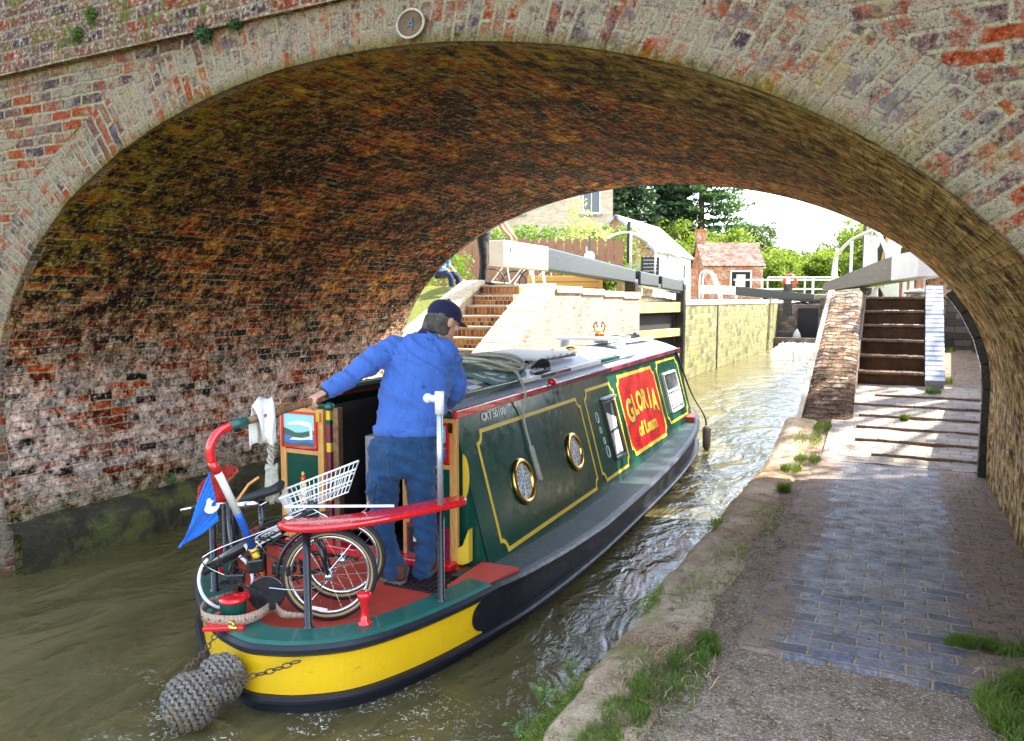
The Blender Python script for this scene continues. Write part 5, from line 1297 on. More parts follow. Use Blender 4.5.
# roof things
sl = bempty('slatted_panel', 'slatted pale timber panel lying on the rear of the boat roof', 'roof panel', (-.02, 3.72, zr(3.7)+cam_h+.02))
mb = MB()
for k in range(7): mb.box((0, -.45+k*.15, .025), (.72, .085, .02), R=Matrix.Rotation(.12, 3, 'X'))
mb.build('slats', M['white'], sl, bevel=.003)
mb = MB(); mb.box((-.3, 0, 0), (.04, 1.1, .03)); mb.box((.3, 0, 0), (.04, 1.1, .03)); mb.build('bearers', M['black'], sl)
bn = bempty('low_bench', 'low white painted plank bench lying across the boat roof', 'bench', (-.05, 5.75, zr(5.7)+cam_h-.02))
mb = MB(); mb.box((0, 0, .10), (.75, .34, .03)); mb.build('bench_top', M['white'], bn, bevel=.004)
for x in (-.33, .33):
    mb = MB(); mb.box((x, 0, .045), (.03, .30, .09)); mb.build('bench_leg', M['white'], bn, bevel=.003)
for i, (x, y, lab) in enumerate(((.12, 4.65, 'round brass mushroom vent on the roof in front of the bench'), (-.30, 4.75, 'small dark knob vent on the far side of the boat roof'))):
    v = bempty('mushroom_vent', lab, 'roof vent', (x, y, zr(y)+cam_h*(1-(x/.578)**2)+.004), group='roof vents')
    mb = MB(); r_ = 1 if i == 0 else .6
    mb.lathe([(.05*r_, 0), (.045*r_, .03*r_), (.075*r_, .035*r_), (.07*r_, .055*r_), (.03*r_, .07*r_), (0, .072*r_)], (0, 0, 0), n=24); mb.build('vent_cap', M['brass'] if i == 0 else M['black'], v, smooth=True)
can = bempty('painted_can', 'red and yellow painted water can with looped handle at the front of the roof', 'water can', (-.30, 6.75, zr(6.7)+cam_h*.7))
mb = MB(); mb.lathe([(.06, 0), (.066, .005), (.066, .055)], (0, 0, 0), n=20); mb.build('can_base', M['green'], can); mb = MB(); mb.lathe([(.065, .055), (.060, .12)], (0, 0, 0), n=20); mb.build('can_body', M['red'], can); mb = MB(); mb.lathe([(.061, .12), (.05, .14), (.045, .155), (0, .157)], (0, 0, 0), n=20); mb.build('can_neck', M['lineyellow'], can)
mb = MB(); mb.tube(catmull([(-.05, 0, .14), (-.075, 0, .22), (-.04, 0, .27), (-.03, 0, .2)], 5), .010, 6); mb.tube(catmull([(.05, 0, .14), (.075, 0, .22), (.04, 0, .27), (.03, 0, .2)], 5), .010, 6); mb.build('can_handle', M['brownwood'], can)
hl = bempty('headlamp', 'small black headlamp on the front edge of the boat roof', 'lamp', (.02, 7.2, zr(7)+cam_h))
mb = MB(); mb.box((0, 0, .03), (.14, .10, .06)); mb.lathe([(.03, 0), (.04, .05)], (.0, .05, .05), (0, 1, 0)); mb.build('lamp_case', M['black'], hl, bevel=.008)
bd = bempty('boarding_plank', 'pale planks and a brown pole laid along the front of the boat roof', 'plank', (.12, 6.5, zr(6.5)+cam_h*.9+.02))
mb = MB(); mb.box((-.15, -.0, .02), (.16, 1.3, .03), rz=.08); mb.box((.10, .1, .015), (.12, 1.0, .025), rz=-.05); mb.build('plank', M['white'], bd, bevel=.003)
mb = MB(); mb.tube(catmull([(-.05, -.75, .05), (.0, -.5, .09), (.12, -.35, .07), (.14, -.62, .03)], 5), .014, 7); mb.build('pole', M['brownwood'], bd, smooth=True)
# mooring rope on the roof with its tail over the side
ro = bempty('mooring_rope', 'heap of pale mooring rope on the roof with its tail hanging beside the first porthole', 'rope')
mb = MB(); random.seed(5)
for k in range(6):
    pts = []; cx_, cy_ = .10+.08*random.uniform(-1, 1), 2.75+.12*random.uniform(-1, 1)
    for i in range(16):
        a = 2*pi*i/14+k; x = cx_+(.26+.05*sin(k*3))*cos(a); y = cy_+(.22+.05*cos(k*2))*sin(a); x = max(-.5, min(.5, x))
        pts.append((x, y, zr(y)+cam_h*(1-(x/.578)**2)+.065+.010*k+.01*sin(a*3+k)))
    mb.tube(catmull(pts, 3), .0115, 7)
tail = [(.30, 2.70, zr(2.7)+.165), (.45, 2.60, zr(2.6)+.135), (.54, 2.48, zr(2.5)+.085), (.612, 2.40, zr(2.4)+.02), (sx(1.36)+.02, 2.365, 1.36), (sx(1.15)+.02, 2.36, 1.15), (sx(1.05)+.022, 2.36, 1.05)]
mb.tube(catmull(tail, 6), .009, 8); 
for k in range(3):
    mb.tube([Vector((sx(1.15-.24*i/30)+.026, 2.36+.01*i/30*0, 1.15-.24*i/30))+Vector((.013*cos(i*.9+k*2.1), .013*sin(i*.9+k*2.1)+.02*i/30, 0)) for i in range(31)], .0075, 6)
mb.build('rope_coil', M['rope'], ro, smooth=True)
mb = MB()
for k in range(5):
    mb.tube(catmull([(.40+.02*k, 3.0+.03*k, zr(3)+.13), (.46+.03*sin(k), 3.1, zr(3)+.17+.02*cos(k)), (.53, 3.05-.02*k, zr(3)+.12), (.50, 2.85, zr(3)+.10)], 4), .012, 6)
ob = mb.build('dark_lashing', M['rubber'], ro, smooth=True)
# bow fender rope
bf = bempty('side_fender', 'dark rope side fender dangling from the bow on the right', 'fender')
mb = MB(); mb.tube(catmull([(.57, 7.30, 1.50), (.74, 7.38, 1.0), (.93, 7.3, .72), (.97, 7.3, .56)], 5), .012, 6); mb.build('lanyard', M['rubber'], bf, smooth=True)
mb = MB(); mb.lathe([(.02, 0), (.05, .04), (.055, .28), (.02, .32)], (.975, 7.3, .26), n=12); mb.build('fender_body', M['fender'], bf, smooth=True)

# ================================================================= FOLDING BICYCLE
bk = empty('folding_bicycle', (-2.842, 3.277, .348), radians(34), 'black folded bicycle with white basket and small wheels on the stern deck', 'bicycle', scale=BS)
def wheel(c, R_, rake=0, nm='wheel'):
    c = Vector(c); mb = MB(); N = 48; T_ = Matrix.Rotation(rake, 3, 'Z')
    def circ(r, y=0): return [c+T_@Vector((r*cos(2*pi*k/N), y, r*sin(2*pi*k/N))) for k in range(N)]
    mb.tube(circ(R_-.019), .019, 10, closed=True); w = mb.build('tyre', M['rubber'], None, smooth=True)
    e = mb; w.name = nm; w.parent = bk
    mb = MB(); 
    for s_ in (-.0125, .0125): mb.tube(circ(R_-.027, s_), .0075, 6, closed=True)
    mb.build('tan_wall', M['tan'], w, smooth=True)
    mb = MB(); mb.tube(circ(R_-.044), .0105, 8, closed=True); mb.build('rim', M['chrome'], w, smooth=True)
    mb = MB(); mb.lathe([(.006, -.05), (.02, -.045), (.02, -.03), (.012, -.025), (.012, .025), (.02, .03), (.02, .045), (.006, .05)], c, T_@Vector((0, 1, 0)), n=14); mb.build('hub', M['chrome'], w, smooth=True)
    mb = MB()
    for k in range(20):
        a = 2*pi*k/20; b_ = a+(1.1 if k % 2 else -1.1); sy = .033*(1 if k % 4 < 2 else -1)
        mb.tube([c+T_@Vector((.019*cos(b_), sy, .019*sin(b_))), c+T_@Vector(((R_-.05)*cos(a), 0, (R_-.05)*sin(a)))], .0013, 4)
    mb.build('spokes', M['chrome'], w)
    return w
fw = wheel((.005, 0, .238), .238); wheel((.05, .20, .25), .226, .05)
mb = MB(); c_ = Vector((.005, 0, .238)); mb.box(c_+Vector((-.06, -.035, -.16)), (.10, .004, .018), R=Matrix.Rotation(.25, 3, 'Y')); mb.build('valve_tag', M['rawwhite'], fw)
mb = MB(); mb.tube([c_+Vector((.255*cos(a), 0, .255*sin(a))) for a in [radians(60+5*k) for k in range(26)]], .012, 8); mb.build('mudguard', M['black'], bk, smooth=True)
mb = MB(); mb.tube([(-.62, .06, .26), (-.42, .06, .38), (-.22, .06, .47), (-.09, .06, .545)], .027, 12); mb.tube([(-.10, .05, .50), (-.075, .05, .60)], .026, 12); mb.tube([(-.335, .08, .12), (-.34, .1, .36)], .022, 10)
mb.tube([(-.34, .08, .15), (.0, .14, .23)], .012, 8); mb.tube([(-.34, .10, .40), (-.1, .16, .30), (.13, .2, .24)], .011, 8)
mb.build('frame', M['black'], bk, smooth=True)
for s_ in (-.04, .045):
    mb = MB(); mb.tube([(-.085, .045+s_*.4, .48), (-.03, s_, .37), (.005, s_, .238)], [.013, .012, .009], 8); mb.build('fork_blade', M['black'], bk, smooth=True)
# white name plate along the main tube
a_ = Vector((-.405, .031, .378)); b_ = Vector((-.238, .031, .462)); d_ = (b_-a_).normalized(); u_ = Vector((-d_.z, 0, d_.x))
mb = MB(); mb.box((a_+b_)/2, ((b_-a_).length, .006, .038), R=Matrix((d_, Vector((0, 1, 0)), u_)).transposed()); lbp = mb.build('name_label', M['rawwhite'], bk)
mb = MB(); T_ = Matrix((d_, u_, Vector((0, -1, 0)))).transposed().to_4x4(); T_.translation = (a_+b_)/2+Vector((0, -.0045, 0))-u_*.010
text_mesh('PICASSO', .034, mb, T_, sx=1.15, depth=.0008, bold=.0008); mb.build('lettering', M['black'], lbp)
mb = MB(); mb.tube([(-.335, .1, .30), (-.335, .1, .60)], .017, 12); mb.build('seat_post', M['black'], bk, smooth=True)
mb = MB(); mb.loft([((-.50, .1, .600), (0, .018, 0), (0, 0, .014)), ((-.44, .1, .607), (0, .022, 0), (0, 0, .018)), ((-.36, .1, .628), (0, .04, 0), (0, 0, .022)), ((-.30, .1, .650), (0, .075, 0), (0, 0, .026)), ((-.25, .1, .668), (0, .078, 0), (0, 0, .03)), ((-.225, .1, .675), (0, .04, 0), (0, 0, .02))], 16); mb.build('saddle', M['rubber'], bk, smooth=True)
mb = MB(); mb.tube([(-.43, .1, .585), (-.34, .08, .578), (-.26, .1, .62)], .006, 6); mb.lathe([(.018, -.05), (.02, 0), (.018, .06)], (-.40, .07, .590), (1, 0, .1), n=8); mb.build('saddle_rails', M['chrome'], bk, smooth=True)
mb = MB(); mb.tube([(-.755, .2, .535), (-.66, .2, .553), (-.52, .2, .568)], .009, 8); mb.build('handlebar', M['chrome'], bk, smooth=True)
mb = MB(); mb.tube([(-.70, .2, .545), (-.60, .2, .560)], .014, 10); mb.build('grip', M['rubber'], bk, smooth=True)
mb = MB(); mb.tube([(-.52, .2, .568), (-.5, .17, .3), (-.46, .15, .1)], .016, 10); mb.build('folding_stem', M['black'], bk, smooth=True)
mb = MB(); mb.lathe([(.085, 0), (.09, .002), (.09, .006), (.02, .008)], (-.30, -.02, .16), (0, 1, 0), n=30); mb.build('chainring', M['black'], bk)
mb = MB(); mb.bar((-.30, -.03, .16), (-.44, -.04, .23), .018, .012); mb.box((-.46, -.07, .235), (.09, .06, .02)); mb.build('crank', M['black'], bk); 
mb = MB(); mb.bar((-.30, .06, .16), (-.17, .1, .09), .018, .012); mb.box((-.15, .11, .085), (.09, .06, .02)); mb.build('crank', M['black'], bk)
random.seed(3)
for k in range(8):
    mb = MB(); x = -.6+.07*k; mb.tube(catmull([(-.12+.02*k, .0, .56), (-.25-.02*k, -.03+.01*k, .50-.05*(k % 3)), (x, .0, .35+.04*sin(k*2)), (x+.1, .05, .2+.03*cos(k*3))], 6), .0035, 6); mb.build('cable', M['rubber'] if k % 4 else M['chrome'], bk, smooth=True)
mb = MB(); mb.tube(catmull([(-.10, -.02, .60), (.06, -.04, .52), (.18, -.02, .56), (.2, 0, .6)], 6), .003, 6); mb.tube(catmull([(-.28, -.05, .20), (-.12, -.06, .185), (0, -.05, .21)], 6), .003, 6); mb.build('silver_cable', M['chrome'], bk)
mb = MB(); mb.box((-.10, .0, .455), (.05, .06, .04)); mb.build('headset_clamp', M['black'], bk, bevel=.01); mb = MB(); mb.box((-.36, .02, .30), (.08, .09, .07), rz=.3); mb.box((-.22, .03, .27), (.10, .08, .06), rz=-.4); mb.box((-.46, .05, .22), (.09, .05, .06)); mb.build('folding_hinge', M['black'], bk, bevel=.01)
mb = MB(); mb.box((-.14, .02, .345), (.07, .02, .05), R=Matrix.Rotation(.5, 3, 'Y')); mb.box((-.23, .03, .355), (.035, .02, .04)); mb.build('red_reflector', M['red'], bk, bevel=.004)
mb = MB(); mb.ball((-.10, -.03, .44), (.02, .015, .022), 10); mb.build('fork_bolt', M['chrome'], bk, smooth=True); mb = MB(); mb.ball((-.18, .0, .53), (.03, .02, .02), 10); mb.build('headset_bolt', M['chrome'], bk, smooth=True)
mb = MB(); mb.tube([(-.45, .0, .6), (-.38, .03, .70), (-.33, .03, .735)], .007, 6); mb.build('wooden_peg', M['pine'], bk)
# basket, a white wire box lying tilted
bs = Vector((-.235, .02, .578)); bx1 = Vector((.39, 0, .145)).normalized(); by1 = Vector((0, 1, 0)); bz1 = bx1.cross(by1)
LB, WB, HB = .40, .20, .105
def BP(u, v, w):  # w 0 bottom .. 1 top, tapered
    k = .78+.22*w; return bs+bx1*(LB*(.5+(u-.5)*k))+by1*(WB*(v-.5)*k+.11)+Vector((0, 0, 1))*(w*HB-.06)+bx1*.0
mb = MB()
for w in (0, .5, 1): mb.tube([BP(0, 0, w), BP(1, 0, w), BP(1, 1, w), BP(0, 1, w)], .004 if w < 1 else .0055, 6, closed=True)
for k in range(17):
    u = k/16
    for v in (0, 1): mb.tube([BP(u, v, 0), BP(u, v, 1)], .0026, 4)
    mb.tube([BP(u, 0, 0), BP(u, 1, 0)], .0026, 4)
for k in range(9):
    for u in (0, 1): mb.tube([BP(u, k/8, 0), BP(u, k/8, 1)], .0026, 4)
mb.build('basket', M['rawwhite'], bk)
mb = MB(); mb.bar((-.20, -.03, .60), (.33, -.03, .585), .008, .012); mb.build('white_stay', M['rawwhite'], bk)
# ================================================================= PEOPLE
def limb(mb, pts, rads, n=18, squash=1.0):
    """tapered limb as overlapping lofts through the joints"""
    P_ = catmull(pts, 5); R_ = []
    N = len(pts)
    for i in range(len(P_)):
        t = i/5; k = min(int(t), N-2); f = t-k; R_.append(rads[k]*(1-f)+rads[k+1]*f)
    mb.tube(P_, R_, n)
    mb.ball(tuple(P_[0]), R_[0], 14); mb.ball(tuple(P_[-1]), R_[-1], 14)
def head_mb(mb, c, face, r=1.0, tilt=0):
    """skull, jaw, nose, ears, brow; face = unit dir the face looks to"""
    f = Vector(face).normalized(); up0 = Vector((0, 0, 1)); s = f.cross(up0).normalized(); u = s.cross(f).normalized(); c = Vector(c)
    def E(off_, a, b_, d, n=16):
        o = c+f*off_[0]*r+s*off_[1]*r+u*off_[2]*r; m = n//2
        secs = [(o-u*d*r*cos(pi*i/m), f*max(1e-4, a*r*sin(pi*i/m)), s*max(1e-4, b_*r*sin(pi*i/m))) for i in range(m+1)]; mb.loft(secs, n)
    E((-.008, 0, .02), .095, .076, .098); E((.022, 0, -.045), .066, .056, .072); E((.05, 0, -.085), .034, .036, .032)
    E((.092, 0, -.02), .022, .013, .022, 10); E((.082, 0, .03), .02, .05, .012, 10); E((.080, 0, -.058), .014, .025, .010, 10)
    for q in (-1, 1): E((-.0, q*.078, -.012), .022, .010, .034, 10); E((.072, q*.036, -.028), .018, .022, .02, 10)
    return f, s, u
def eyes(par, c, f, s, u):
    mb = MB()
    for q in (-1, 1): p = Vector(c)+f*.083+s*q*.031+u*.008; mb.ball(tuple(p), .010, 10)
    mb.build('eye', M['rawwhite'], par, smooth=True)
    for q in (-1, 1): mb = MB(); p = Vector(c)+f*.092+s*q*.031+u*.008; mb.ball(tuple(p), .0045, 8); mb.build('pupil', M['dark'], par)
def hand_mb(mb, wrist, d, palmn, curl=1.2, size=1.0, side_=1):
    """hand: d finger direction, palmn direction the palm faces; fingers curl towards palmn"""
    w = Vector(wrist); d = Vector(d).normalized(); pn = Vector(palmn); pn = (pn-d*pn.dot(d)).normalized(); s = d.cross(pn).normalized()*side_
    S_ = size
    secs = [(w, s*.026*S_, pn*.020*S_), (w+d*.03*S_, s*.036*S_, pn*.017*S_), (w+d*.065*S_, s*.041*S_, pn*.015*S_), (w+d*.090*S_, s*.038*S_, pn*.012*S_)]; mb.loft(secs, 16)
    for k, (o, L_) in enumerate(((-.030, .068), (-.010, .076), (.011, .070), (.030, .055))):
        p = w+(d*.078+s*o)*S_; a = 0; pts = [w+(d*.05+s*o*.9)*S_, p]; rr = [.0098*S_, .0096*S_]
        for j, fr2 in enumerate((.45, .32, .25)):
            a += curl*(.8 if j == 0 else .95)*.75; dd_ = d*cos(a)+pn*sin(a); p = p+dd_*L_*fr2*S_; pts.append(p); rr.append((.0092-.0009*j)*S_)
        mb.tube(pts, rr, 8); mb.ball(tuple(pts[-1]), rr[-1], 8)
    # thumb leaves the side of the palm near its base
    p0_ = w+(d*.022-s*.026)*S_; p1 = p0_+(d*.028-s*.022+pn*.012)*S_; p2 = p1+(d*.028-s*.002+pn*.020)*S_; p3 = p2+(d*.014+s*.012+pn*.018)*S_
    mb.tube([p0_, p1, p2, p3], [.013*S_, .011*S_, .0098*S_, .0085*S_], 8); mb.ball(tuple(p3), .0085*S_, 8)
def shoe(par, heel, toe_dir, L_=.27, up=0, mat='shoe'):
    h = Vector(heel); t = Vector((toe_dir[0], toe_dir[1], 0)).normalized(); s = Vector((t.y, -t.x, 0)); z = Vector((0, 0, 1))
    mb = MB(); secs = []
    for k, (a, w, hh) in enumerate(((-.03, .020, .030), (-.015, .034, .050), (.03, .040, .060), (.08, .040, .052), (.13, .044, .040), (.18, .047, .032), (.22, .040, .026), (.245, .022, .018))):
        secs.append((h+t*a*L_/.27+z*(.022+hh*.62), s*w, z*hh*.75))
    mb.loft(secs, 16); mb.loft([(h+z*.04, s*.036, t*.045), (h+z*.11, s*.04, t*.045)], 14)
    o = remeshed('shoe', mb, M[mat], par, .009, 2)
    mb = MB(); pl_ = [h+t*a*L_/.27+s*w for a, w in ((-.04, .0), (-.03, .03), (.02, .041), (.09, .041), (.17, .049), (.22, .042), (.25, .0), (.22, -.042), (.17, -.047), (.09, -.040), (.02, -.041), (-.03, -.03))]
    mb.prism([(q.x, q.y) for q in pl_], h.z+.002, h.z+.022); mb.build('sole', M['sole'], o, bevel=.003)
    return o

# ---- helmsman; local axes: x right, y forward (away from camera), z up
HM = (-2.478, 3.475, .572); HAZ = radians(30)
mbb = MB()
hc_ = (.250, .135, 1.492); face = (.80, .50, -.32)
f_, s_, u_ = head_mb(mbb, hc_, face, 1.0)
limb(mbb, [(.13, .09, 1.33), (.19, .105, 1.41), (.235, .125, 1.46)], [.06, .056, .055])
limb(mbb, [(.04, .03, .86), (.08, .045, 1.05), (.105, .075, 1.25), (.12, .09, 1.34)], [.06, .065, .065, .05])
limb(mbb, [(-.04, .07, 1.33), (-.20, -.045, 1.225), (-.345, -.170, 1.135), (-.372, -.192, 1.118)], [.05, .04, .028, .025])
limb(mbb, [(.22, .1, 1.31), (.283, .19, 1.10), (.262, .31, 1.02), (.22, .40, 1.0)], [.035, .03, .028, .026])
limb(mbb, [(-.075, .01, .80), (-.103, .022, .42), (-.06, .005, .14), (-.022, .0, .07)], [.06, .040, .033, .033]); limb(mbb, [(.105, .01, .80), (.120, .042, .42), (.130, .042, .14), (.118, .045, .07)], [.06, .040, .031, .031])
hand_mb(mbb, (-.372, -.192, 1.118), (-.62, -.62, -.30), (.25, .1, -1), 1.15, 1.0, 1); hand_mb(mbb, (.22, .40, 1.0), (-.5, .8, -.05), (0, 0, -1), .3, 1.0, -1)
man = remeshed('person', mbb, M['skin'], None, .0045, 2); man.location = (-2.825, 3.962, .348); man.scale = (BS,)*3; man.rotation_euler = (0, 0, HAZ)
tag(man, 'man in blue sweatshirt, jeans and navy cap steering the boat by the tiller', 'person')
eyes(man, hc_, f_, s_, u_)
# sweatshirt
mb = MB()
mb.loft([((.042, .015, .862), (0.1767, 0, 0), (0, .115, 0)), ((.045, .018, .885), (0.1906, 0, 0), (0, .132, 0)), ((.06, .03, .96), (0.1972, 0, .0), (0, .142, 0)), ((.085, .045, 1.08), (0.1972, 0, 0), (0, .145, .0)), ((.098, .06, 1.20), (0.1934, 0, 0), (0, .145, 0)), ((.105, .075, 1.30), (0.1814, 0, 0), (0, .132, 0)), ((.115, .085, 1.36), (0.1488, 0, -.004), (0, .108, 0)), ((.135, .093, 1.405), (0.0977, 0, -.002), (0, .083, 0)), ((.165, .10, 1.432), (0.0614, 0, 0), (0, .066, 0))], 28)
limb(mb, [(-.03, .075, 1.335), (-.12, .015, 1.285), (-.21, -.05, 1.222), (-.30, -.128, 1.16), (-.352, -.176, 1.128)], [.080, .068, .058, .050, .044])
limb(mb, [(.235, .095, 1.31), (.275, .14, 1.20), (.30, .20, 1.075), (.265, .31, 1.02), (.225, .40, 1.0)], [.090, .078, .070, .058, .046])
sw1 = remeshed('sweatshirt', mb, M['sweater'], man, .009, 5, .030, 4.2)
mb = MB(); mb.loft([((.045, .016, .848), (.182, 0, 0), (0, .120, 0)), ((.045, .016, .860), (.196, 0, 0), (0, .128, 0)), ((.045, .017, .895), (.198, 0, 0), (0, .130, 0)), ((.045, .017, .905), (.185, 0, 0), (0, .12, 0))], 32)
mb.build('hem_band', M['sweater'], sw1, smooth=True)
cdir = Vector((-.352+.30, -.176+.128, 1.128-1.16)).normalized(); mb = MB(); mb.tube([Vector((-.352, -.176, 1.128))-cdir*.004, Vector((-.352, -.176, 1.128))+cdir*.030], [.045, .034], 18); mb.build('cuff', M['sweater'], sw1, smooth=True)
mb = MB(); mb.tube([Vector((-.352, -.176, 1.128))+cdir*.030, Vector((-.352, -.176, 1.128))+cdir*.044], .030, 18); mb.build('watch_strap', M['rubber'], man, smooth=True)
mb = MB(); mb.loft([((.165, .10, 1.418), (.074, 0, 0), (0, .072, 0)), ((.185, .105, 1.448), (.064, 0, 0), (0, .062, 0)), ((.19, .107, 1.455), (.058, 0, 0), (0, .056, 0))], 24); mb.build('collar', M['navy'], sw1, smooth=True)
# jeans
mb = MB()
mb.loft([((.045, .015, .90), (.168, 0, 0), (0, .108, 0)), ((.03, .01, .83), (.182, 0, 0), (0, .125, 0)), ((.015, .005, .74), (.196, 0, 0), (0, .135, 0)), ((.01, .005, .66), (.198, 0, 0), (0, .125, 0)), ((.008, .005, .62), (.18, 0, 0), (0, .1, 0))], 28)
limb(mb, [(-.085, .0, .70), (-.096, .012, .58), (-.105, .02, .42), (-.100, .012, .28), (-.060, .005, .14), (-.022, .0, .055)], [.104, .094, .075, .068, .062, .066])
limb(mb, [(.105, .0, .70), (.108, .012, .58), (.120, .04, .42), (.142, .035, .28), (.130, .04, .14), (.118, .045, .055)], [.100, .092, .074, .062, .057, .061])
je = remeshed('jeans', mb, M['jeans'], man, .009, 4, .026, 6.5)
def seam(par, pts, w=.003, mat='lineyellow'):
    mb = MB(); mb.tube(pts, w/2, 5); mb.build('seam', M[mat], par)
for cx_, sg in ((-.075, -1), (.115, 1)):  # back pockets with pale stitching
    mb = MB(); pk = [(-.055, .075), (.055, .080), (.058, -.035), (.0, -.065), (-.058, -.035)]
    yb_ = lambda x, z: -.128*sqrt(max(.05, 1-((x-.02)/.20)**2))+.008
    V_ = [(cx_+x, yb_(cx_+x, 0)-.004, .755+z) for x, z in pk]; mb.tube(V_, .0016, 5, closed=True); mb.build('pocket_stitch', M['jeans'], je)
mb = MB(); mb.loft([((.044, .014, .868), (.172, 0, 0), (0, .113, 0)), ((.043, .014, .838), (.182, 0, 0), (0, .122, 0))], 32); mb.build('waistband', M['jeans'], je, smooth=True)
shoe(man, (-.01, -.03, .0), (-.62, .5)); shoe(man, (.125, .05, .0), (.25, .9))
# cap and hair
def cap_hair(par, c, f, s, u, capm, hairm):
    c = Vector(c); mb = MB(); o = c+u*.035-f*.006; m = 8; n = 24; secs = []
    for i in range(m+1):
        a = pi/2*i/m; secs.append((o+u*.080*sin(a), f*max(1e-4, .106*cos(a)), s*max(1e-4, .088*cos(a))))
    secs = [(o-u*.028-f*.004, f*.102, s*.085)]+secs; mb.loft(secs, n); cp = remeshed('cap', mb, M[capm], par, .006, 3, .004, 20)
    mb = MB(); vs = []; N = 14
    for i in range(N+1):
        a = -1.05+2.1*i/N; vs.append(o+f*.095*cos(a)+s*.082*sin(a)-u*.012)
    for i in range(N+1):
        a = -1.05+2.1*i/N; vs.append(o+f*(.095*cos(a)+.070*cos(a*1.15))+s*.080*sin(a)-u*(.024+.012*abs(sin(a))))
    mb._add(vs, [(i, i+1, N+2+i, N+1+i) for i in range(N)]); b_ = mb.build('peak', M[capm], cp, smooth=True); md = b_.modifiers.new('s', 'SOLIDIFY'); md.thickness = .006
    mb = MB(); mb.ball(tuple(o+u*.082), .009, 8); mb.build('cap_button', M[capm], cp)
    mb = MB(); o2 = c-f*.030-u*.02
    for k in range(520):
        a = random.uniform(-1.3, 1.3); z = random.uniform(-.055, .02); p = o2-f*.075*cos(a)+s*.082*sin(a)+u*z
        q = p-u*random.uniform(.018, .035)-f*.006*cos(a)+s*.006*sin(a)+s*random.uniform(-.008, .008); mb.tube([p, (p+q)/2-f*.004*cos(a), q], [.0032, .003, .0006], 4)
    mb.loft([(o2-u*.075, f*.045, s*.055), (o2-u*.06, f*.068, s*.074), (o2, f*.078, s*.083), (o2+u*.04, f*.075, s*.083)], 20)
    mb.build('hair', M[hairm], par, smooth=True)
cap_hair(man, hc_, f_, s_, u_, 'navy', 'hair')

# ---- simpler builder for the two lockside people
def person(loc, az, joints, cols, label, group=None, cap=None):
    J = joints; mb = MB(); hd = J['head']; f, s, u = head_mb(mb, hd, J.get('face', (0, 1, 0)))
    limb(mb, [J['neck'], tuple(Vector(J['neck']).lerp(Vector(hd), .6))], [.052, .05]); limb(mb, [J['hip'], J['chest'], J['neck']], [.10, .11, .05])
    for q in ('l', 'r'):
        limb(mb, [J['sh'+q], J['el'+q], J['wr'+q]], [.045, .038, .026]); w = Vector(J['wr'+q]); d = w-Vector(J['el'+q]); hand_mb(mb, w, d, (0, 0, -1) if abs(d.normalized().z) < .8 else (0, 1, 0), .5, 1, 1 if q == 'l' else -1)
        limb(mb, [J['hp'+q], J['kn'+q], J['an'+q]], [.07, .05, .036])
    p = remeshed('person', mb, M['skin'], None, .011, 1); p.location = loc; p.rotation_euler = (0, 0, az); tag(p, label, 'person', group)
    eyes(p, hd, f, s, u)
    mb = MB(); h_, c_, n_ = Vector(J['hip']), Vector(J['chest']), Vector(J['neck'])
    mb.loft([(h_-Vector((0, 0, .03)), (.165, 0, 0), (0, .115, 0)), (h_.lerp(c_, .5), (.16, 0, 0), (0, .12, 0)), (c_, (.19, 0, 0), (0, .13, 0)), (c_.lerp(n_, .6), (.17, 0, 0), (0, .10, 0)), (n_, (.065, 0, 0), (0, .065, 0))], 20)
    for q in ('l', 'r'): limb(mb, [J['sh'+q], tuple(Vector(J['sh'+q]).lerp(Vector(J['el'+q]), cols.get('sleeve', .75)))], [.072, .06])
    remeshed('shirt', mb, M[cols['shirt']], p, .018, 2, .008, 8)
    mb = MB(); mb.loft([(h_+Vector((0, 0, .02)), (.155, 0, 0), (0, .112, 0)), (h_-Vector((0, 0, .12)), (.175, 0, 0), (0, .12, 0)), (h_-Vector((0, 0, .17)), (.16, 0, 0), (0, .1, 0))], 20)
    for q in ('l', 'r'):
        a, k, n2 = Vector(J['hp'+q]), Vector(J['kn'+q]), Vector(J['an'+q]); leg = cols.get('leg', 1)
        if leg >= 1: limb(mb, [a, k, k.lerp(n2, .92)], [.095, .07, .058])
        else: limb(mb, [a, a.lerp(k, .95)], [.10, .085])
        shoe(p, (n2.x, n2.y-.02, n2.z-.09), (J['toe'][0], J['toe'][1]), mat=cols['shoe'])
    remeshed('trousers', mb, M[cols['trousers']], p, .018, 2, .006, 8)
    mb = MB(); c = Vector(hd); o2 = c-f*.015+u*.025; m = 8; mb.loft([(o2-u*.100*cos(pi*i/m)*(1 if i > 3 else .6), f*max(1e-4, .098*sin(pi*i/m)), s*max(1e-4, .083*sin(pi*i/m))) for i in range(m+1)], 18)
    mb.T = None; hm = mb.build('hair', M['hair'], p, smooth=True); hm.location = -f*.022+u*.008
    return p
stand = dict(head=(0, .48, 1.52), neck=(0, .38, 1.40), chest=(0, .26, 1.22), hip=(0, .04, .95), shl=(-.17, .34, 1.33), shr=(.17, .34, 1.33), ell=(-.24, .36, 1.08), elr=(.28, .40, 1.08), wrl=(-.20, .52, .90), wrr=(.22, .55, .90), hpl=(-.09, 0, .88), hpr=(.09, 0, .88), knl=(-.10, .03, .48), knr=(.11, .04, .48), anl=(-.10, 0, .09), anr=(.12, .02, .09), toe=(.3, .9), face=(.5, .8, -.1))
person((-6.72, 12.0, 2.43), radians(-60), stand, dict(shirt='greyshirt', trousers='blackcloth', shoe='rubber', sleeve=.5), 'person in grey t-shirt and black trousers leaning behind the white end of the left beam')
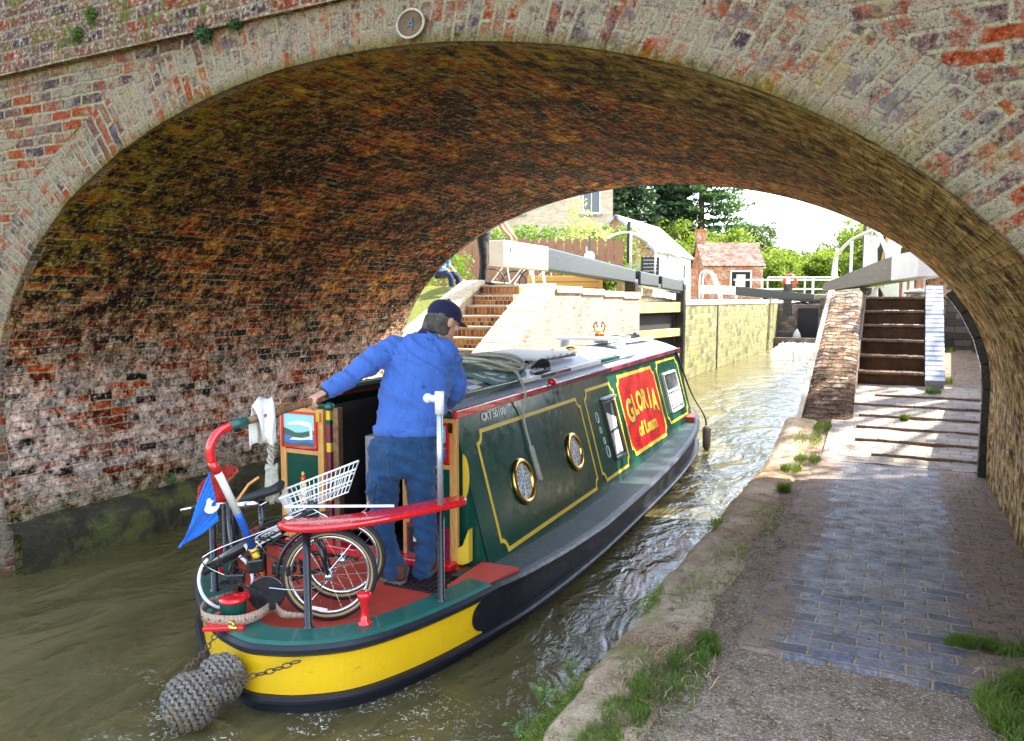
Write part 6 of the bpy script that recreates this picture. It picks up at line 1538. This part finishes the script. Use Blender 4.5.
sit = dict(head=(0, .03, 1.27), neck=(0, 0, 1.12), chest=(0, -.01, .95), hip=(0, 0, .66), shl=(-.17, 0, 1.06), shr=(.17, 0, 1.06), ell=(-.25, .06, .82), elr=(.25, .06, .82), wrl=(-.15, .28, .72), wrr=(.15, .28, .72), hpl=(-.09, .05, .60), hpr=(.09, .05, .60), knl=(-.13, .42, .52), knr=(.13, .42, .54), anl=(-.13, .46, .10), anr=(.13, .50, .10), toe=(0, 1), face=(0, 1, -.1))
person((.78, 15.35, 2.28), radians(95), sit, dict(shirt='greyshirt', trousers='navy', shoe='rawwhite', sleeve=.6, leg=.5), 'seated person in shorts and pale shoes at the right beam white end')
person((-9.75, 15.4, 2.2), radians(-100), sit, dict(shirt='flag', trousers='navy', shoe='rubber', sleeve=.7), 'person in blue top sitting on a bench at the far left by the arch')

# ================================================================= FAR SIDE: buildings, fence, furniture
bh = empty('garden_bench', (-9.75, 15.4, 2.32), radians(-100), 'low garden bench under the seated person in blue at the far left', 'bench')
mb = MB(); mb.box((0, -.02, .16), (1.1, .34, .05)); mb.build('seat', M['orangewood'], bh)
for x in (-.45, .45):
    mb = MB(); mb.box((x, -.02, .05), (.06, .3, .2)); mb.build('leg', M['orangewood'], bh)
def window(par, T, w, h, fm, name='window', bars=1):
    """T maps (x right, y out, z up) to parent space"""
    mb = MB(T); t = .06
    for c_, d in (((0, .02, h/2-t/2), (w, .06, t)), ((0, .02, -h/2+t/2), (w, .06, t)), ((-w/2+t/2, .02, 0), (t, .06, h-2*t)), ((w/2-t/2, .02, 0), (t, .06, h-2*t))): mb.box(c_, d)
    if bars: mb.box((0, .02, 0), (.04, .05, h-2*t))
    f = mb.build(name, fm, par); mb = MB(T); mb.box((0, .0, 0), (w-t, .03, h-t)); mb.build('pane', M['winglass'], f)
    mb = MB(T); mb.box((0, .06, -h/2-.05), (w+.16, .16, .09)); mb.build('sill', M['slate'], f)
    return f
def gable_house(name, loc, rz, L_, W_, H_, RH, wallm, roofm, label, ridge='x', over=.2, eave_dip=0):
    e = empty(name, loc, rz, label, 'house'); a, b_ = (L_/2, W_/2)
    mb = MB(); mb.box((0, 0, H_/2), (L_, W_, H_))
    if ridge == 'x':
        for s in (-1, 1): mb._add([(s*a, -b_, H_), (s*a, b_, H_), (s*a, 0, H_+RH)], [(0, 1, 2)], [[(-b_, H_), (b_, H_), (0, H_+RH)]])
    else:
        for s in (-1, 1): mb._add([(-a, s*b_, H_), (a, s*b_, H_), (0, s*b_, H_+RH)], [(0, 1, 2)], [[(-a, H_), (a, H_), (0, H_+RH)]])
    mb.build('wall', wallm, e)
    for s in (-1, 1):
        mb = MB(); k = RH/(b_ if ridge == 'x' else a); z0 = H_-over*k
        if ridge == 'x': V_ = [(-a-over, s*(b_+over), z0), (a+over, s*(b_+over), z0), (a+over, 0, H_+RH), (-a-over, 0, H_+RH)]; l1 = L_+2*over; l2 = hypot(b_+over, RH)
        else: V_ = [(s*(a+over), -b_-over, z0), (s*(a+over), b_+over, z0), (0, b_+over, H_+RH), (0, -b_-over, H_+RH)]; l1 = W_+2*over; l2 = hypot(a+over, RH)
        V_ = [Vector(v)+Vector((0, 0, .06)) for v in V_]
        mb.quad(*V_, uv=[(0, 0), (l1, 0), (l1, l2), (0, l2)]); o = mb.build('roof', roofm, e); md = o.modifiers.new('s', 'SOLIDIFY'); md.thickness = .09; md.offset = 0
    return e
# cottage seen square on
ct = gable_house('brick_cottage', (-9.5, 47.2, 2.2), radians(27), 3.45, 3.2, 2.0, 1.35, M['cottagebrick'], M['redtile'], 'small orange brick cottage with mauve tiled roof and chimney at the lock head', 'x', .12)
mb = MB(); mb.box((-1.52, .2, 3.2), (.50, .50, 1.9)); mb.box((-1.52, .2, 4.18), (.58, .58, .12)); mb.build('chimney', M['cottagebrick'], ct)
mb = MB(); mb.box((.42, -1.62, .98), (1.10, .06, 1.30)); dr2 = mb.build('door', M['dark'], ct)
mb = MB(); mb.box((-.17, -1.65, 1.0), (.10, .08, 1.36)); mb.box((1.01, -1.65, 1.0), (.10, .08, 1.36)); mb.box((.42, -1.65, 1.68), (1.28, .08, .10)); mb.build('door_frame', M['beamwhite'], dr2)
mb = MB(); mb.box((.42, -1.66, 1.12), (.52, .03, .72)); mb.build('white_notice', M['beamwhite'], dr2)
yw = empty('brick_garden_wall', (-11.8, 44.6, 2.2), radians(27), 'orange brick garden wall joining the shed and the cottage', 'wall')
mb = MB(); mb.box((0, 0, .9), (2.4, .3, 1.8)); mb.build('wall_face', M['cottagebrick'], yw)
# shed with pale slate roof
sh = gable_house('lockside_shed', (-9.4, 29.6, 2.2), 0, 2.8, 5.4, 1.75, 1.25, M['cottagebrick'], M['slate'], 'low building with pale slate roof, brick gable and white side wall', 'y', .12)
mb = MB(); mb.box((1.42, 0, .87), (.04, 5.3, 1.7)); wsd = mb.build('white_side_wall', M['beamwhite'], sh)
T0 = Matrix.Translation((1.45, 1.2, 1.0)) @ Matrix.Rotation(-pi/2, 4, 'Z'); window(sh, T0, .9, .9, M['beamwhite'])
mb = MB(); mb.box((1.46, -.6, .85), (.04, .8, 1.65)); mb.build('door', M['grey'], sh)
mb = MB(); mb.box((-.5, -2.72, .95), (1.0, .05, .9)); mb.build('gable_door', M['grey'], sh)
# big pale house
bhs = gable_house('pale_brick_house', (-18.9, 34.4, 2.2), radians(27), 11.8, 7.0, 6.6, 2.6, M['housebrick'], M['slate'], 'tall pale brick house with sash windows behind the hedge', 'x', .3)
for x, z in ((4.9, 4.6), (1.4, 4.6), (-2.0, 4.6), (4.9, 1.7), (1.2, 1.7)):
    window(bhs, Matrix.Translation((x, -3.52, z)) @ Matrix.Rotation(pi, 4, 'Z'), .85, 1.25, M['beamwhite'])
mb = MB(); mb.box((-3.4, 0, 9.4), (.8, .8, 1.8)); mb.build('chimney', M['housebrick'], bhs)
pr_ = gable_house('distant_house', (4.5, 60, 2.2), radians(-10), 9, 7, 4.2, 2.6, M['cottagebrick'], M['redtile'], 'distant red roofed house just above the right beam', 'x', .3)
window(pr_, Matrix.Translation((-1.5, -3.52, 2.4)) @ Matrix.Rotation(pi, 4, 'Z'), 1, 1.1, M['beamwhite'])
# picket fence with rounded tops
pf_ = empty('picket_fence', (-12.1, 18.2, 2.2), radians(26), 'brown close board fence with scalloped tops below the hedge', 'fence')
mb = MB()
for k in range(24):
    x = k*.235; w = .215; top_ = [(x+w*.5+w*.5*cos(pi*i/8), 1.55+.16*sin(pi*i/8)) for i in range(9)]
    mb.prism([(x, 0), (x+w, 0)]+top_, -.012, .012, axis='y')
mb.build('boards', M['fencewood'], pf_)
mb = MB(); mb.box((2.8, .03, .5), (5.6, .04, .08)); mb.box((2.8, .03, 1.2), (5.6, .04, .08)); mb.build('rails', M['fencewood'], pf_)
for x in (-.05, 2.8, 5.6):
    mb = MB(); mb.box((x, .05, .85), (.1, .1, 1.7)); mb.build('post', M['fencewood'], pf_)
pb = empty('timber_planter', (-6.9, 16.2, 2.3), radians(25), 'orange timber planter under the black balance beam', 'planter')
mb = MB()
for k in range(3): mb.box((0, 0, .08+k*.14), (1.7, .5, .13))
mb.build('planks', M['orangewood'], pb, bevel=.008)
for x in (-.8, .8):
    mb = MB(); mb.box((x, -.26, .22), (.07, .04, .46)); mb.build('corner_post', M['orangewood'], pb)
mb = MB(); mb.bar((-6.9, 14.6, 2.3), (-7.1, 14.9, 2.85), .05, .05); mb.bar((-6.7, 14.75, 2.3), (-6.9, 15.0, 2.85), .05, .05)
o = mb.build('white_prop', M['beamwhite'], None); tag(o, 'white leaning prop posts under the left balance beam', 'prop')
cbd = empty('chalkboard', (-6.45, 21.4, 2.2), radians(27), 'dark chalkboard sign with white writing beyond the left gate', 'sign')
mb = MB(); mb.box((0, 0, .95), (.52, .04, .52)); mb.build('board', M['black'], cbd)
mb = MB()
for k in range(4):
    mb = MB(); mb.tube([(-.2+.4*i/24, -.024, 1.12-k*.1+.018*sin(i*2.3+k)*(i % 5 > 0)) for i in range(25)], .006, 4); mb.build('chalk_line', M['rawwhite'], cbd)
for x in (-.22, .22):
    mb = MB(); mb.box((x, .02, .35), (.05, .05, .7)); mb.build('leg', M['beamwhite'], cbd)
# two parked bicycles behind the beam
def far_bike(loc, rz, label):
    e = empty('parked_bicycle', loc, rz, label, 'bicycle', 'bicycles parked behind the left beam')
    for x in (-.5, .5):
        mb = MB(); N = 24; mb.tube([(x+.32*cos(2*pi*k/N), 0, .33+.32*sin(2*pi*k/N)) for k in range(N)], .018, 6, closed=True)
        for k in range(8): mb.tube([(x, 0, .33), (x+.31*cos(k*pi/4), 0, .33+.31*sin(k*pi/4))], .003, 3)
        mb.build('wheel', M['rubber'], e)
    mb = MB()
    for a, b_ in (((-.5, 0, .33), (-.15, 0, .78)), ((-.15, 0, .78), (.35, 0, .8)), ((.35, 0, .8), (-.05, 0, .3)), ((-.05, 0, .3), (-.15, 0, .9)), ((-.5, 0, .33), (-.05, 0, .3)), ((.5, 0, .33), (.35, 0, .95))): mb.tube([a, b_], .016, 6)
    mb.build('frame', M['rawwhite'], e); mb = MB(); mb.tube([(.35, -.25, .98), (.35, 0, .95), (.35, .25, .98)], .014, 6); mb.build('handlebar', M['black'], e)
    mb = MB(); mb.box((-.17, 0, .93), (.24, .12, .05)); mb.build('saddle', M['rubber'], e, bevel=.02)
far_bike((-8.3, 16.3, 2.28), radians(20), 'white framed bicycle parked behind the white beam end, nearer one'); far_bike((-8.2, 17.3, 2.25), radians(32), 'second bicycle leaning farther back near the brown fence')

# ================================================================= VEGETATION
import numpy as np
class LeafMesh:
    def __init__(s, V): s.V = V
    def build(s, name, mat, parent=None):
        n = len(s.V)//4; me = bpy.data.meshes.new(name); me.vertices.add(n*4); me.vertices.foreach_set('co', s.V.astype('f').ravel())
        me.loops.add(n*4); me.loops.foreach_set('vertex_index', np.arange(n*4, dtype='i')); me.polygons.add(n)
        me.polygons.foreach_set('loop_start', np.arange(0, n*4, 4, dtype='i')); me.polygons.foreach_set('loop_total', np.full(n, 4, dtype='i'))
        me.materials.append(mat); me.update(calc_edges=True); o = bpy.data.objects.new(name, me); col.objects.link(o)
        if parent: o.parent = parent
        return o
def leaves(pts, size, seed=0, flat=0):
    g = np.random.default_rng(seed); P_ = np.array([tuple(p) for p in pts]); n = len(P_)
    a = g.normal(size=(n, 3)); a[:, 2] *= (1-flat); a /= np.linalg.norm(a, axis=1)[:, None]
    b_ = np.cross(a, g.normal(size=(n, 3))); b_ /= np.linalg.norm(b_, axis=1)[:, None]; s = (size*g.uniform(.6, 1.35, n))[:, None]
    return LeafMesh(np.stack([P_-a*s, P_+b_*s*.5, P_+a*s, P_-b_*s*.5], 1).reshape(-1, 3))
def clumps(ells, n, clump_r, per, rnd, shell=.55):
    out = []
    tot = sum(e[1][0]*e[1][1]+e[1][1]*e[1][2] for e in ells)
    for c, r in ells:
        k = max(3, int(n*(r[0]*r[1]+r[1]*r[2])/tot))
        for _ in range(k):
            d = Vector((rnd.gauss(0, 1), rnd.gauss(0, 1), rnd.gauss(0, 1))).normalized(); t = shell+(1-shell)*rnd.random()**.6; t *= rnd.uniform(.85, 1.12)
            q = Vector((c[0]+d.x*r[0]*t, c[1]+d.y*r[1]*t, c[2]+d.z*r[2]*t)); cr = clump_r*rnd.uniform(.5, 1.3)
            for _ in range(per): out.append(q+Vector((rnd.gauss(0, 1)*cr, rnd.gauss(0, 1)*cr, rnd.gauss(0, 1)*cr*.6)))
    return out
def broadleaf(loc, H_, ells, n, per, cr, lsz, mat, label, group, seed, cat='tree', tr=.25):
    rnd = random.Random(seed); e = empty('broadleaf_tree', loc, 0, label, cat, group)
    mb = MB(); mb.tube(catmull([(0, 0, -.2), (.1, 0, H_*.25), (-.1, .1, H_*.5), (.05, 0, H_*.8)], 4), [tr*(1-.7*i/12) for i in range(13)], 8)
    for c, r in ells[:6]: mb.tube(catmull([(0, 0, H_*.25), (c[0]*.4, c[1]*.4, H_*.25+(c[2]-H_*.25)*.6), c], 3), [tr*.5*(1-.8*i/6) for i in range(7)], 6)
    mb.build('trunk', M['bark'], e, smooth=True); leaves(clumps(ells, n, cr, per, rnd), lsz, seed).build('crown', M[mat], e)
    return e
def conifer(loc, H_, R_, label, group, seed, mat='conifer', lv=26, per=16, lsz=.30, z0=.06, gap=1.0, droop=.25):
    rnd = random.Random(seed); e = empty('conifer_tree', loc, 0, label, 'conifer', group); mb = MB(); mb.tube([(0, 0, -.2), (0, 0, H_*.5), (0, 0, H_)], [.38, .22, .03], 8); pts = []
    for i in range(lv):
        t = i/lv; z = H_*(z0+(1-z0)*t); r = R_*(1-t)**.75*rnd.uniform(.8, 1.12); nb = 9 if i < lv*.7 else 6
        for k in range(nb):
            if rnd.random() > gap: continue
            a = 2*pi*k/nb+rnd.uniform(-.3, .3)+i; rr = r*rnd.uniform(.7, 1.1); zt_ = z-droop*rr*rnd.uniform(.6, 1.2)+.2
            mb.tube([(0, 0, z), (cos(a)*rr*.9, sin(a)*rr*.9, zt_)], [.06*(1-t)+.015, .01], 4)
            for j in range(per):
                s = rnd.uniform(.25, 1.05); q = Vector((cos(a)*rr*s, sin(a)*rr*s, z+(zt_-z)*s))
                for _ in range(3): pts.append(q+Vector((rnd.gauss(0, .16*rr**.5), rnd.gauss(0, .16*rr**.5), rnd.gauss(0, .10)-.05)))
    mb.build('trunk', M['bark'], e, smooth=True); leaves(pts, lsz, seed, .35).build('crown', M[mat], e); return e
G1 = 'trees beyond the lock'
conifer((-19.5, 55, 2.1), 17, 4.6, 'dense dark evergreen rising behind the shed roof', G1, 1, lv=50, per=52, lsz=.17)
conifer((-22.5, 57, 2.1), 15, 4.2, 'second dark evergreen, left of the dense one behind the pale house', G1, 2, lv=40, per=40, lsz=.18)
conifer((-16.6, 60, 2.1), 13, 3.4, 'dark evergreen between the dense one and the open pine', G1, 9, lv=36, per=40, lsz=.17)
conifer((-14.3, 61, 2.1), 18, 4.6, 'tall open pine with sky showing through, behind the cottage chimney', G1, 3, mat='pineleaf', lv=26, per=50, lsz=.15, gap=.66, z0=.2, droop=.05)
def E3(n, R_, H_, seed, base=.35):
    rnd = random.Random(seed); return [((rnd.uniform(-.6, .6)*R_, rnd.uniform(-.6, .6)*R_, H_*(base+(1-base)*rnd.random()*.8)), (R_*rnd.uniform(.38, .6),)*2+(R_*rnd.uniform(.3, .48),)) for _ in range(n)]
for i, (x, y, H_, R_, m_, lab) in enumerate(((-14.6, 55, 6.2, 2.9, 'oakleaf', 'bright green tree just above the cottage roof'), (-11.4, 56, 5.6, 2.7, 'oakleaf', 'yellow green tree right behind the cottage gable end'),
    (-9.0, 60, 4.8, 2.6, 'oakleaf', 'bright round tree to the right of the cottage'), (-6.4, 66, 4.0, 2.5, 'oakleaf', 'low bright bush like tree above the black top beam'), (-13.3, 80, 8.2, 3.4, 'farleaf', 'dull dome shaped tree peeping over the bright ones'),
    (-8.3, 78, 5.4, 3.0, 'midleaf', 'mid green tree left of the curved white handrail'), (-4.6, 74, 5.8, 3.2, 'midleaf', 'mid green tree behind the white handrail stanchions'), (-1.5, 62, 6.4, 3.2, 'oakleaf', 'leafy tree behind the right paddle gear'),
    (1.8, 58, 6.2, 3.2, 'midleaf', 'green tree at the edge of the arch above the white beam'), (6.5, 50, 8.5, 4.2, 'midleaf', 'broad tree beyond the right lockside'), (-26.5, 50, 10, 4.2, 'midleaf', 'tree at the far left behind the pale house'),
    (12, 30, 8.5, 4, 'oakleaf', 'broad tree standing well right of the lock'), (5.5, 15.6, 11.5, 2.9, 'midleaf', 'tree on the right bank that dapples the steps'), (3.3, 84, 7.0, 4.0, 'farleaf', 'far dull tree behind the green one at the arch edge'))):
    broadleaf((x, y, 2.1), H_, E3(9, R_, H_, 40+i, .25 if y > 20 else .55), 190 if y > 20 else 80, 44 if y > 20 else 30, R_*.12, .13 if y < 70 else .17, m_, lab, G1, 60+i)
random.seed(21)
# distant wooded hill, one mass
pts = []; rnd = random.Random(5)
mbh = MB()
for k in range(1500):
    x = rnd.uniform(-120, 90); y = rnd.uniform(150, 260); h = 1.5+5*max(0, (y-150)/110)+2*max(0, cos((x+24)/26))*1
    for _ in range(20): pts.append(Vector((x+rnd.gauss(0, 1.6), y+rnd.gauss(0, 1.6), 2+h*rnd.random()+rnd.gauss(0, .6)+1)))
tag(leaves(pts, .8, 9).build('distant_woodland', M['farleaf'], None), 'wooded slope far behind the lock', 'woodland', kind='stuff')
def leafy(name, pts, sz, mat, label, cat, group=None, seed=0, stem=None):
    o = leaves(pts, sz, seed).build(name, M[mat], None); return tag(o, label, cat, group)
# hedge behind the picket fence
rnd = random.Random(8); pts = []
for _ in range(9000):
    t = rnd.random(); x = -14.5+6.6*t; y = 21.2+3.2*t; pts.append((x+rnd.uniform(-.4, .4), y+rnd.uniform(-.4, .4), 2.2+2.35*rnd.random()**.7+.10*sin(t*40)))
leafy('hedge', pts, .07, 'hedgeleaf', 'long clipped bright green hedge above the picket fence', 'hedge')
pts = clumps([((0, 0, 1.2), (.7, .7, .9)), ((-.5, 0, .7), (.6, .5, .6)), ((.5, .1, 1.9), (.5, .5, .6)), ((.1, 0, 2.5), (.35, .35, .6))], 130, .12, 26, rnd)
o = leafy('flowering_shrub', pts, .055, 'paleleaf', 'pale flowering shrub between fence and shed', 'shrub'); o.location = (-8.7, 21.3, 2.2)
for i, (x, y, r, lab) in enumerate(((-7.75, 20.2, .55, 'small bright bush beside the left paddle gear'), (-11.0, 17.2, .8, 'green bush at the far left behind the seated person'), (-6.25, 16.9, .3, 'low weedy bush under the balance beam by the heel post'))):
    pts = clumps([((0, 0, r), (r, r, r)), ((r*.5, 0, r*1.4), (r*.6, r*.6, r*.6))], 60, r*.16, 24, rnd); o = leafy('bush', pts, .05, 'hedgeleaf', lab, 'bush', 'small bushes on the lockside', i); o.location = (x, y, 2.2)
# grass tufts by the path
def blades(name, area, n, h, mat, label, seed, lean=.35, cat='grass'):
    rnd = random.Random(seed); mb = MB()
    for _ in range(n):
        cx_, cy_, rx, ry = rnd.choice(area); a = rnd.uniform(0, 2*pi); q = sqrt(rnd.random()); x = cx_+rx*q*cos(a); y = cy_+ry*q*sin(a); z = zt(y)+.004
        hh = h*rnd.uniform(.4, 1.2); d = Vector((rnd.gauss(0, lean), rnd.gauss(0, lean), 0))*hh; w = rnd.uniform(.0015, .0032); s = Vector((cos(a), sin(a), 0))*w
        p0_ = Vector((x, y, z)); p1 = p0_+d*.4+Vector((0, 0, hh*.6)); p2 = p0_+d*1.3+Vector((0, 0, hh*.92))
        mb._add([p0_-s, p0_+s, p1+s*.7, p1-s*.7, p2], [(0, 1, 2, 3), (3, 2, 4)])
    return tag(mb.build(name, M[mat], None), label, cat, kind='stuff')
blades('grass_tuft', [(-.86, 3.62, .10, .16), (-.92, 3.3, .12, .22), (-.82, 3.85, .05, .10), (-.98, 3.0, .10, .15), (-1.0, 2.75, .08, .12), (-.78, 3.74, .05, .05)], 3200, .055, 'blade', 'green grass growing along the foreground coping', 1)
blades('grass_tuft', [(-.95, 3.3, .22, .75), (-.85, 3.4, .12, .5), (-1.05, 2.9, .18, .4), (-1.0, 4.6, .15, .8), (-.9, 6.2, .12, .9)], 2600, .026, 'blade', 'short sparse grass blades scattered over the coping stones', 11, .6)
blades('grass_tuft', [(.52, 3.78, .16, .22), (.60, 3.55, .16, .22), (.64, 4.02, .14, .14), (.50, 3.62, .10, .10), (.7, 3.8, .12, .3)], 6500, .085, 'blade', 'thick bright green grass in the lower right corner', 2)
blades('grass_tuft', [(.55, 4.45, .26, .06), (.45, 4.40, .18, .05), (.72, 4.5, .10, .10)], 2300, .06, 'blade', 'grass tuft at the wall foot above the lower right corner', 3)
blades('grass_tuft', [(-.92, 9.6, .16, .35), (-.80, 10.1, .10, .2), (-.85, 8.9, .14, .22), (-.95, 8.3, .1, .2), (-.9, 7.4, .06, .12)], 2600, .07, 'blade', 'sunlit grass at the foot of the sloping ramp wall', 4)
blades('grass_tuft', [(.62, 12.7, .1, .2), (.45, 11.9, .10, .1), (1.4, 16.2, .2, .3), (.8, 16.3, .15, .2), (.1, 10.6, .05, .05)], 1500, .10, 'blade', 'weeds by the blue edging and the retaining wall', 5)
blades('dry_grass', [(-.95, 3.5, .15, .5), (-1.0, 5.2, .12, .9), (-.9, 6.3, .1, .6), (.6, 3.9, .25, .6), (-.8, 3.4, .1, .5)], 500, .05, 'dryblade', 'dry straw scattered in the coping grass', 6, .9)
blades('lockside_grass', [(-8.6, 13.6, 1.9, 1.2), (-7.0, 13.0, .6, .6)], 10, .1, 'blade', 'bright grass along the left lockside', 7)
# fallen leaves and stones on the path
rnd = random.Random(4); mb = MB()
for _ in range(2200):
    side_ = rnd.random()
    if side_ < .45: x = rnd.uniform(.45, .80)**1; y = rnd.uniform(3.9, 9)
    elif side_ < .8: x = rnd.uniform(-1.0, -.6); y = rnd.uniform(3, 9)
    else: x = rnd.uniform(-.8, .8); y = rnd.uniform(2.6, 8)
    s = rnd.uniform(.004, .014); z = zt(y)+.022; a = rnd.uniform(0, pi); u1 = Vector((cos(a), sin(a), rnd.uniform(-.2, .2)))*s; v1 = Vector((-sin(a), cos(a), rnd.uniform(-.3, .3)))*s*.6; p = Vector((x, y, z)); mb._add([p-u1, p-v1*1.0, p+u1, p+v1], [(0, 1, 2, 3)])
tag(mb.build('leaf_litter', M['leather'] if False else M['bark'], None), 'brown leaf litter scattered on the towpath', 'leaf litter', kind='stuff')
rnd = random.Random(14); mb = MB()
for _ in range(900):
    x = rnd.uniform(-.9, .85); y = rnd.uniform(2.2, 3.95); s = rnd.uniform(.0015, .0045); p = (x, y, gz(x, y)+s*.4); mb.ball(p, (s, s*rnd.uniform(.6, 1), s*.7), 6)
tag(mb.build('gravel_stones', M['nosing'], None), 'loose pale gravel on the foreground path', 'gravel', kind='stuff')
# weeds: broad leaved plants
def weed(loc, n, r, h, label, lsz=.02, seed=0, mat='weed'):
    rnd = random.Random(seed); e = empty('weed', loc, 0, label, 'weed', 'weeds growing from the masonry'); mb = MB(); ml = []
    for k in range(n):
        a = 2*pi*k/n+rnd.random(); L_ = rnd.uniform(.5, 1); tip = Vector((cos(a)*r*L_, sin(a)*r*L_, h*rnd.uniform(.5, 1))); mb.tube(catmull([(0, 0, 0), tip*.5+Vector((0, 0, h*.15)), tip], 3), .0018, 4)
        for j in range(9): t = .3+.7*j/8; q = tip*t+Vector((0, 0, h*.15*sin(pi*t))); ml.append(q+Vector((rnd.gauss(0, lsz*.5), rnd.gauss(0, lsz*.5), rnd.gauss(0, lsz*.4))))
    mb.build('stems', M[mat], e); leaves(ml, lsz, seed).build('leaves', M[mat], e); return e
weed((-1.34, 2.92, .38), 9, .07, .11, 'leafy weed on the coping edge at the bottom of the picture', .015, 1); weed((-1.33, 3.22, .38), 7, .05, .13, 'thin pale weed standing on the coping edge', .010, 2)
weed((-1.36, 2.78, .30), 8, .08, .10, 'broad weed spreading over the coping near the water', .018, 5)
weed((XL+.12, 4.9, .40), 9, .09, .09, 'small fern on the mossy footing of the left wall', .022, 3)
for i, (x, z, r, lab) in enumerate(((-3.82, 3.78, .055, 'dark round weed clump on the bridge ledge'), (-3.55, 3.79, .035, 'smaller weed clump right of the dark one on the ledge'), (-5.0, 3.95, .05, 'green weeds on the parapet bricks at the upper left'), (-4.85, 4.05, .05, 'mossy weed high on the parapet near the top edge'))):
    pts = clumps([((0, 0, 0), (r, r*.6, r))], 40, r*.22, 16, random.Random(i), .2); o = leaves(pts, .011, i).build('ledge_weed', M['conifer'] if i < 2 else M['midleaf'], None); o.location = (x, YN-.06, z); tag(o, lab, 'weed', 'weeds on the bridge face')
# moss clumps lying on the coping
rnd = random.Random(17); pts = []
for _ in range(5000):
    y = rnd.choice((2.6, 2.75, 2.9, 3.05, 4.3, 6.0))+rnd.gauss(0, .12); pts.append((-1.24+rnd.gauss(0, .035), y, .40+rnd.uniform(0, .012)))
tag(leaves(pts, .007, 3).build('moss', M['paleleaf'] if False else M['oakleaf'], None), 'moss along the rim of the foreground coping', 'moss', kind='stuff')
